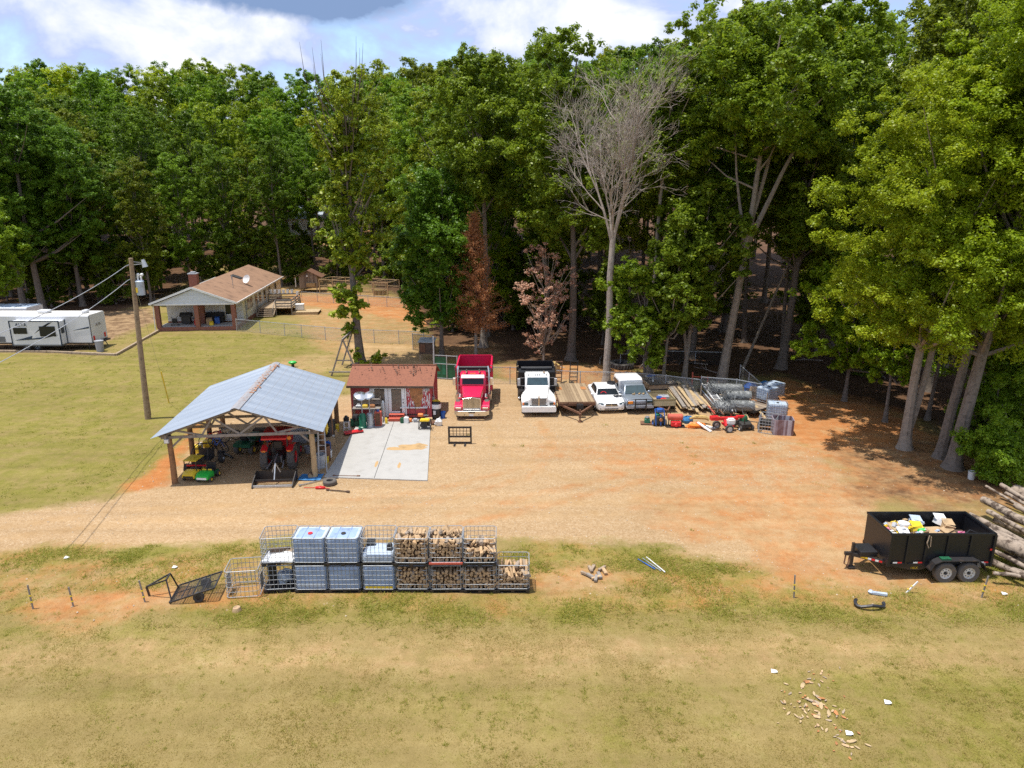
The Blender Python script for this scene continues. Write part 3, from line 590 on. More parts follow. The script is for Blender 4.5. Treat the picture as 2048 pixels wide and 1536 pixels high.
for x, y in us[:90]:
    v = rr_.uniform(.7, 1.1); put(SMALL[rr_.randrange(3)], x, y, rr_.uniform(.7, 1.35), rr_.uniform(0, 6.28), f'low leafy young tree under the tall trees {zone_name(x, y)}', 'young trees of the understory', (v, v, v))

# -- trees that stand out, each with its own trunk and crown
def single(px, py, H, zb, Rr, label, lm='leaves', bark='bark', name='shade_tree', ncl=110, nper=200, leaf=.2, kind='dome', rt=.3, tint=(1, 1, 1), seed=1, group=None, **k):
    p = G(px, py); p.z = cover_at(p.x, p.y)[1] - .05
    mb, cr = grow(seed, H, zb, Rr, ncl, nper, leaf, kind, rt, **k); return tree_things(mb, cr, p, name, label, 'tree', lm, bark, tint, 0, group, seed)
single(888, 712, 15.5, 3.2, 3.7, 'dense dark green tree with a low bushy crown beside the rusty-needled conifer', ncl=120, nper=190, tint=(.62, .85, .9), kind='oval', rt=.2, seed=11, crad=(.8, 1.4), off=(-1., 0))
single(969, 694, 25, 13, 4.6, 'tall green tree whose pale trunk stands right beside the rusty conifer', ncl=120, rt=.33, seed=12, bark='bark_pale')
single(1140, 720, 25.5, 9.5, 4.4, 'tall oak with a thick flared trunk behind the flatbed trailer', ncl=110, rt=.36, seed=13, off=(-1.5, 0))
single(1292, 756, 22.5, 14.5, 3.0, 'tall slim green tree behind the pickup with the white camper top', ncl=80, rt=.26, seed=14, lean=(1.4, 1.5), bark='bark_pale')
single(1286, 772, 9, 2.4, 2.1, 'short leafy tree with bright foliage against the trunk behind the pickup', ncl=36, nper=200, rt=.13, seed=15, off=(-1.0, -.5), tint=(1.05, 1.1, 1), crad=(.6, 1.1), name='young_tree')
single(1328, 772, 12.5, 4.2, 2.4, 'thin pale-trunked young tree beside the lumber heap', ncl=48, nper=210, rt=.14, seed=16, lean=(1.0, 0), bark='bark_pale', crad=(.6, 1.15), name='young_tree')
single(1372, 762, 15, 5.5, 3.0, 'twin-stemmed green tree behind the ladder and red racks', ncl=75, nper=210, rt=.2, seed=17, lean=(.8, 0), bark='bark_pale', fork=[(.6, -.6, .3, 8, .8)], crad=(.7, 1.2))
single(1446, 768, 25.6, 16.0, 6.6, 'huge leaning tree that forks high above the grey wire rolls', ncl=170, nper=220, rt=.36, seed=18, lean=(2.2, 0), bark='bark_pale', kind='spread', fork=[(9.5, 1.2, .5, 12, .75), (10, 5.5, 0, 12, .6), (8.8, -1.6, .5, 11, .42), (11.5, 3.2, 1, 12, .5)], off=(.8, 0), tint=(1.02, 1.05, .9))
single(1563, 738, 24, 9, 4.4, 'dark tall tree with a flared trunk beyond the clay clearing', ncl=110, rt=.36, seed=19, lean=(.6, 0))
single(1682, 800, 10.2, 2.6, 3.1, 'bright yellowish green small tree at the edge of the orange clay', 'leaves_yellow', ncl=64, nper=230, rt=.14, seed=20, crad=(.6, 1.1), kind='dome', name='young_tree', leaf=.17, tint=(.88, 1., 1))
single(1764, 842, 9.5, 3.4, 1.9, 'slender small tree on the clay in front of the twin oak', 'leaves_yellow', ncl=34, nper=180, rt=.12, seed=21, lean=(.5, 0), crad=(.5, .9), name='young_tree', leaf=.16, tint=(.85, 1, 1))
single(1812, 900, 19.5, 6.5, 4.9, 'big yellow-green oak with twin trunks near the black dump trailer', 'leaves_yellow', 'bark_pale', ncl=200, nper=230, rt=.29, seed=22, lean=(.5, 0), leaf=.135, kind='dome', fork=[(.3, 2.1, .3, 13, .8)], off=(-1.6, -1.0), crad=(.75, 1.4), limbs=26)
single(1884, 915, 24, 8.5, 4.6, 'leaning yellow-green oak between the twin oak and the thickest trunk', 'leaves_yellow', 'bark', ncl=140, nper=220, rt=.27, seed=23, lean=(2.2, .3), leaf=.16, kind='dome', crad=(.8, 1.4), tint=(.95, 1, 1))
single(1908, 935, 25, 6.8, 5.4, 'thickest oak at the right with yellow-green leaves and flared trunk', 'leaves_yellow', 'bark', ncl=230, nper=230, rt=.35, seed=24, lean=(2.4, .5), leaf=.14, kind='dome', crad=(.75, 1.4), tint=(.9, .98, 1), fork=[(6, 2.5, 1, 12, .55)], limbs=24)
single(1858, 842, 14, 5.5, 2.4, 'thin brown-trunked tree on the clay behind the big oaks', 'leaves_yellow', 'bark', ncl=44, nper=200, rt=.13, seed=25, name='young_tree', tint=(.8, .95, 1), crad=(.6, 1.0))
single(2010, 850, 20, 3.0, 5.0, 'yellow-green oak filling the frame edge behind the thick trunk', 'leaves_yellow', ncl=140, nper=230, rt=.3, seed=26, leaf=.17, tint=(.72, .9, 1))
single(48, 622, 23.5, 5.5, 5.4, 'dark green tree with thick trunk right behind the travel trailer roof', ncl=130, nper=190, rt=.36, seed=27, tint=(.7, .92, 1))
single(84, 622, 25, 6.5, 5.4, 'broad dark green tree nearest the rear of the travel trailer', ncl=140, nper=190, rt=.4, seed=28, tint=(.66, .88, .95))
single(168, 612, 21, 6.0, 4.4, 'dark green tree on the litter between travel trailer and utility pole', ncl=110, nper=190, rt=.3, seed=29, tint=(.68, .9, .95))
single(-14, 668, 13, 4, 3.0, 'yellowish tree at the left frame edge in front of the travel trailer', 'leaves_yellow', ncl=60, nper=200, rt=.2, seed=31, tint=(.7, .85, 1), off=(1.2, 0))
for k, (px, py, s) in enumerate([(1975, 905, 1.25), (2040, 935, 1.4), (1985, 965, .8), (2060, 880, 1.5)]):
    p = G(px, py); mb, cr = grow(300 + k, 3.4 * s, .2, 1.8 * s, 34, 210, .12, 'oval', rt=.05, crad=(.5, .9), limbs=10)
    tree_things(mb, cr, (p.x, p.y, 0), 'leafy_shrub', ('dark leafy shrub right of the thickest oak', 'large dark shrub at the frame edge above the log pile', 'small low shrub next to the white bucket under the oaks', 'tall dark shrub at the frame edge behind the thickest oak')[k], 'shrub', 'leaves', 'bark', (1.0, 1.15, 1.0), seed=k)

# -- ivy-clad tree in the lawn
p = G(722, 732); ivy = thing('ivy_tree', 'tall thin tree clad in yellow-green ivy, bare twigs at its top', 'tree', (p.x, p.y, 0))
mb, cr = grow(41, 22.6, 8, 3.1, 70, 120, .17, 'spread', rt=.36, crad=(.6, 1.15), limbs=40, lean=(-.3, 0), off=(.9, 0)); tr = random.Random(3)
for k in range(26):
    a = tr.uniform(0, 6.28); z = tr.uniform(18.5, 22); q = tr.uniform(.4, 3.6)
    mb.tube([(q * .5 * math.cos(a), .5 * q * math.sin(a), z - 2), (q * math.cos(a) - .3, q * math.sin(a), z), (q * math.cos(a) * 1.1 - .3, q * math.sin(a), z + tr.uniform(1.2, 2.6))], [.05, .03, .008], 4)
mb.build('trunk', 'bark', ivy, smooth=True)
cr2 = np.random.default_rng(5); vc = []; vr = []
for (z0, z1, n, wx, off) in ((.4, 1.5, 5, .75, .5), (3.0, 6.6, 20, 1.05, -.5), (6.4, 9.2, 10, .65, .1), (9, 13.5, 36, .95, -.45), (13, 18.5, 44, .95, -.7), (17, 21, 20, 1.3, -.3)):
    for _ in range(n):
        z = cr2.uniform(z0, z1); vc.append((cr2.normal() * wx * .75 + off, cr2.normal() * .55 - .3, z)); vr.append(cr2.uniform(.4, .75))
C2, N2, s2 = clump_leaves(np.array(vc), np.array(vr), 150, cr2, .8, .15)
for nm, (C, Nn, s), tint in (('crown', cr, (1.25, 1.2, 1)), ('ivy', (C2, N2, s2), (1.35, 1.3, 1.1))):
    o = bpy.data.objects.new(nm, quads_mesh(nm, C, Nn, s, s * .65, 'leaves_ivy', cr2)); COL.objects.link(o); o.parent = ivy; o.color = (*tint, 1)

# -- rusty conifer and brown-leaved sapling, both dead
p = G(952, 716); t = thing('dead_conifer', 'dead cone-shaped conifer with rusty brown needles behind the red truck', 'tree', (p.x, p.y, 0))
mb = MB(); mb.tube([(0, 0, 0), (.05, 0, 5), (0, 0, 12.2)], [.15, .11, .02], 7); rg = np.random.default_rng(9); Cs = []; Ns = []
for k in range(150):
    z = 2.4 + 9.8 * (k / 150) ** 1.05; a = k * 2.4; ln = 3.0 * (1 - (z / 12.6) ** 1.6) * rg.uniform(.4, 1.25) * min(1, .55 + z * .12)
    e = Vector((math.cos(a) * ln, math.sin(a) * ln, z + .25 * ln)); mb.tube([(0, 0, z - .1), e * .5 + Vector((0, 0, z * .5)), e], [.025, .016, .006], 4, cap=False)
    n = int(60 * ln + 50); s = rg.random(n) ** .65
    Cs.append(np.stack([s * e.x, s * e.y, z - .1 + s * .25 * ln], -1) + rg.normal(size=(n, 3)) * .17)
Cs = np.concatenate(Cs); mb.build('trunk', 'wood_grey', t, smooth=True)
o = bpy.data.objects.new('crown', quads_mesh('crown', Cs, unit(rg.normal(size=Cs.shape)), .11, .024, 'leaves_rust', rg)); COL.objects.link(o); o.parent = t; o.color = (1, 1, 1, 1)
mb, cr = grow(43, 9.6, 1.8, 2.1, 66, 40, .15, 'dome', rt=.10, crad=(.3, .55), limbs=50, off=(-.3, 0)); p = G(1090, 728)
tree_things(mb, cr, (p.x, p.y, 0), 'dead_sapling', 'small tree with dead pinkish brown leaves behind the white truck', 'tree', 'leaves_brown', 'bark_pale', (1.15, 1.1, 1.1), seed=4)

def P0_(px, py): p = G(px, py); p.z = cover_at(p.x, p.y)[1]; return p
# -- the bare grey tree
p = G(1212, 766); bare_t = thing('bare_tree', 'tall dead tree with a bare grey twiggy crown behind the white car', 'tree', (p.x, p.y, 0)); mb = MB(); rb = random.Random(12); nb = [0]
def limb(p0, d, ln, r, depth):
    nb[0] += 1; pts_ = [p0]; q = p0.copy(); dd = d.copy(); sg = 4 if depth < 3 else 3
    for k in range(sg):
        dd = (dd + Vector((rb.gauss(0, .10), rb.gauss(0, .10), rb.gauss(0, .09) + .035))).normalized(); q = q + dd * ln / sg; pts_.append(q.copy())
    mb.tube(pts_, [max(.0065, r * (1 - .55 * k / sg)) for k in range(sg + 1)], 7 if depth < 2 else (5 if depth < 4 else 3), cap=False)
    if depth >= 6: return
    for k in range((3, 4, 5, 4, 3, 3)[depth]):
        s = rb.uniform(.35, 1.0) if k else 1.0; i = min(sg, max(1, round(s * sg))); base = pts_[i]
        az_ = rb.uniform(0, 6.28); sp = rb.uniform(.16, .42) if depth < 2 else rb.uniform(.3, .72)
        o1 = dd.orthogonal().normalized(); o2 = dd.cross(o1); nd_ = (dd * math.cos(sp) + (o1 * math.cos(az_) + o2 * math.sin(az_)) * math.sin(sp)).normalized()
        limb(base, nd_, ln * rb.uniform(.5, .74), r * rb.uniform(.40, .56), depth + 1)
mb.tube([(0, 0, 0), (.03, 0, .6), (0, 0, 1.6), (.1, 0, 4.5), (.0, 0, 8), (.12, 0, 10.8)], [.42, .32, .28, .26, .24, .22], 10)
for d, ln, r in (((-.13, -.05, 1), 5.2, .12), ((.10, -.1, 1), 5.6, .14), ((.30, -.12, 1), 5.2, .13), ((.0, .12, 1), 4.8, .11), ((.02, -.25, 1), 4.6, .10)):
    limb(Vector((.1, 0, 10.2)), Vector(d).normalized(), ln, r, 1)
for d, z in (((-.85, -.1, .35), 13.0), ((.9, -.2, .45), 13.5)): limb(Vector((.2 * d[0], 0, z - 1)), Vector(d).normalized(), 2.6, .05, 3)
bare_t.scale = (.95, .9, .99); mb.build('trunk', 'bark_dead', bare_t, smooth=False); print('bare limbs', nb[0])

lt = P0_(1484, 742); e_ = A(1668, 330, lt.y + 1.5) - lt; t = thing('leaning_trunk', 'bare pale trunk leaning far over between the forked tree and the clay', 'tree', lt); MB().tube([e_ * f + Vector((0, 0, 1.2 * f * (1 - f))) for f in np.linspace(0, 1, 10)], [.13 * (1 - .75 * f) for f in np.linspace(0, 1, 10)], 7).build('trunk', 'bark_pale', t, smooth=True); MB().tube([e_ * .72 + Vector((0, 0, .25)), e_ * .85 + Vector((-.4, 0, 1.2)), e_ * .92 + Vector((-.6, 0, 2.6))], [.05, .03, .01], 5).build('limb', 'bark_pale', t)

# -- weeds and blades: nobody could count them
def scatter(n, xr, yr, accept, rng):
    out = []
    x = rng.uniform(*xr, n * 3); y = rng.uniform(*yr, n * 3); i = np.clip(np.searchsorted(xs, x), 0, nx - 1); j = np.clip(np.searchsorted(ys, y), 0, ny - 1)
    w = WT[:, i, j]; z = GZ[i, j]; k = rng.random(n * 3) < accept(w, x, y); return x[k][:n], y[k][:n], z[k][:n], w[:, k][:, :n]
def blades(name, n, xr, yr, accept, h, wd, m, kind, rng, lean=.6):
    x, y, z, w = scatter(n, xr, yr, accept, rng); n = len(x); a = rng.uniform(0, 6.28, n); hh = h * rng.uniform(.5, 1.4, n); wv = wd * rng.uniform(.6, 1.3, n)
    B = np.stack([x, y, z - .01], -1); T = np.stack([np.cos(a), np.sin(a), 0 * a], -1) * wv[:, None]; tip = np.stack([rng.normal(size=n) * lean * hh, rng.normal(size=n) * lean * hh, hh], -1)
    V = np.stack([B - T, B + T, B + tip], 1).reshape(-1, 3); o = bpy.data.objects.new(name, raw_quads(name, V, m, 3)); COL.objects.link(o); o.color = (1, 1, 1, 1); o['kind'] = 'stuff'; return o
rg = np.random.default_rng(77)
x_, y_, z_, w_ = scatter(9000, (-30, 26), (21, 60), lambda w, x, y: np.clip(w[2] + .7 * w[4] + .5 * w[3], 0, 1) * np.clip(fnoise(x, y, .45, 91) * 2.2 - .5, .08, 1), rg)
n_ = len(x_); c_ = np.stack([x_, y_, z_ + .005], -1)[:, None, :]; sz = (.012 + .03 * rg.random(n_) ** 3)[:, None, None]; dirs = np.array([[1, 0, 0], [0, 1, 0], [-1, 0, 0], [0, -1, 0]], float); ring = dirs[None] * sz * rg.uniform(.7, 1.3, (n_, 4, 1)); up_ = np.array([0, 0, 1.])[None, None] * sz * .8
V_ = np.concatenate([np.stack([c_[:, 0] + ring[:, i], c_[:, 0] + ring[:, (i + 1) % 4], c_[:, 0] + up_[:, 0]], 1) for i in range(4)], 0).reshape(-1, 3)
mat('pebble', (.50, .41, .30), .9, var=.4, scale=2, col2=(.30, .22, .14)); o = bpy.data.objects.new('pebbles', raw_quads('pebbles', V_, 'pebble', 3)); COL.objects.link(o); o['kind'] = 'stuff'
pn = lambda x, y: fnoise(x, y, .5, 61)
blades('grass_blades', 260000, (-24, 24), (13.5, 23.2), lambda w, x, y: (w[0] + w[1]) * np.clip(pn(x, y) * 2.4 - .55, .15, 1) * (np.abs(x) < y * .86 + 4), .036, .008, 'grass_blades', 'stuff', rg, .9)
blades('weeds', 150000, (-20, 22), (20.6, 26.5), lambda w, x, y: np.clip((w[0] - .2) * 1.6, 0, 1) * np.clip(pn(x * 1.7, y * 1.7) * 3 - 1.1, 0.04, 1), .10, .011, 'weed_leaves', 'stuff', rg, 1.1)

def tufts(name, n, per, xr, yr, accept, rad, h, wd, m, rng):
    x, y, z, w = scatter(n, xr, yr, accept, rng); n = len(x); k = np.repeat(np.arange(n), per); R_ = rad * rng.uniform(.4, 1.5, n)[k]; a = rng.uniform(0, 6.28, len(k)); q = np.sqrt(rng.random(len(k))) * R_
    hh = (h * rng.uniform(.5, 1.5, n))[k] * rng.uniform(.6, 1.2, len(k)); B = np.stack([x[k] + q * np.cos(a), y[k] + q * np.sin(a), z[k] - .01], -1); t = rng.uniform(0, 6.28, len(k)); T = np.stack([np.cos(t), np.sin(t), 0 * t], -1) * wd
    tip = np.stack([np.cos(a) * q * .9 + rng.normal(size=len(k)) * hh * .4, np.sin(a) * q * .9 + rng.normal(size=len(k)) * hh * .4, hh], -1)
    V = np.stack([B - T, B + T, B + tip], 1).reshape(-1, 3); o = bpy.data.objects.new(name, raw_quads(name, V, m, 3)); COL.objects.link(o); o.color = (1, 1, 1, 1); o['kind'] = 'stuff'
pm = lambda x, y: np.clip(fnoise(x, y, .3, 141) * 2.6 - .75, .03, 1)
tufts('grass_tufts', 5200, 22, (-26, 26), (13, 26), lambda w, x, y: (w[0] + .5 * w[1]) * pm(x, y), .09, .06, .007, 'weed_leaves', rg)
tufts('lawn_tufts', 3800, 14, (-52, -8), (27, 72), lambda w, x, y: (w[0] + .4 * w[1]) * pm(x, y), .16, .07, .014, 'weed_leaves', rg)
tufts('dirt_weeds', 500, 30, (-20, 26), (21, 56), lambda w, x, y: np.clip(w[3] + w[4] + .25 * w[2], 0, 1) * np.clip(fnoise(x, y, .5, 151) * 3 - 1.9, 0, 1), .16, .10, .010, 'weed_leaves', rg)

# ---------------------------------------------------------------- concrete slab, carport, shed
m = MB(); a, b, c, d = PAD; m.loft([[(q[0], q[1], -.1) for q in PAD], [(q[0], q[1], .045) for q in PAD]])
o = m.build('concrete_slab', 'concrete', None, bevel=.01); o['kind'] = 'structure'
m = MB()
def on_pad(u, v, z): return tuple(Vector((*((a * (1 - u) + b * u) * (1 - v) + (d * (1 - u) + c * u) * v), z)))
m.sheet(on_pad(.485, .005, .048), on_pad(.49, .005, .048), on_pad(.49, .99, .048), on_pad(.485, .99, .048))
m.build('joint', 'soot', o)
m = MB(); rs = random.Random(2)
for cx, cy, rx, ry in ((.80, .47, .17, .055), (.62, .44, .12, .03), (.46, .20, .018, .05), (.70, .19, .018, .05), (.9, .5, .08, .04)):
    k = 18; m.add([on_pad(cx + rx * math.cos(6.283 * i / k) * rs.uniform(.7, 1.1), cy + ry * math.sin(6.283 * i / k) * rs.uniform(.7, 1.1), .0472 + .0003 * len(m.f)) for i in range(k)], [tuple(range(k))])
m.build('rust_stain', 'rust_stain', o)

cp = thing('carport', 'open timber carport with a pale blue corrugated metal gable roof', 'carport', (-13.38, 33.0, 0), 6.0)
HW, LN, ZE, ZR = 3.82, 9.2, 2.62, 3.92
for i, (x, y) in enumerate([(-3.38, .1), (3.42, .1), (-3.4, 3.0), (3.42, 3.0), (-3.4, 6.0), (3.42, 6.0), (-3.4, 8.6), (3.42, 8.6)]):
    MB().tube([(x * 1.0, y, -.2), (x + .02, y, 1.2), (x, y, 2.5)], [.15, .135, .125], 12).build('post', 'post_brown' if x < 0 or i > 1 else 'wood_new', cp, smooth=True)
tr_y = [.0, 1.5, 3.0, 4.5, 6.0, 7.5, 8.8]
for y in tr_y:
    m = MB(); w = .06; zb = 2.45; n = 7
    m.bar((-HW + .1, y, zb), (HW - .1, y, zb), .05, .14)
    for s in (-1, 1):
        m.bar((s * (HW - .02), y, ZE - .10), (0, y, ZR - .12), .05, .14)
        for f0, f1 in ((.78, .55), (.32, .55), (.32, .0)):
            zt = ZE + (ZR - ZE) * (1 - f0) - .14 if f0 != .32 else ZE + (ZR - ZE) * .68 - .14
            m.bar((s * HW * f0, y + .03, zt), (s * HW * (f1 * .85), y + .03, zb + .05), .04, .09)
    m.build('truss', 'wood_grey', cp)
m = MB()
for s in (-1, 1):
    m.bar((s * 3.4, -.3, 2.56), (s * 3.4, 8.9, 2.56), .06, .2)
    for f in np.linspace(.08, .97, 9): m.bar((s * HW * f, -.28, ZE + (ZR - ZE) * (1 - f) - .035), (s * HW * f, 8.95, ZE + (ZR - ZE) * (1 - f) - .035), .09, .04)
m.build('purlins', 'wood_grey', cp)
m = MB(); m.bar((-3.3, .1, 1.9), (-2.7, .1, 2.45), .05, .1); m.bar((3.35, .1, 1.9), (2.8, .1, 2.45), .05, .1); m.build('knee_brace', 'wood_grey', cp)
def corr(s, y0, y1, x0, x1, nseg=150):
    m = MB(); vs = []; fs = []
    for i in range(nseg + 1):
        y = y0 + (y1 - y0) * i / nseg; dz = .018 * math.sin(i * 2.1)
        for f in (x0, x1): vs.append((s * HW * f, y, ZE + (ZR - ZE) * (1 - f) + dz))
    for i in range(nseg): fs.append((2 * i, 2 * i + 1, 2 * i + 3, 2 * i + 2))
    return m.add(vs, fs)
for s in (-1, 1):
    m = corr(s, -.4 if s < 0 else -.25, LN - .2, .02, 1.06); m.build('roof', 'roof_metal', cp, smooth=False)
m = MB(); m.sheet((-.22, -.42, ZR - .03), (0, -.42, ZR + .045), (0, LN - .15, ZR + .045), (-.22, LN - .15, ZR - .03)); m.sheet((0, -.42, ZR + .045), (.22, -.42, ZR - .03), (.22, LN - .15, ZR - .03), (0, LN - .15, ZR + .045)); m.build('ridge_cap', 'ridge_rust', cp)
m = MB(); rs = random.Random(4)
for k in range(80):
    y = rs.uniform(2.2, 8.6); x = rs.gauss(.1, .08); m.box((x, y, ZR + .035 - abs(x) * .3), (.07, .12, .02), (0, rs.uniform(-.4, .4), rs.uniform(0, 3)))
m.build('fallen_leaves', 'copper', cp)['kind'] = 'stuff'
m = MB(); m.box((-3.4, -.16, 2.32), (.24, .14, .24)); fl = m.build('floodlight', 'grey_plastic', cp, bevel=.02); MB().box((-3.4, -.235, 2.32), (.18, .012, .18)).build('lens', 'white_plastic', fl)
m = MB(); m.bar((2.0, .0, 2.95), (3.75, .03, 2.60), .2, .035); m.build('loose_board', 'wood_old', cp)

sh = thing('shed', 'small red painted shed with shingle roof and white glass double doors', 'shed', (-7.62, 42.95, 0), -1)
m = MB(); m.box((0, 1.6, 1.2), (5.1, 3.2, 2.15)); wall = m.build('wall', 'shed_siding', sh)
m = MB(); m.prism([(-.0, 2.27), (3.2, 2.27), (1.6, 3.0)], -2.55, 2.55); m.build('gable', 'shed_siding', sh)
m = MB()
for s in (0, 1):
    y0, y1 = (-.32, 1.65) if s == 0 else (3.5, 1.55)
    p = [(-2.72, y0, 2.22), (2.72, y0, 2.22), (2.72, y1, 3.12), (-2.72, y1, 3.12)]; m.sheet(*p, t=.07 if s else .07)
m.build('roof', 'shed_shingle', sh)
MB().box((0, -.30, 2.17), (5.44, .04, .14)).build('fascia', 'wood_dark', sh)
m = MB(); rs = random.Random(6)
for k in range(60):
    u = abs(rs.gauss(0, .5)); x = rs.choice((rs.gauss(.3, .35), rs.gauss(1.35, .12), rs.uniform(-2.5, 2.5))); y = 1.5 - u; m.box((x, y, 2.30 + (y + .32) * .457 + .06), (.07, .09, .015), (.4, rs.uniform(-.1, .1), rs.uniform(0, 3)))
m.build('fallen_leaves', 'wood_dark', sh)['kind'] = 'stuff'
for x0 in (-1.23, -.17):
    m = MB(); w = 1.04
    for (cx, cz, sx, sz) in ((x0 + .1, 1.2, .2, 1.94), (x0 + w - .1, 1.2, .2, 1.94), (x0 + w / 2, .38, w - .4, .3), (x0 + w / 2, 2.08, w - .4, .18)): m.box((cx, -.04, cz), (sx, .06, sz))
    dr = m.build('door', 'white_paint', sh, bevel=.008)
    MB().box((x0 + w / 2, -.03, 1.26), (w - .42, .02, 1.44)).build('pane', 'glass_dark', dr)
    mm = MB(); zz = .6
    while zz < 1.96: mm.box((x0 + w / 2, -.045, zz), (w - .44, .006, .03)); zz += .055
    mm.build('blind', 'wood_old', dr)
    if x0 > -.5: MB().cyl((x0 + w - .1, -.13, 1.1), (x0 + w - .1, -.05, 1.1), .035).cyl((x0 + w - .1, -.12, 1.3), (x0 + w - .1, -.05, 1.3), .03).build('handle', 'black_metal', dr)
m = MB(); m.box((-.70, -.03, 2.2), (2.25, .1, .07)); m.box((-1.29, -.03, 1.2), (.08, .1, 1.95)); m.box((.93, -.03, 1.2), (.08, .1, 1.95)); m.box((-.7, -.06, .2), (2.25, .16, .06)); m.build('door_frame', 'white_paint', sh, bevel=.008)
m = MB(); m.box((2.28, -.09, 2.0), (.22, .16, .2)); m.build('floodlight', 'grey_plastic', sh, bevel=.02)
m = MB(); q = [(1.15, 2.1), (2.0, 2.12), (2.02, 1.5), (1.9, 1.2), (1.85, .7), (1.5, .6), (1.45, 1.1), (1.25, 1.4)]; m.prism(q, -.012, -.003, 'y'); m.build('bare_plywood', 'copper', sh)
m = MB(); rs = random.Random(8)
for k in range(120): x = rs.choice((rs.uniform(1.0, 1.5), rs.uniform(1.95, 2.45))); m.box((x, -.006, rs.uniform(.7, 2.1)), (rs.uniform(.02, .05), .006, rs.uniform(.05, .2)))
m.build('peeled_paint', 'white_plastic', sh)
m = MB(); m.box((2.62, .5, 1.1), (.14, .34, .5)); mb_ = m.build('meter_box', 'steel', sh, bevel=.01); MB().cyl((2.62, .5, 1.35), (2.62, .5, 2.3), .03).build('conduit', 'steel', sh)
m = MB()
for k in range(4): m.tube([(2.62, .35 + .06 * k, .9), (2.85, .2 + .05 * k, .55), (2.8, .1, .95)], .018, 6)
m.build('cables', 'black_plastic', sh)
st = thing('red_steps', 'two faded red wooden steps below the shed doors', 'steps', (-7.25, 42.55, .045))
for z, y, d in ((.36, .1, .34), (.17, -.18, .3)): MB().box((0, y, z), (.95, d, .05)).build('tread', 'brick_red_paint', st, bevel=.01)
for z, y in ((.18, .0), (.08, -.3)): MB().box((0, y, z), (.93, .03, .17)).build('riser', 'brick_red_paint', st)
for x in (-.46, .46): MB().prism([(-.32, 0), (.28, 0), (.28, .33), (-.06, .33), (-.06, .15), (-.32, .15)], x - .02, x + .02).build('stringer', 'brick_red_paint', st)

# things in front of the shed
def tf(px, py, z=.045): p = G(px, py); p.z = z; return p
def heater(px, py, base, lab, tilt):
    t = thing('patio_heater', lab, 'patio heater', tf(px, py), 0, 'patio heaters in front of the shed')
    m = MB(); m.lathe([(0, .0), (.27, .0), (.27, .06), (.215, .1), (.21, .72), (.17, .86), (.06, .9), (0, .9)]); m.build('tank_housing', base, t, smooth=True)
    MB().cyl((0, 0, .88), (0, 0, 1.85), .035).build('pole', 'steel', t, smooth=True)
    MB().cyl((0, 0, 1.72), (0, 0, 1.98), .09).build('burner', 'steel', t, smooth=True)
    m = MB(); m.lathe([(0, .14), (.1, .13), (.38, .05), (.43, -.02), (.40, -.01), (.1, .09), (0, .1)]); o = m.build('reflector', 'chrome', t, smooth=True); o.location = (-.05, 0, 2.0); o.rotation_euler = (R(18), R(tilt), 0)
heater(726, 856, 'tank_green', 'patio heater on a dark green tank with silver reflector hat', 10); heater(741, 855, 'steel', 'patio heater on a stainless steel housing with tilted reflector', -16)
def bench(px, py, w, d, h, lab, top, legs, name, cat, yaw=0, shelf=True):
    t = thing(name, lab, cat, tf(px, py), yaw); MB().box((0, 0, h), (w, d, .06)).build('top', top, t, bevel=.005)
    for x in (-w / 2 + .06, w / 2 - .06):
        for y in (-d / 2 + .05, d / 2 - .05): MB().box((x, y, (h - .03) / 2), (.07, .07, h - .03)).build('leg', legs, t)
    if shelf: MB().box((0, 0, .25), (w - .1, d - .1, .04)).build('shelf', legs, t)
    return t
wb = bench(735, 843, 1.75, .55, .85, 'weathered grey workbench with back rack left of the shed doors', 'wood_grey', 'wood_old', 'workbench', 'workbench')
m = MB(); m.box((0, .22, 1.35), (1.7, .16, .04)); m.box((0, .29, 1.2), (1.7, .03, .4)); m.box((-.83, .25, 1.15), (.05, .1, .7)); m.box((.83, .25, 1.15), (.05, .1, .7)); m.build('back_rack', 'wood_grey', wb)
for k, (x, z, mt, nm, lab) in enumerate([(-.5, .95, 'steel', 'toolbox', 'small grey toolbox at one end of the weathered workbench'), (-.1, .94, 'yellow', 'toolbox', 'small yellow toolbox midway along the weathered workbench'), (.35, .95, 'copper', 'crate', 'brown crate on the weathered workbench beside the doors'), (.1, 1.43, 'black_plastic', 'toolbox', 'black case on the upper rack of the workbench')]):
    m = MB(); m.box((0, 0, 0), (.34, .2, .13)); m.box((0, 0, .085), (.32, .18, .03)); m.bar((-.09, 0, .14), (.09, 0, .14), .03); p = tf(735, 843); o = m.build(nm, mt, None, bevel=.01, loc=(p.x + x, p.y + (.0 if z < 1.2 else .2), .045 + z)); tag(o, lab, nm)
tb = bench(829, 836, 1.7, .6, .72, 'white-topped work table right of the shed doors', 'white_plastic', 'black_metal', 'work_table', 'table')
p = tf(829, 836)
m = MB(); m.box((0, 0, .16), (.5, .3, .3)); m.box((0, .05, .4), (.42, .04, .2)); m.cyl((-.2, -.1, .3), (-.2, -.1, .44), .07); m.cyl((.18, -.1, .3), (.18, -.1, .42), .08); tag(m.build('bench_machine', 'steel', None, bevel=.01, loc=(p.x + .55, p.y, .8)), 'grey bench machine standing on the white-topped work table', 'machine')
m = MB(); m.box((0, 0, .09), (.26, .2, .18)); m.cyl((0, 0, .18), (0, 0, .3), .06); tag(m.build('chop_saw', 'grey_plastic', None, bevel=.01, loc=(p.x + .12, p.y, .8)), 'small grey saw at the middle of the white-topped work table', 'saw')
t = thing('wall_rack', 'open black metal rack holding red tins at the shed corner', 'rack', (p.x + .75, p.y + .38, .5))
m = MB()
for x in (-.3, .3): m.bar((x, 0, 0), (x, 0, 1.15), .04)
for z in (.7, 1.12): m.bar((-.3, 0, z), (.3, 0, z), .04)
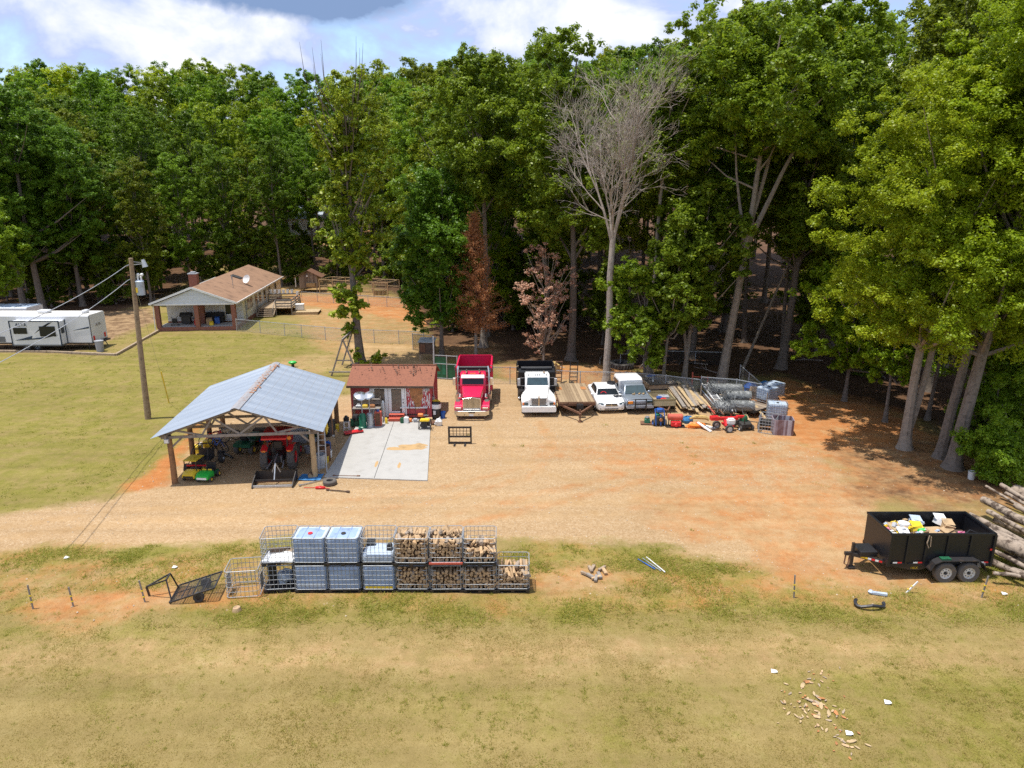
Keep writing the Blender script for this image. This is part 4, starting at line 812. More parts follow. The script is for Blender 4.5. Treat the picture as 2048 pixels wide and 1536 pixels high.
m.build('frame', 'rust', t)
for x in (-.17, .17): tag(MB().cyl((0, 0, -.12), (0, 0, .12), .075).build('red_tin', 'red_plastic', None, loc=(p.x + .75 + x, p.y + .36, 1.35)), 'red tin hanging in the rack at the shed corner', 'tin', 'red tins in the rack')
def engine_kit(px, py, lab, c1, c2, name, cat, w=.7):
    t = thing(name, lab, cat, tf(px, py, .0 if px > 900 else .045)); m = MB(); h = .5
    for x in (-w / 2, w / 2):
        m.tube([(x, -.3, .05), (x, -.3, h), (x, .3, h), (x, .3, .05), (x, -.3, .05)], .02, 6)
    for y in (-.3, .3):
        for z in (.06, h): m.bar((-w / 2, y, z), (w / 2, y, z), .035)
    m.build('frame', c2, t); m = MB(); m.box((0, 0, .27), (w * .45, .36, .3)); m.cyl((-.12, -.2, .25), (-.12, .2, .25), .15); m.cyl((.18, 0, .3), (.32, 0, .3), .12); m.build('engine', 'black_metal', t, bevel=.02)
    MB().box((0, 0, h + .02), (w * .8, .45, .14)).build('fuel_tank', c1, t, bevel=.04, seg=2); return t
engine_kit(850, 858, 'yellow-topped portable generator on the slab corner', 'yellow', 'black_metal', 'generator', 'generator')
t = thing('red_cabinet', 'narrow rusty red steel locker beside the stainless patio heater', 'locker', tf(757.5, 852)); MB().box((0, 0, .45), (.4, .35, .9)).build('body', 'brick_red_paint', t, bevel=.02); MB().box((0, -.18, .45), (.3, .02, .75)).build('door', 'rust', t); MB().cyl((0, 0, .9), (0, 0, 1.0), .08).build('cap', 'blue', t)
t = thing('gas_cylinder', 'tall grey gas cylinder standing at the shed door frame', 'cylinder', tf(768, 843)); MB().lathe([(0, 0), (.11, 0), (.115, .05), (.115, 1.15), (.06, 1.32), (.03, 1.36), (0, 1.36)], n=14).build('tank', 'steel', t, smooth=True); MB().cyl((0, 0, 1.34), (0, 0, 1.48), .045).build('valve', 'black_metal', t)
for px, py, h, mt, lab in ((820, 845, .9, 'orange', 'string trimmer with orange engine leaning on the work table'), (831, 845, .85, 'grey_plastic', 'grey-engined string trimmer leaning on the work table'), (842, 843, .5, 'orange', 'orange chainsaw hung below the work table')):
    t = thing('chainsaw' if 'chainsaw' in lab else 'string_trimmer', lab, 'chainsaw' if 'chainsaw' in lab else 'trimmer', tf(px, py))
    if h > .6: MB().tube([(0, 0, .12), (0, .12, h + .25)], .02, 6).build('shaft', 'black_metal', t); MB().box((0, -.02, .13), (.26, .2, .22)).build('engine', mt, t, bevel=.04)
    else: MB().box((0, -.1, .42), (.34, .2, .2)).build('engine', mt, t, bevel=.04); MB().bar((.15, -.1, .4), (.5, -.1, .4), .02, .08).build('guide_bar', 'steel', t)
def lathe_thing(name, lab, cat, loc, prof, m, parts=(), group=None, n=16):
    t = thing(name, lab, cat, loc, 0, group); MB().lathe(prof, n=n).build('body', m, t, smooth=True)
    for nm, pr, mm in parts: MB().lathe(pr, n=n).build(nm, mm, t, smooth=True)
    return t
bk = lambda r, h: [(0, .01), (r * .82, 0), (r, h), (r * 1.05, h), (r * 1.05, h - .04), (r * .97, h - .04), (r * .8, .03), (0, .03)]
t = lathe_thing('black_barrel', 'black plastic barrel with white labels at the shed corner', 'barrel', tf(873, 836, 0), [(0, 0), (.29, 0), (.31, .1), (.31, 1.0), (.26, 1.1), (0, 1.1)], 'black_plastic', [('label', [(.314, .68), (.316, .69), (.316, .96), (.314, .97)], 'white_plastic')])
MB().box((-.08, -.313, .45), (.15, .012, .26)).build('label', 'white_plastic', t); m = MB(); m.tube([(-.25, 0, 1.13), (0, -.2, 1.2), (.25, 0, 1.13), (0, .2, 1.16), (-.25, 0, 1.13)], .03, 6); tag(m.build('yellow_hose', 'yellow', None, loc=tf(873, 836, 0)), 'coil of yellow hose on top of the black barrel', 'hose')
lathe_thing('blue_bucket', 'blue plastic bucket on the gravel next to the black barrel', 'bucket', tf(886, 836, 0), bk(.17, .42), 'blue')
m = MB(); m.ball((0, 0, .2), (.24, .17, .26), n=10, jit=.2, rnd=random.Random(3)); m.tube([(.05, 0, .4), (.12, 0, .56)], [.06, .02], 6); tag(m.build('white_sack', 'white_plastic', None, loc=tf(877, 851, 0)), 'crumpled white plastic sack beside the slab', 'sack')
m = MB(); m.ball((0, 0, .1), (.2, .18, .13), n=8, jit=.3); m.box((.15, 0, .06), (.2, .25, .1), (0, .2, .5)); tag(m.build('scrap_heap', 'rust', None, loc=tf(866, 848, 0)), 'dark scrap parts between the generator and the white sack', 'scrap')
t = thing('bar_stool', 'short white step stool on the shaded part of the slab', 'stool', tf(694, 862)); m = MB()
for x in (-.16, .16):
    for y in (-.14, .14): m.bar((x, y, 0), (x * .85, y * .5, .55), .035)
m.build('leg', 'white_plastic', t); MB().box((0, 0, .56), (.34, .26, .04)).build('seat', 'white_plastic', t, bevel=.01); MB().box((0, -.12, .2), (.33, .05, .03)).build('rung', 'white_plastic', t)
m = MB(); m.box((0, 0, .12), (.3, .26, .24)); m.cyl((0, 0, .22), (0, 0, .34), .1); tag(m.build('small_engine', 'black_metal', None, bevel=.02, loc=tf(694, 862, .63)), 'small dark engine set on the white step stool', 'engine')
t = lathe_thing('kettle_grill', 'round dark kettle grill between the stool and the green heater', 'grill', tf(713, 853), [(0, .34), (.15, .37), (.24, .5), (.25, .58), (.18, .72), (0, .76)], 'black_metal')
for k in range(3): MB().bar((.12 * math.cos(k * 2.1), .12 * math.sin(k * 2.1), .4), (.22 * math.cos(k * 2.1), .22 * math.sin(k * 2.1), 0), .025).build('leg', 'black_metal', t)
p = tf(706, 868); t = thing('mechanic_creeper', 'red padded mechanic creeper lying on the slab', 'creeper', p, 28); m = MB(); m.loft([rrect(-.5, .6, .07, .14, -.2, .03), rrect(-.55, .62, .07, .14, .0, .03), rrect(-.5, .6, .07, .14, .2, .03)]); m.build('pad', 'red_plastic', t, smooth=True); MB().ball((.45, 0, .17), (.14, .17, .05)).build('headrest', 'black_plastic', t, smooth=True)
for x in (-.4, .5):
    for y in (-.2, .2): MB().cyl((x, y - .02, .035), (x, y + .02, .035), .035).build('caster', 'black_plastic', t)
for k, (px, py, mt, lab) in enumerate([(730.5, 853, 'red_plastic', 'red fire extinguisher between the two patio heaters'), (773, 848, 'yellow', 'yellow spray can left of the red steps'), (764, 846, 'white_plastic', 'pale jug near the foot of the gas cylinder')]):
    t = lathe_thing(('fire_extinguisher', 'spray_can', 'jug')[k], lab, ('extinguisher', 'can', 'jug')[k], tf(px, py), [(0, 0), (.08, 0), (.085, .04), (.085, .32), (.03, .4), (0, .42)], mt, [('cap', [(0, .5), (.035, .49), (.035, .4)], 'black_plastic')])

# ---------------------------------------------------------------- under the carport
def tractor(px, py, yaw):
    t = thing('red_tractor', 'red compact tractor with canopy parked backwards under the carport', 'tractor', tf(px, py, 0), yaw)
    for x in (-.68, .68): wheel(t, (x, .55, .62), .62, .36, 'red_plastic', 'dusty_rubber', .5, tread=18)
    for x in (-.62, .62): wheel(t, (x, 2.35, .38), .38, .24, 'red_plastic', 'dusty_rubber', .5)
    m = MB(); m.loft([rrect(-.3, .3, .75, 1.25, 1.5, .1), rrect(-.3, .3, .75, 1.28, 2.3, .12), rrect(-.26, .26, .7, 1.1, 2.9, .1)]); m.build('hood', 'red_plastic', t, smooth=True)
    m = MB(); m.box((0, .6, .62), (.55, .8, .4)); m.box((0, 1.6, .6), (.4, 1.6, .25)); m.box((0, .55, .62), (1.1, .2, .2)); m.build('chassis', 'black_metal', t, bevel=.02)
    for x in (-1, 1): MB().loft([[(x * .48, .1, 1.1), (x * .8, .1, 1.1), (x * .8, .1, 1.16), (x * .48, .1, 1.16)], [(x * .48, .5, 1.26), (x * .8, .5, 1.26), (x * .8, .5, 1.32), (x * .48, .5, 1.32)], [(x * .48, 1.0, 1.2), (x * .8, 1.0, 1.2), (x * .8, 1.0, 1.26), (x * .48, 1.0, 1.26)]]).build('fender', 'red_plastic', t)
    for x in (-1, 1): MB().box((x * .64, .05, 1.12), (.2, .06, .1)).build('tail_light', 'orange', t, bevel=.02)
    m = MB(); m.box((0, .75, 1.05), (.5, .45, .12)); m.box((0, .52, 1.3), (.48, .1, .45)); m.build('seat', 'black_plastic', t, bevel=.05, seg=2)
    m = MB()
    for x in (-.5, .5): m.bar((x, .35, .7), (x, .42, 1.98), .06)
    m.bar((-.5, .42, 1.98), (.5, .42, 1.98), .06); m.build('roll_bar', 'black_metal', t)
    for x in (-.62, .62): MB().cyl((x, .33, 1.72), (x, .40, 1.72), .1).build('signal_lamp', 'amber', t)
    m = MB(); m.loft([rrect(-.62, .62, 1.86, 1.94, -.3, .02), rrect(-.66, .66, 1.98, 2.06, .1, .02), rrect(-.66, .66, 2.0, 2.08, 1.2, .02), rrect(-.55, .55, 1.94, 2.0, 1.55, .02)]); m.build('canopy', 'red_plastic', t, smooth=True)
    m = MB(); m.bar((-.3, .2, .55), (-.38, -.55, .45), .06); m.bar((.3, .2, .55), (.38, -.55, .45), .06); m.bar((0, .25, .9), (0, -.5, .75), .05); m.cyl((.2, .1, .5), (.25, -.1, .9), .03); m.build('hitch_arms', 'steel', t)
    m = MB(); m.lathe([(.17, -.015), (.2, 0), (.17, .015)], n=14); o = m.build('steering_wheel', 'black_plastic', t); o.location = (0, 1.3, 1.4); o.rotation_euler = (R(-35), 0, 0)
tractor(556, 944, 5)
p = tf(550, 968, 0); t = thing('box_blade', 'dark steel box blade on the gravel behind the red tractor', 'box blade', p, 4)
for x in (-.97, .97): MB().prism([(-.55, .0), (.6, 0), (.6, .5), (.35, .52), (-.45, .22), (-.55, .12)], x - .02, x + .02).build('side_plate', 'black_metal', t)
MB().box((0, .45, .3), (1.9, .04, .45)).build('mouldboard', 'black_metal', t); MB().box((0, -.45, .08), (1.9, .05, .1)).build('cutting_edge', 'galvanised', t); MB().bar((-.97, -.05, .22), (.97, -.05, .22), .08).build('crossbar', 'black_metal', t); MB().bar((-.95, .1, .08), (.95, .1, .08), .05).build('scarifier_bar', 'rust', t)
m = MB(); m.bar((-.2, .45, .45), (0, .4, .95), .05); m.bar((.2, .45, .45), (0, .4, .95), .05); m.bar((0, .4, .95), (0, -.05, .25), .05); m.build('hitch_frame', 'steel', t)
def mower(px, py, yaw):
    t = thing('green_riding_mower', 'dark green riding mower parked deep under the carport', 'mower', tf(px, py, 0), yaw)
    for x in (-.42, .42): wheel(t, (x, .35, .28), .28, .26, 'yellow', 'dusty_rubber', .5); wheel(t, (x, 1.6, .2), .2, .16, 'yellow', 'dusty_rubber', .5)
    m = MB(); m.loft([rrect(-.5, .5, .48, .66, .0, .05), rrect(-.52, .52, .5, .72, .4, .05), rrect(-.4, .4, .5, .68, .85, .05)]); m.build('fender', 'dark_green', t, smooth=True)
    MB().loft([rrect(-.27, .27, .4, .85, 1.1, .08), rrect(-.26, .26, .38, .82, 1.75, .1), rrect(-.2, .2, .36, .7, 1.95, .1)]).build('hood', 'dark_green', t, smooth=True)
    MB().box((0, .5, .8), (.46, .4, .1)).box((0, .3, 1.0), (.44, .1, .36)).build('seat', 'black_plastic', t, bevel=.05, seg=2); MB().box((0, .9, .3), (.9, .8, .14)).build('deck', 'black_metal', t, bevel=.03)
mower(485, 912, -8)
def toy_car(px, py, yaw, c, lab, roof, name):
    t = thing(name, lab, 'toy car', tf(px, py, 0), yaw, None)
    for x in (-.33, .33): wheel(t, (x, .12, .14), .14, .12, 'yellow' if not roof else 'black_plastic', 'rubber', .5); wheel(t, (x, .9, .15), .15, .13, 'yellow' if not roof else 'black_plastic', 'rubber', .5)
    m = MB(); m.loft([rrect(-.33, .33, .18, .36, -.12, .06), rrect(-.36, .36, .16, .48, .1, .08), rrect(-.35, .35, .16, .46, .45, .06)]); m.build('hood', c, t, smooth=True)
    MB().box((0, .75, .25), (.62, .65, .16)).build('body', c if roof else 'dark_green', t, bevel=.04); MB().box((0, .72, .42), (.5, .3, .12)).box((0, .9, .58), (.5, .08, .3)).build('seat', 'black_plastic', t, bevel=.03)
    MB().box((0, -.14, .25), (.5, .03, .1)).build('grille', 'black_plastic' if roof else 'white_plastic', t)
    if roof:
        for x in (-.3, .3):
            for y in (.2, .95): MB().bar((x, y, .4), (x, y, .98), .04).build('post', 'black_metal', t)
        MB().box((0, .58, 1.0), (.7, .85, .05)).build('canopy', c, t, bevel=.02)
    else:
        for x in (-.14, .14): MB().box((x, .47, .5), (.2, .08, .08)).build('headlight', 'yellow', t, bevel=.02)
toy_car(380, 962, -4, 'yellow', 'yellow ride-on toy car with a roof beside the carport post', True, 'ride_on_toy'); toy_car(407, 965, -6, 'green_plastic', 'bright green ride-on toy truck with yellow lights at the carport front', False, 'ride_on_toy')
p = tf(407, 938, 0); t = thing('go_kart', 'black tube-framed go-kart behind the green toy truck', 'go-kart', p, 0); m = MB()
for x in (-.5, .5): m.tube([(x, -.7, .25), (x, -.5, .45), (x * .8, -.1, 1.15), (x * .8, .6, 1.2), (x, 1.0, .5), (x, 1.1, .25), (x, -.7, .25)], .025, 6)
for y, z, s in ((-.7, .25, 1), (-.1, 1.15, .8), (.6, 1.2, .8), (1.1, .25, 1), (-.5, .45, 1)): m.bar((-.5 * s, y, z), (.5 * s, y, z), .045)
m.build('frame', 'black_metal', t); MB().bar((-.5, -.74, .5), (.5, -.74, .5), .07).build('front_bar', 'red_plastic', t); MB().box((0, .35, .45), (.8, .4, .1)).box((0, .6, .7), (.8, .1, .45)).build('seat', 'black_plastic', t, bevel=.03)
for x in (-.6, .6):
    for y in (-.5, .95): wheel(t, (x, y, .25), .25, .2, 'steel', 'rubber', .5)
def bicycle(px, py, yaw, c, lab, lean=14):
    t = thing('bicycle', lab, 'bicycle', tf(px, py, 0), yaw, 'bicycles under the carport'); t.rotation_euler = (R(lean), 0, R(yaw))
    for x in (-.5, .5):
        m = MB(); m.lathe([(.30, -.02), (.34, -.02), (.34, .02), (.30, .02), (.30, -.02)], (x, 0, .34), 'y', 20); w = m.build('wheel', 'rubber', t)
        s_ = MB()
        for k in range(8): s_.bar((x, 0, .34), (x + .3 * math.cos(k * .785), 0, .34 + .3 * math.sin(k * .785)), .008)
        s_.build('spokes', 'steel', w)
    m = MB()
    for p_, q_ in (((-.5, 0, .34), (-.1, 0, .32)), ((-.1, 0, .32), (-.22, 0, .78)), ((-.5, 0, .34), (-.22, 0, .74)), ((-.1, 0, .32), (.36, 0, .75)), ((-.22, 0, .74), (.36, 0, .8)), ((.5, 0, .34), (.34, 0, .92))): m.bar(p_, q_, .04)
    m.build('frame', c, t); MB().bar((.3, -.28, .98), (.3, .28, .98), .03).build('handlebar', 'steel', t); MB().box((-.24, 0, .84), (.24, .12, .06)).build('saddle', 'black_plastic', t, bevel=.02)
bicycle(430, 888, 25, 'red_plastic', 'red-framed bicycle leaning deep under the carport'); bicycle(455, 880, 10, 'steel', 'silver bicycle leaning deep under the carport'); bicycle(440, 900, -30, 'blue', 'blue bicycle leaning under the carport behind the go-kart')
p = tf(443, 912, 0); t = thing('leaf_blower', 'black leaf blower lying on the carport floor', 'leaf blower', p, -30); MB().box((0, 0, .15), (.4, .3, .3)).build('engine', 'black_plastic', t, bevel=.06, seg=2); MB().tube([(.15, 0, .15), (.5, 0, .2), (1.0, -.05, .1)], [.07, .06, .05], 8).build('nozzle', 'black_plastic', t, smooth=True)
t = thing('aluminium_ladder', 'aluminium ladder standing against the right front carport post', 'ladder', (-9.75, 34.15, 0), 5); m = MB()
for x in (-.2, .2): m.bar((x, 0, 0), (x * .8, .35, 2.4), .05, .08)
m.build('rail', 'galvanised', t)
for k in range(8): MB().bar((-.2, .04 + .04 * k, .28 * (k + 1)), (.2, .04 + .04 * k, .28 * (k + 1)), .04).build('rung', 'galvanised', t)
lathe_thing('metal_bin', 'galvanised metal dustbin behind the front carport post', 'bin', tf(641, 935, 0), [(0, .01), (.25, 0), (.29, .75), (.30, .75), (.30, .72), (.27, .72), (.23, .04), (0, .04)], 'galvanised')
lathe_thing('rusty_drum', 'brown open steel drum behind the galvanised dustbin', 'drum', tf(651, 921, 0), [(0, .02), (.29, 0), (.29, .85), (.30, .87), (.27, .85), (.26, .1), (0, .1)], 'rust')
for px, py, mt, lab in ((659, 914, 'white_plastic', 'white bucket behind the brown steel drum'), (615, 906, 'grey_plastic', 'grey bucket by the inner carport post'), (648, 906, 'red_plastic', 'red bucket beside the carport right side')): lathe_thing('bucket', lab, 'bucket', tf(px, py, 0), bk(.17, .4), mt, n=12)
for px, py, w, h, mt, lab, nm in ((655, 884, .5, 1.3, 'black_metal', 'tall dark tool cabinet along the carport right side', 'tool_cabinet'), (663, 872, .45, 1.0, 'black_plastic', 'black cabinet at the rear right of the carport', 'tool_cabinet'), (600, 884, .9, .8, 'grey_plastic', 'grey chest in the shade at the carport rear', 'storage_chest'), (626, 880, .5, 1.1, 'dark_green', 'green cabinet in the shade at the carport rear', 'tool_cabinet'), (530, 880, 1.2, .7, 'wood_dark', 'dark timber crate at the carport rear', 'storage_crate')):
    t = thing(nm, lab, 'cabinet' if 'cab' in nm else 'chest', tf(px, py, 0)); MB().box((0, 0, h / 2), (w, .5, h)).build('body', mt, t, bevel=.02); MB().box((0, -.26, h * .5), (w * .86, .02, h * .8)).build('door', mt, t, bevel=.005); MB().bar((w * .3, -.29, h * .5), (w * .3, -.29, h * .6), .03).build('handle', 'steel', t)
m = MB(); m.ball((0, 0, .5), (.11, .16, .42), n=8, jit=.15); tag(m.build('yellow_coat', 'yellow', None, smooth=True, loc=(-10.1, 36.6, 1.1)), 'yellow rain coat hung on the carport side post', 'coat')
p = tf(622, 956, 0); m = MB(); rs = random.Random(5); k = 6
vs = [((i / k - .5) * 1.15 + rs.uniform(-.04, .04), (j / k - .5) * .75, .03 + .05 * rs.random()) for i in range(k + 1) for j in range(k + 1)]; m.add(vs, [(i * (k + 1) + j, (i + 1) * (k + 1) + j, (i + 1) * (k + 1) + j + 1, i * (k + 1) + j + 1) for i in range(k) for j in range(k)])
tag(m.build('blue_tarp', 'blue_tarp', None, loc=p), 'grey-blue tarp spread on the ground at the front post', 'tarp')
t = thing('birdhouse', 'tiny pale wooden birdhouse lying on the blue tarp', 'birdhouse', (p.x, p.y, .06)); MB().prism([(-.11, 0), (.11, 0), (.11, .14), (0, .26), (-.11, .14)], -.1, .1, 'y').build('box', 'wood_new', t); MB().bar((-.13, 0, .13), (0, 0, .28), .3, .02).bar((.13, 0, .13), (0, 0, .28), .3, .02).build('roof', 'wood_dark', t)
p = tf(660, 968, 0); t = thing('spare_tyre', 'loose car tyre lying flat in front of the slab corner', 'tyre', (p.x, p.y, .11)); MB().lathe([(.17, -.1), (.3, -.11), (.34, -.06), (.34, .06), (.3, .11), (.17, .1), (.15, 0), (.17, -.1)], n=24).build('casing', 'dusty_rubber', t, smooth=True); MB().lathe([(.0, .0), (.16, -.04), (.17, -.1)], n=16).build('rim', 'dusty_rubber', t, smooth=True)
m = MB(); m.box((0, 0, .05), (.42, .16, .07)); m.ball((.05, 0, .06), (.2, .1, .07), jit=.2); m.bar((-.15, 0, .05), (-.8, .05, .03), .025); m.bar((.2, -.02, .05), (.5, -.1, .03), .03); tag(m.build('red_jack', 'red_plastic', None, loc=tf(640, 977, 0)), 'red floor jack lying on the gravel near the tyre', 'jack')
for px, py, ang, ln, mt, lab in ((600, 972, 35, 1.5, 'steel', 'grey bar lying from the gravel toward the post'), (655, 981, -12, 1.1, 'wood_dark', 'brown handled tool on the gravel below the tyre'), (668, 953, -3, 1.3, 'rust', 'dark bar with pale blocks along the slab front')):
    p = tf(px, py, 0); q = Vector((math.cos(R(ang)), math.sin(R(ang)), 0)) * ln; m = MB(); m.bar((0, 0, .04), q + Vector((0, 0, .05)), .045); m.box(tuple(q * .97 + Vector((0, 0, .05))), (.16, .1, .07), (0, 0, R(ang))); m.box((0, 0, .05), (.12, .09, .06)); tag(m.build('hand_tool', mt, None, loc=p), lab, 'tool')
rs = random.Random(61); kinds = (('paint_can', 'can', 'cyl'), ('plastic_crate', 'crate', 'box'), ('fuel_jug', 'jug', 'jug'), ('cardboard_carton', 'carton', 'box'))
cols = (('red_plastic', 'red'), ('blue', 'blue'), ('white_plastic', 'white'), ('grey_plastic', 'grey'), ('yellow', 'yellow'), ('cardboard', 'brown'), ('black_plastic', 'black'), ('orange', 'orange'), ('dark_green', 'dark green'))
seen_ = set()
spots_ = [(px, 883 + rs.uniform(-3, 3), 'along the shaded back of the carport') for px in range(505, 640, 11)] + [(668 - k * 2.6 + rs.uniform(-3, 3), 862 + 9 * k, 'along the right side of the carport') for k in range(8)] + [(px, 850 + rs.uniform(-1.5, 1.5), 'on the ground under the workbench') for px in (710, 718, 745, 752)] + [(px, 847, 'on the ground under the work table') for px in (805, 813, 858)] + [(392, 905, 'at the left inside edge of the carport'), (402, 898, 'at the left inside edge of the carport'), (418, 893, 'at the left inside edge of the carport')]
for px, py, where in spots_:
    nm, ct, kd = kinds[rs.randrange(4)]; mt, cn = cols[rs.randrange(9)]
    if (nm, cn, where) in seen_: continue
    seen_.add((nm, cn, where)); s_ = rs.uniform(.8, 1.3); m = MB()
    if kd == 'cyl': m.lathe([(0, 0), (.13 * s_, 0), (.13 * s_, .3 * s_), (.135 * s_, .31 * s_), (.12 * s_, .33 * s_), (0, .32 * s_)], n=12)
    elif kd == 'jug': m.loft([rrect(-.14 * s_, .14 * s_, 0, .34 * s_, y, .04) for y in (-.1, .1)]); m.cyl((.06, 0, .33 * s_), (.06, 0, .41 * s_), .035, n=8); m.bar((-.1, 0, .38 * s_), (.02, 0, .38 * s_), .03)
    else: m.box((0, 0, .15 * s_), (.42 * s_, .3 * s_, .3 * s_)); m.box((0, 0, .31 * s_), (.45 * s_, .33 * s_, .03))
    o = m.build(nm, mt, None, bevel=.008, loc=tf(px, py, .045 if px > 700 else 0)); o.rotation_euler.z = rs.uniform(-.5, .5); tag(o, f'{cn} {nm.replace("_", " ")} {where}', ct)
# pallet-fork frame on the gravel
p = tf(920, 889, 0); t = thing('fork_carriage', 'black steel fork carriage with a grid backrest on open gravel', 'fork frame', p, 0); m = MB()
for x in np.linspace(-.58, .58, 7): m.bar((x, .1, .45), (x, .1, .98), .03)
for z in (.6, .78): m.bar((-.6, .1, z), (.6, .1, z), .025)
m.build('backrest_grid', 'black_metal', t); m = MB()
for x in (-.63, .63): m.bar((x, .1, 0), (x, .1, 1.05), .09)
for z in (.08, .45, 1.0): m.bar((-.63, .1, z), (.63, .1, z), .08, .09)
m.build('frame', 'black_metal', t)
for x in (-.3, .3): MB().bar((x, .06, .05), (x, -.35, .04), .1, .05).build('fork', 'black_metal', t)

# ---------------------------------------------------------------- dump trucks
def dump_truck(name, label, loc, yaw, red):
    t = thing(name, label, 'dump truck', loc, yaw); pc = 'red_paint' if red else 'white_paint'
    hw = 1.1
    for x in (-.92, .92): wheel(t, (x, 1.15, .52), .52, .3, 'rim_white', 'dusty_rubber', .52)
    for y in ((5.0, 6.2) if red else (4.15,)):
        for x in (-.95, .95): wheel(t, (x, y, .52), .52, .56, 'rim_white', 'dusty_rubber', .5)
    m = MB(); m.box((-.42, 2.9, .7), (.1, 4.6, .24)); m.box((.42, 2.9, .7), (.1, 4.6, .24)); m.box((0, 1.1, .5), (1.7, .16, .16)); m.box((0, 4.6, .6), (1.4, 1.0, .25)); m.build('chassis', 'black_metal', t)
    if red:
        m = MB(); m.loft([[(x, y, z) for x, y, z in ((-hw, .12, .60), (hw, .12, .60), (hw, .12, .92), (-hw, .12, .92))], [(-hw * .78, -.05, .55), (hw * .78, -.05, .55), (hw * .8, -.05, .92), (-hw * .8, -.05, .92)]]); bp = m.build('bumper', 'chrome', t, bevel=.015)
        MB().box((0, -.07, .82), (.42, .02, .06)).build('vent_slot', 'black_metal', bp); MB().box((-.03, -.07, .64), (.28, .015, .13)).build('plate', 'white_plastic', bp)
        for x in (-.45, .45): MB().cyl((x, -.075, .66), (x, -.04, .66), .03).build('tow_eye', 'black_metal', bp)
        # grille: chrome surround and upright bars
        m = MB(); zt, zb = 1.78, .93
        m.bar((-.54, .28, zb), (-.54, .28, zt - .06), .07, .08); m.bar((.54, .28, zb), (.54, .28, zt - .06), .07, .08); m.bar((-.56, .28, zt - .05), (0, .28, zt + .03), .08, .07); m.bar((.56, .28, zt - .05), (0, .28, zt + .03), .08, .07); m.bar((-.54, .28, zb), (.54, .28, zb), .07)
        g = m.build('grille', 'chrome', t, bevel=.01); m = MB()
        for k in range(13): m.box((-.46 + .0767 * k, .29, (zb + zt) / 2), (.05, .05, zt - zb - .08))
        m.build('grille_bars', 'chrome', g); MB().box((0, .33, 1.33), (1.02, .03, .78)).build('radiator', 'soot', g); MB().ball((0, .24, zt + .05), (.03, .02, .06)).build('hood_emblem', 'chrome', g)
        m = MB(); m.loft([rrect(-.56, .56, .95, 1.80, .32, .08), rrect(-.60, .60, 1.0, 1.90, .9, .09), rrect(-.72, .72, 1.05, 2.02, 2.1, .1)]); m.build('hood', pc, t, smooth=True)
        for s in (-1, 1):
            prof = [(.18, .9), (.2, 1.12), (.4, 1.24), (.8, 1.30), (1.3, 1.30), (1.75, 1.15), (1.9, .85), (1.75, .85), (1.55, 1.08), (1.15, 1.16), (.75, 1.08), (.6, .85)]
            m = MB(); m.prism(prof, s * .57, s * 1.10); m.box((s * .83, .22, 1.02), (.5, .12, .30)); f = m.build('fender', pc, t, bevel=.03, seg=2)
            MB().box((s * .85, .15, 1.06), (.36, .04, .14)).build('headlight', 'chrome', f, bevel=.01)
            MB().cyl((s * .83, 1.75, 1.2), (s * .83, 2.05, 1.35), .13).build('air_cleaner', 'chrome', t, smooth=True)
            st = MB(); st.tube([(s * 1.02, 2.9, .9), (s * 1.02, 2.9, 2.85), (s * .98, 3.0, 3.05)], [.08, .08, .07], 10); e = st.build('exhaust_stack', 'chrome', t, smooth=True)
        m = MB(); m.prism([(2.05, .95), (3.35, .95), (3.35, 2.66), (2.7, 2.74), (2.3, 2.66), (2.12, 2.0)], -.83, .83); m.build('cab', pc, t, bevel=.05, seg=2)
        MB().sheet((-.70, 2.095, 2.06), (.70, 2.095, 2.06), (.68, 2.27, 2.54), (-.68, 2.27, 2.54), t=.02).build('windshield', 'glass_dark', t)
        MB().sheet((-.76, 2.02, 2.5), (.76, 2.02, 2.5), (.74, 2.3, 2.66), (-.74, 2.3, 2.66), t=.02).build('sun_visor', 'chrome', t)
        for x in (-.62, -.12, 0, .12, .62): MB().box((x, 2.42, 2.70), (.09, .07, .05)).build('marker_light', 'amber', t, bevel=.01)
        for x in (-.42, .42): MB().cyl((x, 2.35, 2.83), (x, 2.75, 2.86), .05, .07).build('air_horn', 'chrome', t, smooth=True)
        cab_side = .84
    else:
        m = MB(); m.loft([rrect(-hw, hw, .5, .88, .0, .08), rrect(-hw, hw, .5, .88, .25, .08)]); m.build('bumper', 'white_paint', t, smooth=True)
        m = MB(); m.loft([rrect(-.55, .55, .9, 1.56, .22, .1), rrect(-.62, .62, .95, 1.72, .7, .1), rrect(-.76, .76, 1.0, 1.98, 1.9, .1)]); h = m.build('hood', pc, t, smooth=True)
        MB().box((0, 1.2, 1.86), (.015, 1.1, .012), (.16, 0, 0)).build('hood_seam', 'grey_plastic', h)
        for s in (-1, 1):
            m = MB(); m.loft([[(s * .55, .22, .88), (s * 1.08, .26, .88), (s * 1.08, .26, 1.15), (s * .55, .22, 1.38)], [(s * .58, .6, .9), (s * 1.10, .6, .9), (s * 1.10, .6, 1.28), (s * .58, .6, 1.5)], [(s * .62, 1.2, 1.05), (s * 1.10, 1.2, 1.05), (s * 1.08, 1.2, 1.38), (s * .62, 1.2, 1.62)], [(s * .7, 1.85, .8), (s * 1.05, 1.85, .8), (s * 1.0, 1.85, 1.3), (s * .7, 1.85, 1.7)]]); f = m.build('fender', pc, t, bevel=.03, seg=2)
            MB().box((s * .80, .2, 1.04), (.26, .05, .17)).build('headlight', 'glass_teal', f, bevel=.02); MB().box((s * .99, .22, 1.04), (.12, .05, .17)).build('turn_signal', 'orange', f, bevel=.02)
            MB().box((s * .25, .19, 1.2), (.44, .05, .56)).build('grille', 'steel', t, bevel=.02)
            MB().tube([(s * 1.0, .7, 1.3), (s * 1.03, .6, 1.75)], .012, 5).build('fender_mirror_rod', 'chrome', f)
        m = MB()
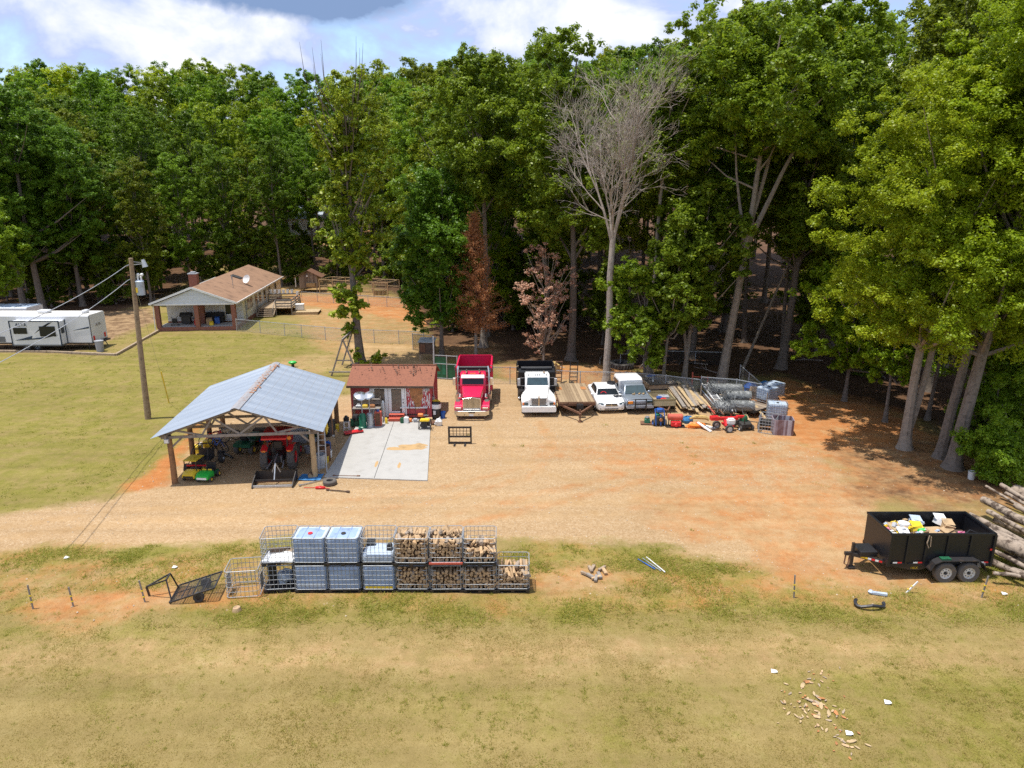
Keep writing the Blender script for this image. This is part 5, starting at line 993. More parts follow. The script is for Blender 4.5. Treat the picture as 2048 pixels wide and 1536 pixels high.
        for k in range(16):
            for s in (-1, 1): m.box((s * .25, .16, .96 + .033 * k), (.42, .012, .008))
        m.build('grille_bars', 'black_metal', t)
        MB().box((0, .17, 1.24), (.06, .06, .68)).ball((0, .16, 1.60), (.05, .03, .07)).build('grille_divider', 'chrome', t)
        m = MB(); m.prism([(1.85, .95), (3.2, .95), (3.2, 2.70), (2.55, 2.76), (2.2, 2.66), (1.92, 1.95)], -.81, .81); m.build('cab', pc, t, bevel=.06, seg=2)
        MB().sheet((-.70, 1.895, 2.0), (.70, 1.895, 2.0), (.66, 2.14, 2.55), (-.66, 2.14, 2.55), t=.02).build('windshield', 'glass_teal', t)
        for x in (-.6, -.14, 0, .14, .6): MB().box((x, 2.27, 2.73), (.06, .06, .04)).build('marker_light', 'soot', t)
        MB().cyl((.45, 2.4, 2.84), (.45, 2.7, 2.84), .06).build('air_horn', 'chrome', t, smooth=True)
        MB().ball((-1.25, .95, 1.5), .09).build('spot_mirror', 'chrome', t, smooth=True)
    for s in (-1, 1):
        MB().sheet((s * .835, 2.35, 2.0), (s * .835, 3.1, 2.0), (s * .835, 3.1, 2.5), (s * .835, 2.45, 2.5), t=.01 * s).build('side_window', 'glass_dark', t)
        m = MB(); m.box((s * 1.22, 2.3, 2.2), (.2, .1, .5)); mr = m.build('mirror', 'chrome' if red else 'steel', t, bevel=.02); MB().bar((s * .82, 2.3, 2.5), (s * 1.22, 2.3, 2.48), .025).bar((s * .82, 2.3, 1.95), (s * 1.22, 2.3, 1.95), .025).build('bracket', 'steel', mr)
        MB().cyl((s * .95, 2.6, .75), (s * .95, 3.8, .75), .27).build('side_tank', 'chrome' if red else 'black_metal', t, smooth=True)
        MB().box((s * .85, 2.9, .5), (.4, .9, .08)).build('step', 'steel', t)
    # dump body
    m = MB(); w = 1.15 if red else 1.22; zb, zt = .92, 2.3 if not red else 2.42; y0, y1 = (3.75, 7.2) if red else (3.5, 5.3)
    for s in (-1, 1):
        m.box((s * w, (y0 + y1) / 2, (zb + zt) / 2), (.08, y1 - y0, zt - zb))
    m.box((0, y0, (zb + zt) / 2), (2 * w - .08, .08, zt - zb)); m.box((0, (y0 + y1) / 2, zb), (2 * w - .08, y1 - y0 - .1, .1)); m.build('dump_body', 'red_paint' if red else 'trailer_black', t)
    tg = MB(); tg.box((0, y1 + .04, (zb + zt) / 2 + .08), (2 * w + .06, .08, zt - zb + .12)); tg.build('tailgate', 'red_paint' if red else 'trailer_black', t, bevel=.01)
    MB().box((0, (y0 + y1) / 2, zb + .12), (2 * w - .1, y1 - y0 - .14, .06)).build('bed_liner', 'rust' if not red else 'soot', t)
    m = MB()
    for s in (-1, 1):
        m.bar((s * (w + .02), y0, zt + .04), (s * (w + .02), y1, zt + .04), .1, .08)
        for k in range(6): m.bar((s * (w + .06), y0 + .15 + k * (y1 - y0 - .3) / 5, zb), (s * (w + .06), y0 + .15 + k * (y1 - y0 - .3) / 5, zt), .07)
    m.bar((-w, y1, zt + .12), (w, y1, zt + .12), .08); m.build('ribs', 'red_paint' if red else 'trailer_black', t)
    m = MB(); m.cyl((-w * .85, y0 - .1, zt + .1), (w * .85, y0 - .1, zt + .1), .11); m.build('tarp_roll', 'black_plastic', t, smooth=True)
    m = MB(); m.sheet((-w, y0 - .5, zt - .1), (w, y0 - .5, zt - .1), (w, y0, zt + .05), (-w, y0, zt + .05), t=.04); m.build('cab_shield', 'black_metal' if red else 'trailer_black', t)
    for s in (-1, 1): m = MB(); m.tube([(s * (w + .1), y0 + .1, zt - .2), (s * (w + .14), y0 + .05, zt + .15), (s * w, y0 - .05, zt + .25)], .03, 6); m.build('tarp_arm', 'steel' if red else 'wood_new', t)
    if red:
        for s in (-1, 1): MB().box((s * .75, y0 - .06, zt - .28), (.1, .03, .05)).build('marker_light', 'orange', t)
    else:
        MB().bar((-w - .06, y0 + .3, 1.2), (-w - .04, y0 - .4, zt - .05), .06).build('side_brace', 'wood_new', t)
    MB().box((0, y1 - .1, .8), (2.2, .1, .12)).build('rear_bar', 'black_metal', t)
    for ch in t.children:
        nm = ch.name.split('.')[0]
        if nm in ('bumper', 'grille', 'grille_bars', 'grille_divider', 'fender'): ch.scale.z, ch.location.z = (.88, -.17) if red else (.92, -.11)
        elif nm == 'hood': ch.scale.z, ch.location.z = (.92, -.18) if red else (.80, .02)
        elif nm in ('cab', 'windshield', 'sun_visor', 'marker_light', 'air_horn', 'side_window', 'mirror', 'exhaust_stack', 'air_cleaner', 'spot_mirror') and ch.location.z == 0:
            if not (nm == 'marker_light' and red and ch.data.vertices[0].co.y > 3): ch.location.z = -.26 if red else -.48
    return t
dump_truck('red_dump_truck', 'red dump truck with a tall chrome grille and chrome bumper facing forward', (-2.53, 42.55, 0), .6, True)
dump_truck('white_dump_truck', 'white dump truck with a black dump body and split grille', (1.72, 43.2, 0), 1.2, False)

# flatbed trailer
t = thing('flatbed_trailer', 'rusty flatbed trailer with a bare plank deck between white truck and car', 'trailer', (4.2, 43.6, 0), 2.5)
MB().box((0, 2.35, .83), (2.25, 4.7, .06)).build('deck', 'deck_boards', t)
m = MB(); m.bar((-1.14, 0, .78), (-1.14, 4.7, .78), .07, .15); m.bar((1.14, 0, .78), (1.14, 4.7, .78), .07, .15); m.bar((-1.17, -.03, .76), (1.17, -.03, .76), .07, .17); m.bar((-1.17, -.08, .92), (1.17, -.08, .92), .04, .05)
for x in (-.6, 0, .6): m.bar((x, -.06, .8), (x, -.06, .93), .04)
m.build('frame', 'rust', t); m = MB(); m.bar((-.95, 0, .66), (0, -1.25, .55), .09, .12); m.bar((.95, 0, .66), (0, -1.25, .55), .09, .12); m.bar((0, -1.1, .55), (0, -1.45, .52), .12); m.build('tongue', 'rust', t); MB().bar((0, -1.3, 0), (0, -1.3, .8), .08).box((0, -1.3, .04), (.24, .24, .06)).build('jack', 'rust', t); MB().box((.12, -.35, .72), (.4, .35, .28)).build('toolbox', 'black_metal', t)
for y in (1.9, 2.75):
    for x in (-1.06, 1.06): wheel(t, (x * 1.02, y, .36), .36, .2, 'rim_white', 'rubber')
for x in (-.82, .84): MB().box((x, 3.4, .867), (.36, .7, .012)).build('rust_plate', 'copper', t)
m = MB(); m.bar((-1.3, .3, .55), (-1.2, 3.2, .7), .18, .1); m.build('side_rail', 'wood_new', t)
p = G(1110, 800); m = MB(); rs = random.Random(6)
for k in range(9): m.bar((rs.uniform(-.2, .2), rs.uniform(-1.2, .2), rs.uniform(.1, .7)), (rs.uniform(-.2, .2), rs.uniform(.4, 1.6), rs.uniform(.1, .8)), .08)
tag(m.build('scrap_iron', 'rust', None, loc=(2.86, 45.4, 0)), 'rusty scrap iron heaped between white truck and flatbed', 'scrap')

# ---------------------------------------------------------------- cars
def section_body(t, secs, m, name='body', **k):
    mb = MB(); mb.loft([rrect(-w, w, z0, z1, y, r, 3) for y, w, z0, z1, r in secs]); return mb.build(name, m, t, smooth=True, **k)
t = thing('white_car', 'white four-door car with a black wheel lying on its roof', 'car', (6.45, 44.0, 0), 4); t.scale = (1, .82, .95)
section_body(t, [(-.02, .62, .34, .60, .08), (.08, .84, .24, .70, .1), (.3, .92, .22, .80, .12), (1.3, .945, .2, .92, .12), (2.2, .95, .2, .98, .1), (3.6, .95, .2, 1.0, .1), (4.5, .93, .24, 1.02, .12), (4.9, .84, .32, .95, .12), (5.0, .7, .4, .8, .1)], 'car_white')
section_body(t, [(1.45, .80, .90, .93, .01), (2.15, .66, .90, 1.36, .1), (2.6, .645, .90, 1.45, .12), (3.3, .65, .90, 1.45, .12), (3.9, .68, .90, 1.33, .1), (4.55, .76, .95, 1.0, .02)], 'car_white', 'roof')
MB().sheet((-.74, 1.50, .97), (.74, 1.50, .97), (.58, 2.17, 1.37), (-.58, 2.17, 1.37), t=.02).build('windshield', 'glass_dark', t)
for s in (-1, 1): MB().loft([[(s * .80, 1.9, .98), (s * .66, 2.35, 1.36), (s * .645, 2.4, 1.36), (s * .79, 1.9, .98)], [(s * .805, 3.9, 1.0), (s * .69, 3.6, 1.34), (s * .66, 3.6, 1.34), (s * .79, 3.9, 1.0)]]).build('side_window', 'glass_dark', t); MB().ball((s * 1.0, 1.75, 1.0), (.12, .08, .08)).build('mirror', 'car_white', t, smooth=True)
m = MB(); m.prism([(-.42, .52), (.42, .52), (.36, .70), (-.36, .70)], -.035, .06, 'y'); g = m.build('grille', 'black_plastic', t, bevel=.01); MB().box((0, -.045, .61), (.045, .02, .17)).bar((-.38, -.045, .61), (.38, -.045, .61), .02, .03).build('grille_cross', 'chrome', g)
for s in (-1, 1): MB().sheet((s * .52, .02, .60), (s * .84, .12, .62), (s * .82, .2, .76), (s * .50, .08, .70), t=-.05 * s).build('headlight', 'glass_teal', t); MB().box((s * .62, .04, .36), (.2, .06, .08)).build('fog_lamp', 'black_plastic', t)
MB().box((0, .0, .34), (.9, .06, .07)).build('lower_intake', 'black_plastic', t)
for y in (.95, 4.0):
    for x in (-.86, .86): wheel(t, (x, y, .34), .34, .22, 'steel')
tb_ = MB(); tb_.lathe([(.14, -.06), (.26, -.08), (.29, 0), (.26, .08), (.14, .06), (.14, -.06)], n=18); o = tb_.build('loose_tyre', 'black_plastic', None, smooth=True); tag(o, None, None); ty_ = thing('discarded_tyre', 'black tyre lying on the roof of the white car', 'tyre', (6.45 + .25, 46.35, 1.44)); o.parent = ty_; o.name = 'casing'
m = MB(); m.ball((0, 0, .04), (.22, .12, .05), jit=.25); m.ball((.26, .02, .03), (.12, .09, .04), jit=.2); o = m.build('black_cloth', 'black_plastic', None); o.location = (6.9, 44.95, .90); tag(o, 'black rag lying on the bonnet of the white car', 'rag')
m = MB(); m.tube([(.19 * math.cos(a), 0, .19 * math.sin(a)) for a in np.linspace(0, math.pi, 8)], .025, 6); o = m.build('steering_cover', 'red_plastic', t); o.location = (-.28, 1.62, 1.0); o.rotation_euler = (R(-40), 0, 0)

t = thing('pickup_truck', 'silver-grey pickup with black bull bar and white camper top', 'pickup', (8.28, 43.95, 0), 6); t.scale = (1, .78, .95)
section_body(t, [(.0, .80, .45, .92, .06), (.12, .86, .42, 1.0, .06), (1.35, .88, .4, 1.08, .06), (2.9, .88, .4, 1.1, .05), (5.0, .88, .42, 1.08, .05)], 'silver_paint')
section_body(t, [(1.4, .80, 1.02, 1.05, .01), (1.95, .68, 1.0, 1.60, .08), (2.3, .66, 1.0, 1.66, .1), (2.95, .67, 1.0, 1.66, .08)], 'silver_paint', 'cab')
m = MB(); m.loft([rrect(-.80, .80, 1.05, 1.72, 3.0, .1), rrect(-.82, .82, 1.05, 1.86, 3.3, .12), rrect(-.82, .82, 1.05, 1.86, 4.8, .12), rrect(-.80, .80, 1.05, 1.7, 5.02, .1)]); cpt = m.build('camper_top', 'white_paint', t, smooth=True)
for s in (-1, 1): MB().box((s * .825, 4.0, 1.45), (.02, 1.5, .4)).build('side_window', 'glass_dark', cpt); MB().ball((s * .98, 1.75, 1.15), (.13, .07, .1)).build('mirror', 'silver_paint', t, smooth=True)
MB().sheet((-.72, 1.41, 1.12), (.72, 1.41, 1.12), (.60, 1.90, 1.60), (-.60, 1.90, 1.60), t=.02).build('windshield', 'glass_teal', t)
for s in (-1, 1): MB().box((s * .64, -.01, .82), (.36, .05, .18)).build('headlight', 'amber' if s < 0 else 'glass_teal', t, bevel=.02)
MB().box((0, -.02, .80), (.8, .05, .2)).build('grille', 'grey_plastic', t); MB().loft([rrect(-.88, .88, .42, .6, -.12, .04), rrect(-.88, .88, .42, .6, .1, .04)]).build('bumper', 'grey_plastic', t, smooth=True)
m = MB()
for x in (-.36, .36): m.tube([(x, -.18, .35), (x, -.26, .9), (x, -.16, 1.1)], .045, 8)
for z in (.45, .75, 1.08): m.bar((-.36, -.23, z), (.36, -.23, z), .06)
for s in (-1, 1): m.tube([(s * .36, -.2, 1.08), (s * .82, -.1, 1.02), (s * .86, -.1, .62)], .03, 6)
m.build('bull_bar', 'black_metal', t)
for y in (.85, 4.0):
    for x in (-.80, .80): wheel(t, (x, y, .36), .36, .24, 'steel')
for k, (x, y) in enumerate([(-.15, 1.2), (.25, 1.3), (.5, 1.25)]): q = Matrix.Rotation(R(6), 3, 'Z') @ Vector((x, y, 0)); m = MB(); m.box((0, 0, .03), (.2, .1, .05), (0, 0, k)); m.cyl((.04, 0, .05), (.04, 0, .13), .03); tag(m.build('loose_part', 'wood_new', None, loc=(8.28 + q.x, 43.95 + q.y * .78, 1.035)), 'small tan part left lying on the pickup bonnet', 'part', 'tan parts on the pickup bonnet')

# ---------------------------------------------------------------- the lumber and machine row
def P0(px, py, z=0): p = G(px, py); p.z = z; return p
t = thing('utility_trailer', 'black utility trailer loaded with junk behind the pickup', 'trailer', P0(1322, 790), 8)
m = MB(); m.box((0, .9, .5), (2.0, 2.6, .06)); m.box((0, -.4, .7), (2.0, .05, .38)); m.box((0, 2.2, .7), (2.0, .05, .38)); m.box((-1.0, .9, .7), (.05, 2.6, .38)); m.box((1.0, .9, .7), (.05, 2.6, .38)); m.build('bed', 'wood_old', t); m = MB(); m.bar((-1.05, -.45, .9), (1.05, -.45, .9), .07); m.bar((-1.05, -.45, .52), (1.05, -.45, .52), .07); m.build('rail', 'black_metal', t)
for x in (-1.1, 1.1): wheel(t, (x, 1.0, .33), .33, .2)
rs = random.Random(8)
for k, (mt, nm, lab) in enumerate([('white_plastic', 'white_sheet', 'white plastic sheet lying on the black utility trailer'), ('wood_new', 'plank', 'pale plank lying on the black utility trailer'), ('blue', 'blue_bag', 'dark blue bag on the black utility trailer'), ('white_plastic', 'white_pipe', 'white pipe across the black utility trailer'), ('wood_grey', 'plank', 'grey plank lying on the black utility trailer')]):
    m = MB(); q = P0(1322, 790, .75) + Vector((rs.uniform(-.7, .7), rs.uniform(.0, 1.7), 0))
    if 'bag' in nm: m.ball((0, 0, .15), (.35, .28, .2), jit=.2)
    elif 'sheet' in nm: m.box((0, 0, .12), (.8, .6, .04), (.15, .1, .4))
    else: a_ = rs.uniform(0, 3); m.bar((-.9 * math.cos(a_), -.9 * math.sin(a_), .18), (.9 * math.cos(a_), .9 * math.sin(a_), .25), .1, .05)
    tag(m.build(nm, mt, None, loc=q), lab, nm.split('_')[-1])
t = thing('wooden_trailer', 'small greenish plank-sided trailer in front of the lumber heap', 'trailer', P0(1328, 826), 4)
for (x, y, sx, sy) in ((0, 0, 1.4, .05), (0, 1.9, 1.4, .05), (-.7, .95, .05, 1.95), (.7, .95, .05, 1.95)): MB().box((x, y, .72), (sx, sy, .46)).build('side_board', 'plank_side', t)
MB().box((0, .95, .48), (1.38, 1.85, .05)).build('floor', 'wood_old', t); m = MB(); m.bar((-.4, .1, .42), (0, -.75, .4), .07); m.bar((.4, .1, .42), (0, -.75, .4), .07); m.bar((0, -.6, .4), (0, -.6, .05), .06); m.build('tongue', 'rust', t)
for x in (-.85, .85): wheel(t, (x, 1.0, .32), .32, .2)
q = P0(1328, 826)
for k, (x, y, mt, nm, lab) in enumerate([(.0, .35, 'red_plastic', 'fuel_can', 'red can in the greenish plank-sided trailer'), (-.2, .75, 'blue', 'blue_jug', 'dark blue jug in the greenish plank-sided trailer'), (.15, 1.1, 'grey_plastic', 'grey_sheet', 'grey folded sheet in the greenish plank-sided trailer')]):
    m = MB(); m.box((0, 0, .14), (.36, .24, .26) if k < 2 else (.7, .5, .2)); m.bar((-.1, 0, .3), (.1, 0, .3), .04); tag(m.build(nm, mt, None, bevel=.04, loc=(q.x + x, q.y + y, .62)), lab, nm.split('_')[-1])
# boards: each one its own
def board(p, q, w, h, mt, lab, grp='boards in the lumber heap', nm='board'):
    p, q = Vector(p), Vector(q); c = (p + q) / 2; m = MB(); m.bar(p - c, q - c, w, h); return tag(m.build(nm, mt, None, bevel=.004, loc=c), lab, 'board', grp)
rs = random.Random(21); A0, A1 = P0(1388, 830), P0(1345, 782)
d = (A1 - A0); ln = d.length; d.normalize(); sd = Vector((d.y, -d.x, 0)); tones = {'wood_new': 'honey-coloured', 'wood_grey': 'grey weathered', 'wood_old': 'brown weathered'}
for k in range(22):
    mt = ('wood_new', 'wood_grey', 'wood_old')[k % 3]; lay = k // 8; off = (k % 8) * .25 - .55 + rs.uniform(-.06, .06); s0 = rs.uniform(-.2, 1.0); z = .25 + .12 * lay
    pa = A0 + d * s0 + sd * off; pb = A0 + d * (s0 + rs.uniform(3.2, ln * .95)) + sd * (off + rs.uniform(-.35, .35)); pa.z = z + rs.uniform(-.02, .05); pb.z = z + .3 + rs.uniform(0, .1)
    pos = ('at its low front edge', 'in its middle layer', 'on its top layer')[lay]
    board(pa, pb, rs.choice((.14, .2, .24)), .05, mt, f'{tones[mt]} board in the slanting lumber heap, {pos}')
for k, (x, y) in enumerate([(1352, 812), (1385, 806)]):
    q = P0(x, y); t = thing('sawhorse', ('sawhorse carrying the low end of the lumber heap', 'sawhorse with a small wheel under the lumber heap')[k], 'sawhorse', q, 30); MB().bar((-.6, 0, .2), (.6, 0, .2), .1).build('beam', 'wood_old', t)
    for s in (-.5, .5): MB().bar((s, -.2, 0), (s, 0, .2), .06).bar((s, .2, 0), (s, 0, .2), .06).build('leg', 'wood_old', t)
q = P0(1386, 812); t = thing('old_axle', 'small old wheel on a strut at the foot of the lumber heap', 'axle', q, 20); wheel(t, (0, 0, .26), .26, .14, 'wood_new', 'black_plastic'); MB().bar((.1, 0, .3), (.45, -.5, .0), .06).build('strut', 'wood_new', t)
# red rack with ladder and pipes
B0, B1 = P0(1448, 840), P0(1398, 785); e = (B1 - B0); eL = e.length; e.normalize(); es = Vector((e.y, -e.x, 0))
t = thing('pipe_rack', 'low red steel rack holding the ladder and pipes beside the lumber', 'rack', B0, math.degrees(math.atan2(-e.x, e.y))); m = MB()
for x in (-.55, .55): m.bar((x, .2, .35), (x, eL, .45), .07); [m.bar((x, y, 0), (x, y, .5), .06) for y in (.4, eL - .3)]
m.bar((-.55, eL, .1), (-.55, eL, 1.5), .08); m.bar((.55, eL, .1), (.55, eL, 1.2), .06); m.bar((-.55, eL, 1.2), (.55, eL, 1.1), .05); m.build('frame', 'brick_red_paint', t)
def along(s, o, z): v = B0 + e * s + es * o; v.z = z; return v
lp = along(1.2, .12, .58); t = thing('ladder', 'white aluminium ladder lying slanted on the red rack', 'ladder', lp, math.degrees(math.atan2(-e.x, e.y))); t.rotation_euler.x = R(4); m = MB()
for x in (-.22, .22): m.bar((x, 0, 0), (x, 4.2, .05), .05, .1)
m.build('rail', 'white_plastic', t)
for k in range(13): MB().bar((-.2, .25 + .31 * k, .02), (.2, .25 + .31 * k, .02), .05).build('rung', 'white_plastic', t)
for k, (s0, s1, o, z, r, mt, lab) in enumerate([(.0, 4.5, .48, .45, .07, 'black_plastic', 'black pipe lying along the red rack'), (.3, 3.8, .62, .5, .06, 'white_plastic', 'white pipe lying along the red rack'), (-.2, 3.5, -.1, .42, .05, 'rust', 'rusty pipe under the aluminium ladder'), (.6, 5, -.4, .5, .06, 'wood_dark', 'dark timber pole on the red rack'), (.8, 4.8, -.25, .52, .05, 'galvanised', 'galvanised pipe on the red rack beside the ladder')]):
    pa, pb = along(s0, o, z), along(s1, o, z + .1); c = (pa + pb) / 2; tag(MB().cyl(pa - c, pb - c, r).build('pipe', mt, None, smooth=True, loc=c), lab, 'pipe', 'pipes on the red rack')
rs = random.Random(33)
for k in range(7):
    v = along(rs.uniform(2.0, 5.5), rs.uniform(1.0, 1.5), .25); m = MB(); m.ball((0, 0, 0), (rs.uniform(.18, .3), rs.uniform(.2, .4), .22), n=8, jit=.25); tag(m.build('junk_sack', ('hay', 'red_plastic', 'yellow', 'brick_red_paint', 'dark_green', 'hay', 'rust')[k], None, loc=v), ('straw-coloured', 'bright red', 'yellow', 'brick red', 'dark green', 'tan', 'rusty brown')[k] + ' junk bundle between the red rack and wire rolls', 'bundle')
# wire rolls
def roll(c, yaw, r, ln, lab):
    t = thing('wire_roll', lab, 'wire roll', c, yaw, 'rolls of old fence wire'); m = MB(); n = 22; rs = random.Random(int(r * 1000) + int(c[0] * 10)); rings = []
    for i in range(12):
        x = -ln / 2 + ln * i / 11; rings.append([(x, r * math.cos(6.283 * k / n) * rs.uniform(.92, 1.07), r * math.sin(6.283 * k / n) * rs.uniform(.92, 1.07)) for k in range(n)])
    m.loft(rings, cap=False); m.build('outer_layer', 'roll_wire', t); m = MB()
    m.loft([[(x * .97, y * .9, z * .9) for x, y, z in rg_] for rg_ in rings]); m.build('core', 'wire_grey', t); m = MB()
    for k in range(150):
        a = rs.uniform(0, 6.28); q = r * math.sqrt(rs.random()) * 1.05; p_ = Vector((-ln / 2 + rs.uniform(-.25, .35), q * math.cos(a), q * math.sin(a))); m.bar(p_, p_ + Vector((rs.uniform(-.25, .25), rs.uniform(-.3, .3), rs.uniform(-.3, .3))), .022)
    m.build('frayed_wire', 'wire_grey', t)
def rq(px, py, z): q = P0(px, py); q.z = z; return q
roll(rq(1482, 833, .72), -6, .36, 1.5, 'grey fence wire roll at the front of the pile, nearest the trailer'); roll(rq(1474, 820, .95), -6, .37, 1.6, 'upper middle grey fence wire roll resting on the others'); roll(rq(1450, 808, 1.05), -6, .38, 2.0, 'hindmost grey fence wire roll by the leaning tree trunk'); roll(rq(1448, 830, .5), -25, .42, 1.0, 'lowest grey fence wire roll, squashed under the heap')
t = thing('flat_trailer', 'low grey plank trailer under the fence wire rolls', 'trailer', P0(1520, 830), 38); MB().box((0, 2.0, .45), (1.9, 4.4, .07)).build('deck', 'old_boards', t); m = MB(); m.bar((-.97, -.2, .42), (-.97, 4.2, .42), .06, .14); m.bar((.97, -.2, .42), (.97, 4.2, .42), .06, .14); m.bar((-.97, -.2, .42), (.97, -.2, .42), .06, .14); m.bar((-.5, -.2, .4), (0, -1.3, .4), .07); m.bar((.5, -.2, .4), (0, -1.3, .4), .07); m.build('frame', 'black_metal', t)
for x in (-1.08, 1.08): wheel(t, (x, 1.8, .33), .33, .2)
for x in (-.95, .95):
    for y in (.2, 2.1, 4.0): MB().bar((x, y, .45), (x, y, 1.25), .05).build('stake', 'wood_old', t)
# totes at the end of the row
def tank(loc, yaw, lab, top=True, cage=True, m1='tote_pale', h=.95, name='liquid_tote', grp=None, s=1.): pass
def open_bin(px, py, yaw):
    t = thing('cut_tote', 'stained cut-open plastic tote standing alone on orange clay', 'tote', P0(px, py), yaw); m = MB(); o_, i_ = rrect(-.6, .6, -.5, .5, 0, .14), rrect(-.56, .56, -.46, .46, 0, .12); fl = lambda r, z, k=1: [(x * k, w, z) for x, y, w in r]
    m.loft([fl(o_, 0, .94), fl(o_, .1), fl(o_, .92), fl(o_, .95), fl(i_, .95), fl(i_, .1), fl(i_, .06, .9)], cap=True); m.build('wall', 'tote_stain', t, smooth=True); MB().loft([fl(i_, .3, .98), fl(i_, .5, .98)]).build('residue', 'soot', t)
open_bin(1563, 866, -12)
CAGE = {}
def cage_mesh(w=1.18, d=.98, h=.98, nv=8, nh=5, open_front=False, full_front=True):
    key = (w, d, h, nv, nh, open_front)
    if key in CAGE: return CAGE[key]
    m = MB(); r = .010; x, y = w / 2, d / 2; zs_ = np.linspace(.04, h, nh + 1)
    ring = lambda z, rr=r: m.tube([(-x, -y + .08, z), (-x + .08, -y, z), (x - .08, -y, z), (x, -y + .08, z), (x, y - .08, z), (x - .08, y, z), (-x + .08, y, z), (-x, y - .08, z), (-x, -y + .08, z)], rr, 5, cap=False)
    for i, z in enumerate(zs_):
        if open_front and 2 <= i < nh:                         # cut away in front: the ring runs round the back only
            m.tube([(-x + .22, -y, z), (-x + .08, -y, z), (-x, -y + .08, z), (-x, y - .08, z), (-x + .08, y, z), (x - .08, y, z), (x, y - .08, z), (x, -y + .08, z), (x - .08, -y, z), (x - .22, -y, z)], r, 5)
        else: ring(z, r * (1.5 if i in (0, nh) else 1))
    for k in range(nv):
        f = -x + .08 + (w - .16) * k / (nv - 1); m.bar((f, y, .02), (f, y, h), .013)
        m.bar((f, -y, .02), (f, -y, h if not open_front or k in (0, nv - 1) else zs_[1]), .013)
    for k in range(6):
        f = -y + .08 + (d - .16) * k / 5
        for sx in (-x, x): m.bar((sx, f, .02), (sx, f, h), .013)
    CAGE[key] = m.mesh('cage', 'cage_grey'); return CAGE[key]
PAL = None
def pallet(t):
    global PAL
    if PAL is None:
        m = MB(); m.box((0, 0, .10), (1.2, 1.0, .03))
        for x in (-.53, 0, .53):
            for y in (-.43, 0, .43): m.box((x, y, .045), (.12, .12, .08))
        for y in (-.46, .46): m.box((0, y, .012), (1.2, .07, .02))
        PAL = m.mesh('pallet', 'black_metal')
    o = bpy.data.objects.new('pallet', PAL); COL.objects.link(o); o.parent = t
def cage_obj(t, z=.12, **k):
    o = bpy.data.objects.new('cage', cage_mesh(**k)); COL.objects.link(o); o.parent = t; o.location = (0, 0, z); return o
BL = {}
def bladder(t, mt, h=.94, fill=None, cap=None, lid=True):
    m = MB(); R0 = rrect(-.57, .57, -.47, .47, 0, .1, 4); sc = lambda k, z: [(x * k, w * k, z) for x, y, w in R0]
    zs_ = [(.96, .14), (1, .2)] + [(1 - .02 * (i % 2), .2 + (h - .3) * i / 8) for i in range(1, 9)] + [(.99, .14 + h - .06), (.93, .14 + h - .01), (.6, .14 + h + .01), (.2, .14 + h + .015)]
    m.loft([sc(k, z) for k, z in zs_]); o = m.build('bladder', mt, t, smooth=True)
    if lid:
        m = MB()
        for x in (-.22, .2): m.box((x, 0, .14 + h + .012), (.02, .9, .02))
        m.build('top_grooves', 'tote_blue', o); MB().cyl((.0, -.1, .14 + h), (.0, -.1, .14 + h + .05), .085, n=16).build('cap', cap or 'soot', o)
    return o
t = thing('liquid_tote', 'caged pale tote with a white dented top behind the cut-open tote', 'tote', P0(1552, 838), -14); pallet(t); cage_obj(t); bladder(t, 'tote_pale', cap='soot')
t = thing('cage_frame', 'empty wire cage standing beside the cut-open tote at the row end', 'cage', P0(1535, 862), 62); o = cage_obj(t, .0)
for k, (px, py, z, lab) in enumerate([(1532, 815, .5, 'caged tote standing on the plank trailer behind the rolls'), (1545, 806, .5, 'second caged tote farther back on the plank trailer'), ]):
    t = thing('liquid_tote', lab, 'tote', P0(px, py, z), 35); cage_obj(t, .0, h=.9); bladder(t, 'tote_pale', h=.8)
for k, (px, py, mt, lab) in enumerate([(1500, 790, 'blue', 'dark blue bundle on the junk behind the wire rolls'), (1528, 788, 'blue_tarp', 'dark blue tarp bundle at the back corner of the junk'), (1512, 795, 'wood_new', 'pale timber offcuts on the junk behind the rolls'), (1540, 797, 'white_plastic', 'pale sheet on the junk beside the caged totes')]):
    m = MB(); m.ball((0, 0, .3), (.5, .35, .35), n=8, jit=.3, rnd=random.Random(k)) if k < 2 else m.box((0, 0, .3), (1.0, .5, .3), (.1, .1, k)); tag(m.build('junk_bundle', mt, None, loc=P0(px, py, .3)), lab, 'bundle')
# machines on the gravel in front of the row
t = thing('hauling_sled', 'dark flat sled carrying two small engines in front of the pickup', 'sled', P0(1302, 848), -8); MB().box((0, 0, .06), (1.3, .6, .05)).build('deck', 'rust', t)
for x, c, c2 in ((-.25, 'steel', 'tank_green'), (.3, 'orange', 'wood_new')): MB().box((x, 0, .22), (.34, .34, .28)).cyl((x, -.05, .3), (x, -.05, .44), .12).build('engine', c2, t, bevel=.03); MB().lathe([(0, .52), (.13, .5), (.14, .43), (0, .43)], (x, -.05, 0)).build('engine_cover', c, t, smooth=True)
t = thing('pressure_washer', 'bright blue wheeled machine standing upright on the gravel', 'machine', P0(1318, 851), 10); m = MB()
for x in (-.28, .28): m.tube([(x, -.2, .1), (x, -.1, .7), (x, .1, 1.05)], .03, 8)
m.bar((-.28, .1, 1.05), (.28, .1, 1.05), .05); m.bar((-.28, -.12, .6), (.28, -.12, .6), .05); m.bar((0, -.26, .1), (0, -.16, .8), .06); m.build('frame', 'blue', t); MB().box((0, 0, .4), (.5, .45, .5)).build('engine', 'soot', t, bevel=.05); MB().cyl((0, -.24, .45), (0, -.3, .45), .1).build('pump', 'copper', t); MB().box((0, .05, .98), (.36, .3, .24)).build('hopper', 'blue', t, bevel=.05); MB().box((-.1, .05, .70), (.3, .3, .14)).build('fuel_tank', 'tank_green', t, bevel=.04)
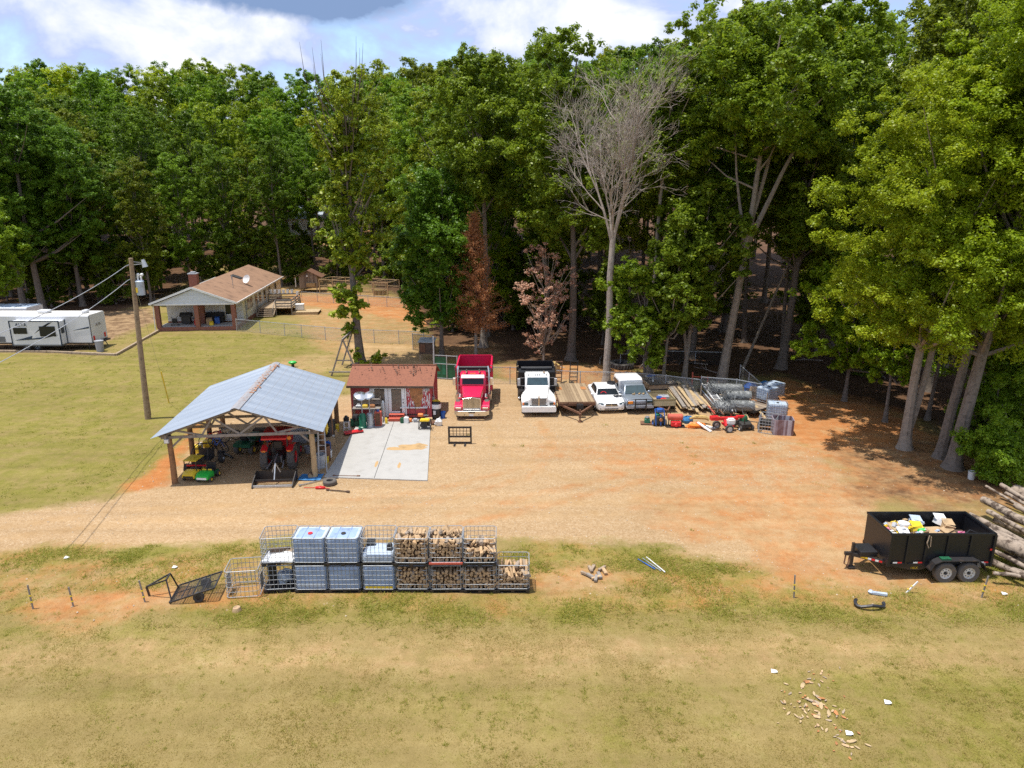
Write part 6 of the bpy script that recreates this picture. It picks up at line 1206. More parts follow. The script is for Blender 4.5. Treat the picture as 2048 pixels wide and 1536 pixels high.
for x in (-.34, .34): wheel(t, (x, .05, .2), .2, .12, 'blue')
t = thing('air_compressor', 'red-orange air compressor with horizontal tank on the gravel', 'compressor', P0(1350, 853), -2); m = MB(); m.tube([(-.5, 0, .62), (-.45, 0, .62), (.4, 0, .62), (.46, 0, .62)], [.06, .2, .2, .06], 14); m.build('tank', 'brick_red_paint', t, smooth=True); MB().box((0, -.15, .25), (.6, .35, .3)).cyl((.0, -.25, .2), (0, -.4, .2), .12).build('engine', 'red_plastic', t, bevel=.04); m = MB(); m.box((0, -.05, .04), (1.15, .5, .06)); [m.bar((x, 0, .04), (x, 0, .5), .06) for x in (-.4, .4)]; m.build('skid', 'black_metal', t); wheel(t, (-.58, .05, .22), .22, .1)
m = MB(); m.ball((0, 0, .2), (.42, .36, .22), n=9, jit=.25, rnd=random.Random(5)); tag(m.build('blue_tarp_bundle', 'blue_tarp', None, loc=P0(1374, 845)), 'crumpled bright blue tarp between compressor and orange heap', 'tarp')
m = MB(); m.tube([(-.5, .2, .35), (-.1, .25, .45), (.5, .2, .42), (.7, .1, .3)], [.05, .14, .14, .08], 8); tag(m.build('brown_roll', 'hay', None, smooth=True, loc=P0(1396, 850)), 'rolled brown padding on top of the orange heap', 'roll')
m = MB(); m.ball((0, 0, .14), (.6, .32, .2), n=10, jit=.28, rnd=random.Random(9)); tag(m.build('orange_tarp', 'orange', None, loc=P0(1392, 855)), 'crumpled orange and white tarp heap on the gravel', 'tarp')
m = MB(); m.box((0, 0, .2), (.18, 1.1, .05), (R(16), 0, R(35))); tag(m.build('white_board', 'white_plastic', None, loc=P0(1408, 860)), 'white board lying on the orange tarp heap', 'board')
m = MB(); [m.tube([(.3 * math.cos(a + k), .25 * math.sin(a), .05 + .03 * k) for a in np.linspace(0, 6.28, 14)], .02, 5) for k in range(3)]; tag(m.build('cable_coil', 'steel', None, loc=P0(1420, 857)), 'coil of grey cable beside the white board', 'cable')
t = thing('log_splitter', 'red two-wheeled log splitter lying at the front of the row', 'log splitter', P0(1452, 860), 4); MB().box((-.1, .0, .74), (1.55, .16, .2)).box((-.78, 0, .78), (.5, .34, .24)).box((.85, .1, .8), (.5, .16, .16)).build('beam', 'red_plastic', t, bevel=.02); m = MB(); m.bar((-.15, 0, .7), (-.15, -.3, .35), .14); m.bar((-.15, -.3, .35), (-.15, .35, .35), .1); m.build('axle', 'red_plastic', t); MB().box((.18, -.16, .6), (.5, .4, .4)).build('engine_cover', 'white_plastic', t, bevel=.08, seg=2); MB().box((.18, -.16, .35), (.4, .36, .12)).build('engine', 'red_plastic', t, bevel=.03)
wheel(t, (.0, -.52, .25), .25, .17, 'rim_white', axis='y'); wheel(t, (-.5, .3, .25), .25, .17, 'steel', axis='y'); MB().bar((.4, 0, .35), (1.1, -.2, .3), .06).bar((1.0, -.25, .05), (1.0, -.25, .8), .05).build('hitch', 'black_metal', t)
t = thing('lawn_mower', 'black push mower with curved handle beside the red log splitter', 'lawn mower', P0(1487, 858), 12); MB().loft([rrect(-.33, .33, .2, .42, -.4, .06), rrect(-.38, .38, .18, .55, .0, .08), rrect(-.35, .35, .2, .5, .5, .06)]).build('body', 'soot', t, smooth=True); MB().lathe([(0, .85), (.2, .82), (.24, .7), (.24, .5)], (0, .1, 0)).build('engine', 'dark_green', t, smooth=True); m = MB(); m.tube([(-.28, .4, .45), (-.3, .9, 1.0), (0, 1.0, 1.1), (.3, .9, 1.0), (.28, .4, .45)], .025, 6); m.build('handle', 'black_metal', t)
for x in (-.4, .4):
    for y in (-.3, .45): wheel(t, (x, y, .17), .17, .1, 'steel')
t = thing('spreader_cart', 'small black cart with a tow handle next to the cut-open tote', 'cart', P0(1530, 858), -10); MB().loft([rrect(-.3, .3, .25, .3, -.25, .02), rrect(-.36, .36, .28, .6, -.2, .03), rrect(-.36, .36, .28, .6, .2, .03), rrect(-.3, .3, .25, .3, .25, .02)]).build('hopper', 'soot', t); MB().tube([(-.3, 0, .4), (-.9, .05, .42), (-1.0, .15, .35), (-1.0, -.1, .35)], .03, 6).build('handle', 'black_metal', t)
for x in (-.4, .4): wheel(t, (x, 0, .17), .17, .1, 'steel')
board(P0(1497, 846, .1), P0(1482, 824, .35), .22, .06, 'wood_new', 'pale wide plank lying between mower and cart', None, 'plank'); board(P0(1535, 850, .2), P0(1510, 826, .5), .16, .06, 'wood_new', 'honey plank sloping from the plank trailer to the cart', None, 'plank')

# ---------------------------------------------------------------- totes and firewood by the field
LOGM = []
for k in range(8):
    m = MB(); rs = random.Random(50 + k); r = rs.uniform(.042, .068); n = 3 + (k % 3) if k < 6 else 8; pr = [(r * rs.uniform(.8, 1.2) * math.cos(6.283 * i / n + .3), r * rs.uniform(.8, 1.2) * math.sin(6.283 * i / n + .3)) for i in range(n)]
    m.loft([[(x, -.22, z) for x, z in pr], [(x * 1.03, 0, z * 1.03) for x, z in pr], [(x, .22, z) for x, z in pr]]); LOGM.append(m.mesh('firewood_log', ('split_wood', 'split_wood', 'log_end', 'split_wood', 'wood_old', 'split_wood', 'log_bark', 'log_end')[k], bevel=.006))
def firewood(t0, lab, base, z0, zfill, n_ind, slope, rs):
    """pieces in a cage: those seen at the front and on top each on its own, the rest below them as one heap"""
    hid = MB(); n = 0; cell = .112; cand = []
    for iz in range(int((zfill - .05) / cell)):
        for ix in range(10):
            for iy in range(2):
                x = -.52 + ix * .115 + rs.uniform(-.03, .03); z = .1 + iz * cell + rs.uniform(-.03, .03); y = (-.24, .24)[iy] + rs.uniform(-.02, .02)
                top = zfill - .04 + slope * (.0 if iy else -.12)
                if z > top: continue
                seen = iy == 0 or z > top - cell * 1.15; cand.append((x, y, z, seen, (2 if z > top - cell * 1.15 else 0) + rs.random()))
    vis = sorted([c for c in cand if c[3]], key=lambda c: -c[4])[:n_ind]
    for x, y, z, s, k in cand:
        if (x, y, z, s, k) in vis: continue
        r = rs.uniform(.05, .075); a0 = rs.uniform(0, 3); nn = rs.choice((3, 4, 5)); hid.loft([[(x + r * math.cos(a0 + 6.283 * i / nn), y - .2, z + r * math.sin(a0 + 6.283 * i / nn)) for i in range(nn)], [(x + r * math.cos(a0 + 6.283 * i / nn), y + .2, z + r * math.sin(a0 + 6.283 * i / nn)) for i in range(nn)]])
    for x, y, z, s, k in vis:
        o = bpy.data.objects.new('firewood_log', rs.choice(LOGM)); COL.objects.link(o); tp = k > 2
        o.location = base + Vector((x, y, z0 + z)); o.rotation_euler = (rs.gauss(.25 if tp else 0, .18), rs.uniform(0, 6.28), rs.gauss(0, .16)); s_ = rs.uniform(.95, 1.25); o.scale = (s_, rs.uniform(.85, 1.1), s_); tag(o, lab, 'firewood', 'split firewood in the wire cages')
    if hid.v: o = hid.build('firewood_heap', ['split_wood'], None, loc=base + Vector((0, 0, z0))); o['kind'] = 'stuff'
CX = [-9.72, -8.42, -7.27, -6.06, -4.82, -3.60, -2.385, -1.17, .02]; CY = 23.32; TH = 1.08
rs = random.Random(99)
def tote(k, lvl, lab, **o): t = thing(o.pop('name', 'liquid_tote'), lab, o.pop('cat', 'tote'), (CX[k] + rs.uniform(-.015, .015), CY + rs.uniform(-.03, .03), TH * lvl), rs.uniform(-1.2, 1.2), o.pop('group', 'caged totes along the field')); return t
t = tote(0, 0, 'empty wire cage with grey side plates standing open beside the tipped trailer', name='wire_cage', cat='cage'); t.rotation_euler.z = R(7); t.location = (-9.68, 22.98, 0); cage_obj(t, 0.02, w=1.15, nv=8, h=1.05)
for s in (-1, 1): MB().box((s * .585, .0, .45), (.01, .45, .62)).build('side_plate', 'galvanised', t)
t = tote(1, 0, 'lower cage with black pipes and torn plastic inside, leftmost of the double stacks', name='wire_cage', cat='cage'); t.rotation_euler.z = R(5); pallet(t); cage_obj(t)
q = Vector(t.location)
for k, (x, r_, mt, lab) in enumerate([(-.42, .13, 'black_plastic', 'upright black pipe inside the lower open cage'), (-.3, .09, 'black_plastic', 'thin black pipe inside the lower open cage'), (.45, .1, 'black_plastic', 'black pipe at the far side of the lower open cage')]): m = MB(); m.lathe([(r_, 0), (r_, .7), (r_ * .8, .7), (r_ * .8, 0)], n=14); tag(m.build('pipe', mt, None, smooth=True, loc=q + Vector((x, 0, .13))), lab, 'pipe')
m = MB(); m.ball((0, 0, .26), (.34, .3, .26), n=9, jit=.3, rnd=random.Random(2)); tag(m.build('torn_plastic', 'tote_pale', None, loc=q + Vector((.08, .05, .12))), 'crumpled pale plastic in the lower open cage', 'plastic')
t = tote(1, 1, 'upper empty cage holding dirty white sheet and a dark beam', name='wire_cage', cat='cage'); t.rotation_euler.z = R(6); pallet(t); cage_obj(t)
q = Vector(t.location); m = MB(); m.box((0, 0, .03), (1.1, .9, .05)); m.ball((.2, 0, .06), (.4, .35, .06), jit=.3); tag(m.build('plastic_sheet', 'white_plastic', None, loc=q + Vector((0, -.02, .12))), 'dirty white sheet on the floor of the upper open cage', 'sheet')
tag(MB().box((0, 0, .08), (.72, .12, .16), (0, 0, .2)).build('wood_beam', 'wood_dark', None, bevel=.01, loc=q + Vector((-.1, .2, .2))), 'short dark beam lying in the upper open cage', 'beam'); tag(MB().box((0, 0, .04), (.5, .2, .05), (0, .2, -.2)).build('wood_scrap', 'wood_old', None, bevel=.01, loc=q + Vector((.3, .25, .2))), 'brown board scrap lying in the upper open cage', 'board')
for k, (lv, mt, cap, lab) in enumerate([(1, 'tote_pale', 'red_plastic', 'upper full tote with a red cap on its pale top'), (0, 'tote_blue', None, 'lower tote with pale sludge directly under the red-capped tote')]):
    t = tote(2, lv, lab); pallet(t); cage_obj(t); b_ = bladder(t, 'tote_blue' if lv else 'tote_blue', cap=cap, lid=bool(lv))
    if lv: MB().box((0, 0, 1.062), (1.12, .93, .03)).build('top_skin', 'tote_pale', b_, bevel=.01); MB().box((.36, .3, 1.085), (.2, .12, .01)).build('label', 'white_plastic', b_)
    else: MB().box((0, -.475, .34), (.95, .012, .16)).build('sludge_line', 'tote_pale', b_)
for lv, lab in ((1, 'upper full tote with a dark open hole in its pale top'), (0, 'lower dusty blue tote under the tote with the open hole')):
    t = tote(3, lv, lab); pallet(t); cage_obj(t); b_ = bladder(t, 'tote_blue', lid=bool(lv))
    if lv: MB().box((0, 0, 1.062), (1.12, .93, .03)).build('top_skin', 'tote_pale', b_, bevel=.01)
t = tote(4, 1, 'upper cage holding only the low cut bottom of a tote'); pallet(t); cage_obj(t, open_front=False); bladder(t, 'tote_pale', h=.30, cap='soot', lid=False)
q = Vector(t.location); m = MB(); m.cyl((0, -.1, .1), (0, .1, .1), .1); m.box((0, 0, .02), (.18, .3, .06)); tag(m.build('pump', 'black_plastic', None, loc=q + Vector((.38, -.05, .46))), 'small black pump on the cut tote bottom', 'pump'); tag(MB().box((0, 0, .1), (.3, .2, .2)).build('black_box', 'black_plastic', None, bevel=.02, loc=q + Vector((-.35, .25, .46))), 'black box at the back of the cut tote bottom', 'box')
t = tote(4, 0, 'lower lavender-blue tote with a yellow residue line near its base'); pallet(t); cage_obj(t); b_ = bladder(t, 'tote_blue', lid=False); MB().box((0, -.475, .22), (.98, .012, .1)).build('residue_line', 'yellow', b_)
cages = [(5, 1, 'upper cage heaped to the rim with long split firewood', 1.02, .5), (5, 0, 'lower cage of firewood under the fullest heaped cage', .86, 0), (6, 1, 'upper firewood cage with a rust red bottom rail', .95, .5), (6, 0, 'lower firewood cage under the one with red bottom rail', .82, 0), (7, 1, 'upper half-empty firewood cage at the end of the double stacks', .62, 1.2), (7, 0, 'lower firewood cage under the half-empty one', .84, 0), (8, 0, 'single firewood cage at the end of the row', .80, 1.0)]
for ci, (k, lv, lab, fill, slope) in enumerate(cages):
    t = tote(k, lv, lab, name='firewood_cage', cat='cage', group='firewood cages along the field'); pallet(t); cage_obj(t, open_front=True, nv=8)
    if k == 6 and lv: MB().bar((-.6, -.51, .12), (.6, -.51, .12), .05, .07).build('bottom_rail', 'brick_red_paint', t)
    firewood(t, 'split firewood log in the ' + lab.replace(' with long split firewood', '').replace(' of firewood', ''), Vector(t.location), .12, fill, 44 if ci < 6 else 36, slope, rs)

# ---------------------------------------------------------------- dump trailer with its rubbish
DT = thing('dump_trailer', 'black steel dump trailer with twin axles, heaped with rubbish', 'trailer', (14.02, 23.78, 0), .5)
LX, WY, ZB, ZT = 3.8, 1.75, .62, 1.84
m = MB(); m.box((LX / 2, 0, (ZB + ZT) / 2), (LX, .05, ZT - ZB)); m.box((LX / 2, WY, (ZB + ZT) / 2), (LX, .05, ZT - ZB)); m.box((LX / 2, WY / 2, ZB + .04), (LX - .06, WY - .06, .06)); m.build('box_side', 'trailer_black', DT)
m = MB(); m.box((-.02, WY / 2, (ZB + ZT) / 2), (.05, WY + .04, ZT - ZB)); m.build('front_panel', 'trailer_black', DT); m = MB(); m.box((LX + .02, WY / 2, (ZB + ZT) / 2), (.05, WY + .04, ZT - ZB)); m.build('tailgate', 'trailer_black', DT)
m = MB()
for y in (-.03, WY + .03): m.bar((-.05, y, ZT + .02), (LX + .05, y, ZT + .02), .09, .07); m.bar((-.05, y, ZB), (LX + .05, y, ZB), .08, .12)
for x in (-.02, LX + .02): m.bar((x, -.03, ZT + .02), (x, WY + .03, ZT + .02), .09, .07); m.bar((x, -.05, ZB - .06), (x, -.05, ZT), .09)
m.build('top_rail', 'trailer_black', DT)
for x in (.62, 1.3, 2.1, 2.95): MB().bar((x, -.05, ZB), (x, -.05, ZT), .07, .06).build('stake_rib', 'trailer_black', DT)
m = MB(); m.prism([(0.1, ZB - .05), (3.8, ZB - .05), (3.8, .5), (1.7, .5), (1.2, .36), (.85, .38), (.2, .52)], .02, .1, 'y'); m.prism([(0.1, ZB - .05), (3.8, ZB - .05), (3.8, .5), (1.7, .5), (1.2, .36), (.85, .38), (.2, .52)], WY - .1, WY - .02, 'y'); m.build('chassis', 'black_metal', DT)
for x in (2.03, 2.9):
    for y in (-.22, WY + .22): wheel(DT, (x, y, .41), .41, .24, 'rim_white', 'dusty_rubber', .52, axis='y')
for s, y in ((-1, -.22), (1, WY + .22)):
    m = MB(); m.loft([[(x, y - .16, z), (x, y + .16, z), (x, y + .16, z + .03), (x, y - .16, z + .03)] for x, z in ((1.42, .52), (1.55, .80), (1.8, .92), (3.1, .92), (3.35, .80), (3.48, .52))]); m.build('fender', 'black_metal', DT); MB().box((1.98, y, .975), (.36, .2, .06)).build('fender_step', 'dark_green', DT)
m = MB(); m.bar((0, .25, .58), (-.95, WY / 2, .58), .1, .13); m.bar((0, WY - .25, .58), (-.95, WY / 2, .58), .1, .13); m.bar((-.85, WY / 2, .6), (-1.2, WY / 2, .6), .12); m.build('tongue', 'black_metal', DT)
MB().bar((-.9, WY / 2, .02), (-.9, WY / 2, 1.05), .1).box((-.9, WY / 2, .03), (.26, .26, .05)).build('jack', 'black_metal', DT); m = MB(); m.tube([(-1.15, WY / 2, .55), (-1.2, WY / 2 - .05, .2), (-1.08, WY / 2 - .1, .12), (-1.0, WY / 2, .5)], .03, 6); m.build('safety_chain', 'rust', DT)
MB().box((-.44, WY / 2, .74), (.66, .7, .24)).build('toolbox', 'black_plastic', DT, bevel=.03)
for x0, n in ((.22, 2), (.98, 2), (2.75, 2), (3.45, 2)):
    for j in range(n): MB().box((x0 + .17 * j, -.085, .73), (.16, .008, .05)).build('reflector', ('white_plastic', 'red_plastic')[j % 2], DT)
v0, v1 = Vector((0, .18, .58)), Vector((-.95, WY / 2 - .07, .58)); dv = (v1 - v0)
for j, mt in enumerate(('red_plastic', 'white_plastic', 'red_plastic', 'white_plastic', 'yellow', 'yellow')): pa = v0 + dv * (.08 + .11 * j); MB().bar(pa, pa + dv * .1, .012, .07).build('reflector', mt, DT)
MB().box((3.72, -.085, 1.25), (.07, .01, .07)).build('reflector', 'red_plastic', DT); MB().box((3.45, -.085, .62), (.3, .02, .2)).build('mud_flap', 'grey_plastic', DT)
letters('14LX', .13, (1.02, .012, .46), (R(90), 0, 0), DT, 'yellow')
m = MB(); m.tube([(1.33, -.1, 1.85), (1.27, -.12, 1.55), (1.36, -.12, 1.35)], .02, 5); m.tube([(1.40, -.1, 1.8), (1.42, -.12, 1.4)], .015, 5); m.build('strap', 'wood_old', DT)
M3 = DT.matrix_basis.copy() if False else Matrix.Translation(DT.location) @ Matrix.Rotation(R(.5), 4, 'Z')
rs = random.Random(14)
m = MB(); k = 12; vs = []
for i in range(k + 1):
    for j in range(7): x = .06 + (LX - .12) * i / k; y = .06 + (WY - .12) * j / 6; vs.append((x, y, ZB + .52 + (.3 if x < 2.0 else .05) * rs.random() + (.25 if .5 < x < 1.9 else 0)))
m.add(vs, [(i * 7 + j, i * 7 + j + 1, (i + 1) * 7 + j + 1, (i + 1) * 7 + j) for i in range(k) for j in range(6)]); o = m.build('rubbish', 'wood_dark', None); o.matrix_basis = M3; o['kind'] = 'stuff'; o['label'] = 'loose dark rubbish filling the dump trailer bed'; o['category'] = 'rubbish'
items = [('white_tub', 'white_plastic', (.95, .95, 1.65), 'tub', 'round white plastic tub on top of the trailer rubbish'), ('yellow_box', 'yellow', (1.35, .8, 1.6), 'box', 'bright yellow box on the trailer rubbish heap'), ('yellow_bag', 'yellow', (1.55, .45, 1.48), 'bag', 'yellow bag low in the trailer rubbish heap'), ('red_bag', 'red_plastic', (1.0, .35, 1.5), 'bag', 'red bag at the near wall of the dump trailer'), ('blue_board', 'tote_pale', (1.55, 1.2, 1.65), 'box', 'pale blue panel leaning in the trailer rubbish'), ('cardboard_sheet', 'cardboard', (2.3, .8, 1.45), 'flat', 'large flat cardboard sheet in the dump trailer'), ('cardboard_box', 'cardboard', (2.75, 1.1, 1.55), 'box', 'opened cardboard box at the rear of the trailer load'), ('white_crate', 'white_plastic', (2.6, 1.4, 1.62), 'box', 'white printed sack at the far wall of the dump trailer'), ('pink_bag', 'pink', (3.0, .55, 1.45), 'bag', 'pink and white bag near the trailer tailgate'), ('white_bag', 'white_plastic', (2.85, .4, 1.42), 'bag', 'small white bag beside the pink bag'), ('black_hose', 'black_plastic', (3.35, .6, 1.4), 'hose', 'black hose curled at the trailer tailgate'), ('tan_box', 'wood_new', (.55, .85, 1.5), 'box', 'tan box near the front panel of the dump trailer'), ('white_box', 'white_plastic', (.7, .5, 1.5), 'box', 'white carton near the front panel of the dump trailer'), ('yellow_wrapper', 'yellow', (.75, 1.15, 1.62), 'bag', 'crinkled yellow wrapper behind the white tub'), ('pink_wrapper', 'pink', (.4, .9, 1.5), 'bag', 'small pink wrapper at the front of the rubbish'), ('green_wrapper', 'green_plastic', (1.5, .62, 1.58), 'bag', 'small green wrapper under the yellow box'), ('red_wrapper', 'red_plastic', (1.75, .3, 1.45), 'bag', 'small red wrapper by the cardboard sheet')]
for nm, mt, c, kind, lab in items:
    m = MB()
    if kind == 'tub': m.lathe([(0, .16), (.2, .14), (.21, .05), (.17, -.12), (0, -.13)], n=16)
    elif kind == 'box': m.box((0, 0, 0), (.4, .3, .26), (.3, .25, rs.uniform(0, 3))); m.sheet((-.2, -.1, .14), (.2, -.16, .12), (.24, .2, .22), (-.18, .2, .26), t=.02)
    elif kind == 'flat': m.box((0, 0, 0), (1.25, .8, .03), (.08, .06, .2)); m.box((.3, .1, .08), (.5, .3, .03), (.3, -.1, .5))
    elif kind == 'hose': m.tube([(-.2, 0, .1), (.0, .1, .2), (.25, 0, .12), (.2, -.3, .0)], .03, 6)
    else: m.ball((0, 0, 0), (.2, .16, .13), n=8, jit=.35, rnd=rs)
    o = m.build(nm, mt, None); o.location = M3 @ Vector((c[0], c[1], c[2] + .06)); tag(o, lab, nm.split('_')[1])
for k in range(34):
    m = MB(); m.box((0, 0, 0), (rs.uniform(.08, .24), rs.uniform(.06, .18), rs.uniform(.03, .1)), (rs.uniform(-.5, .5), rs.uniform(-.5, .5), rs.uniform(0, 3))); m.ball((.05, 0, .03), (.08, .06, .05), n=6, jit=.3, rnd=rs); mt = rs.choice(('white_plastic', 'yellow', 'cardboard', 'grey_plastic', 'wood_old', 'wood_new', 'tote_pale'))
    o = m.build('litter_piece', mt, None); x = rs.uniform(.25, 1.9); o.location = M3 @ Vector((x, rs.uniform(.2, 1.4), ZB + .9 + (.2 if .5 < x else 0) * rs.random() + .08)); tag(o, 'small piece of mixed packaging waste in the dump trailer', 'litter', 'packaging waste in the dump trailer')

# log pile
def log(p, q, r, lab, rs, r2=None):
    r = r * .86 if r < .25 else r
    p, q = Vector(p), Vector(q); c = (p + q) / 2; t = thing('felled_log', lab, 'log', c, 0, 'felled logs in the pile'); n = 14; pts_ = [(p - c).lerp(q - c, i / 15) + Vector((0, rs.gauss(0, r * .05) + r * .5 * math.sin(i * .4 + r * 50), rs.gauss(0, r * .05))) for i in range(16)]; r2 = r2 or r * .85
    MB().tube(pts_, [(r + (r2 - r) * i / 15) * rs.uniform(.9, 1.1) for i in range(16)], n).build('bark', 'log_bark', t, smooth=True)
    for e_, s_, rr0 in ((pts_[0], pts_[0] - pts_[1], r), (pts_[-1], pts_[-1] - pts_[-2], r2)): s_ = s_.normalized(); MB().cyl(e_ - s_ * .02, e_ + s_ * .006, rr0 * .86, n=14).build('cut_end', 'log_end', t)
rs = random.Random(17)
def at(px, py, Y): return A(px, py, Y)
L_ = [((1980, 1075), (2120, 1128), 25.4, 23.4, .29, 'thickest log with a big round cut end just behind the dump trailer'), ((1968, 1118), (2105, 1175), 24.6, 22.4, .15, 'long thin log at the bottom of the pile nearest the field'), ((2015, 1140), (2120, 1168), 23.9, 23.2, .16, 'short log with a pale end low in the pile'), ((1985, 1145), (2040, 1152), 23.5, 23.3, .09, 'short stub lying on the ground before the log pile'), ((1968, 1000), (2140, 1090), 29, 25, .19, 'grey log lying high across the top of the pile'), ((1938, 1030), (2130, 1125), 27.4, 24.6, .16, 'long grey log sloping down beside the trailer tailgate'), ((1975, 1022), (2130, 1105), 28.2, 25.0, .14, 'dark log tucked between the two long grey logs'), ((1950, 1045), (2110, 1140), 26.6, 24.0, .14, 'slim brown log below the long grey log'), ((1990, 1040), (2150, 1120), 28.0, 25.4, .17, 'dark bark-covered log in the middle of the pile'), ((1978, 1060), (2120, 1120), 26.2, 24.5, .16, 'knotty log above the thickest log'), ((2000, 968), (2130, 1060), 31, 28, .12, 'thin pale branch log poking up behind the pile'), ((1972, 972), (2080, 1035), 31, 28.5, .07, 'thinnest pale pole sticking out at the top'), ((2030, 1010), (2160, 1085), 29, 26.5, .16, 'mossy log at the far back of the pile'), ((2036, 1092), (2150, 1130), 25.8, 24.4, .18, 'log beside the thickest log at the frame edge'), ((2010, 1108), (2140, 1155), 24.9, 23.4, .17, 'brown log resting on the long thin bottom log'), ((1955, 1058), (2110, 1150), 26.0, 23.9, .10, 'slender pale log beneath the slim brown log'), ((1990, 1012), (2150, 1098), 28.8, 25.6, .11, 'slender grey log near the top of the pile'), ((2008, 1030), (2160, 1100), 28.4, 26.0, .13, 'medium log behind the dark bark-covered log'), ((1965, 1090), (2110, 1165), 25.0, 23.0, .11, 'narrow log between the thickest log and the bottom log'), ((2010, 985), (2140, 1075), 30.5, 27.5, .10, 'straight pale log second from the top of the pile')]
for (a_, b_, ya, yb, r, lab) in L_:
    pa, pb = at(*a_, ya), at(*b_, yb); pa.z = max(pa.z, r); pb.z = max(pb.z, r); log(pa, pb, r, lab, rs)
log(P0(2028, 990, .25), P0(2052, 1000, .25), .3, 'sawn round section lying near the shrubs behind the pile', rs)

# ---------------------------------------------------------------- house
H_ = thing('house', 'long single-storey house with brown shingle roof and brick-columned front porch', 'house', (-32.25, 71.7, 0), 5.5)
HWd, HL, HE, HR, PD = 4.25, 21.8, 2.85, 4.45, 2.6
m = MB(); m.box((0, (PD + HL) / 2 + .2, 1.62), (2 * HWd - .7, HL - PD - .6, 2.45)); m.build('wall', 'siding', H_)
m = MB(); m.box((0, (PD + HL) / 2 + .2, .2), (2 * HWd - .66, HL - PD - .56, .5)); m.box((0, 1.25, .16), (2 * HWd - .7, 2.5, .42)); m.build('foundation', 'brick', H_)
MB().box((0, 1.3, .385), (2 * HWd - .75, 2.4, .02)).build('porch_floor', 'concrete', H_)
for s in (-1, 1):
    m = MB(); p_ = [(s * HWd, -.35, HE), (s * HWd, HL, HE), (0, HL, HR), (0, -.35, HR)]; m.sheet(*(p_ if s > 0 else p_[::-1]), t=.1); m.build('roof', 'shingle', H_)
m = MB(); m.prism([(-HWd + .35, HE - .08), (HWd - .35, HE - .08), (0, HR - .2)], -.12, -.02, 'y'); m.build('gable', 'gable_siding', H_); m = MB(); m.prism([(-HWd + .35, HE - .08), (HWd - .35, HE - .08), (0, HR - .2)], HL - .25, HL - .15, 'y'); m.build('gable', 'gable_siding', H_)
m = MB()
for s in (-1, 1): m.bar((s * (HWd + .02), -.37, HE - .03), (0, -.37, HR - .03), .05, .2); m.bar((s * (HWd + .04), -.35, HE - .04), (s * (HWd + .04), HL, HE - .04), .1, .14); m.box((s * (HWd - .2), HL / 2, HE - .13), (.45, HL - .2, .03))
m.box((0, -.05, HE - .12), (2 * HWd - .6, .2, .16)); m.build('trim', 'white_paint', H_); MB().tube([(-HWd - .0, -.25, HE - .1), (-HWd + .25, -.1, HE - .35), (-HWd + .18, -.1, .1)], .05, 6).build('downspout', 'white_paint', H_)
for x in (-HWd + .5, .1, HWd - .5): MB().box((x, .2, 1.55), (.42, .42, 2.4)).build('column', 'brick', H_)
MB().box((.1, 1.9, 1.55), (.42, .42, 2.4)).build('column', 'brick', H_)
m = MB(); m.box((-1.9, 6.4, 4.1), (.85, .75, 1.9)); ch = m.build('chimney', 'brick', H_); MB().box((-1.9, 6.4, 5.1), (.98, .88, .1)).box((-1.9, 6.4, 5.22), (.5, .5, .16)).build('cap', 'galvanised', ch)
fy = PD + .5
d_ = MB().box((2.4, fy - .03, 1.45), (1.0, .06, 2.1)).build('door', 'white_paint', H_, bevel=.01); MB().box((2.4, fy - .07, 1.75), (.6, .03, 1.2)).build('pane', 'glass_dark', d_)
for y in (5.2, 6.4, 8.6, 10.4, 12.6, 15.2, 18.4): w_ = MB().box((HWd - .34, y, 1.85), (.06, 1.1, 1.25)).build('window', 'white_paint', H_, bevel=.01); MB().box((HWd - .30, y, 1.85), (.04, .9, 1.05)).build('pane', 'glass_dark', w_)
d_ = MB().box((HWd - .32, 13.8, 1.5), (.08, 1.0, 2.1)).build('door', 'siding', H_); 
sd = thing('satellite_dish', 'pale grey satellite dish fixed on the brown house roof', 'dish', (-32.25, 71.7, 0)); q = Matrix.Rotation(R(5.5), 3, 'Z') @ Vector((2.9, 9.8, 0)); sd.location += Vector((q.x, q.y, 3.42)); MB().lathe([(0, .0), (.25, .05), (.5, .2), (.5, .23), (.25, .08), (0, .03)], n=18).build('dish', 'white_plastic', sd, smooth=True); o = sd.children[0]; o.rotation_euler = (R(65), R(20), R(-35)); o.location = (0, 0, .55); MB().tube([(0, 0, 0), (0, 0, .4), (.05, -.1, .6)], .03, 6).build('mast', 'steel', sd)
MB().cyl((1.2, 9.6, 3.95), (1.2, 9.6, 4.45), .05).build('vent_pipe', 'steel', H_); MB().cyl((2.0, 12.5, 3.6), (2.0, 12.5, 4.15), .06).build('vent_pipe', 'black_metal', H_); MB().cyl((2.4, 5.6, 3.4), (2.4, 5.6, 5.0), .03).build('vent_pipe', 'steel', H_); MB().sheet((.6, 11.2, 4.31), (1.7, 11.2, 3.90), (1.7, 12.4, 3.90), (.6, 12.4, 4.31), t=.02).build('roof_patch', 'soot', H_); MB().cyl((3.98, 4.1, .4), (3.98, 4.1, 2.6), .05).box((4.0, 4.2, 1.6), (.15, .3, .45)).build('meter_box', 'grey_plastic', H_)
hm = Matrix.Translation((-32.25, 71.7, 0)) @ Matrix.Rotation(R(5.5), 4, 'Z')
def onh(x, y, z): return hm @ Vector((x, y, z))
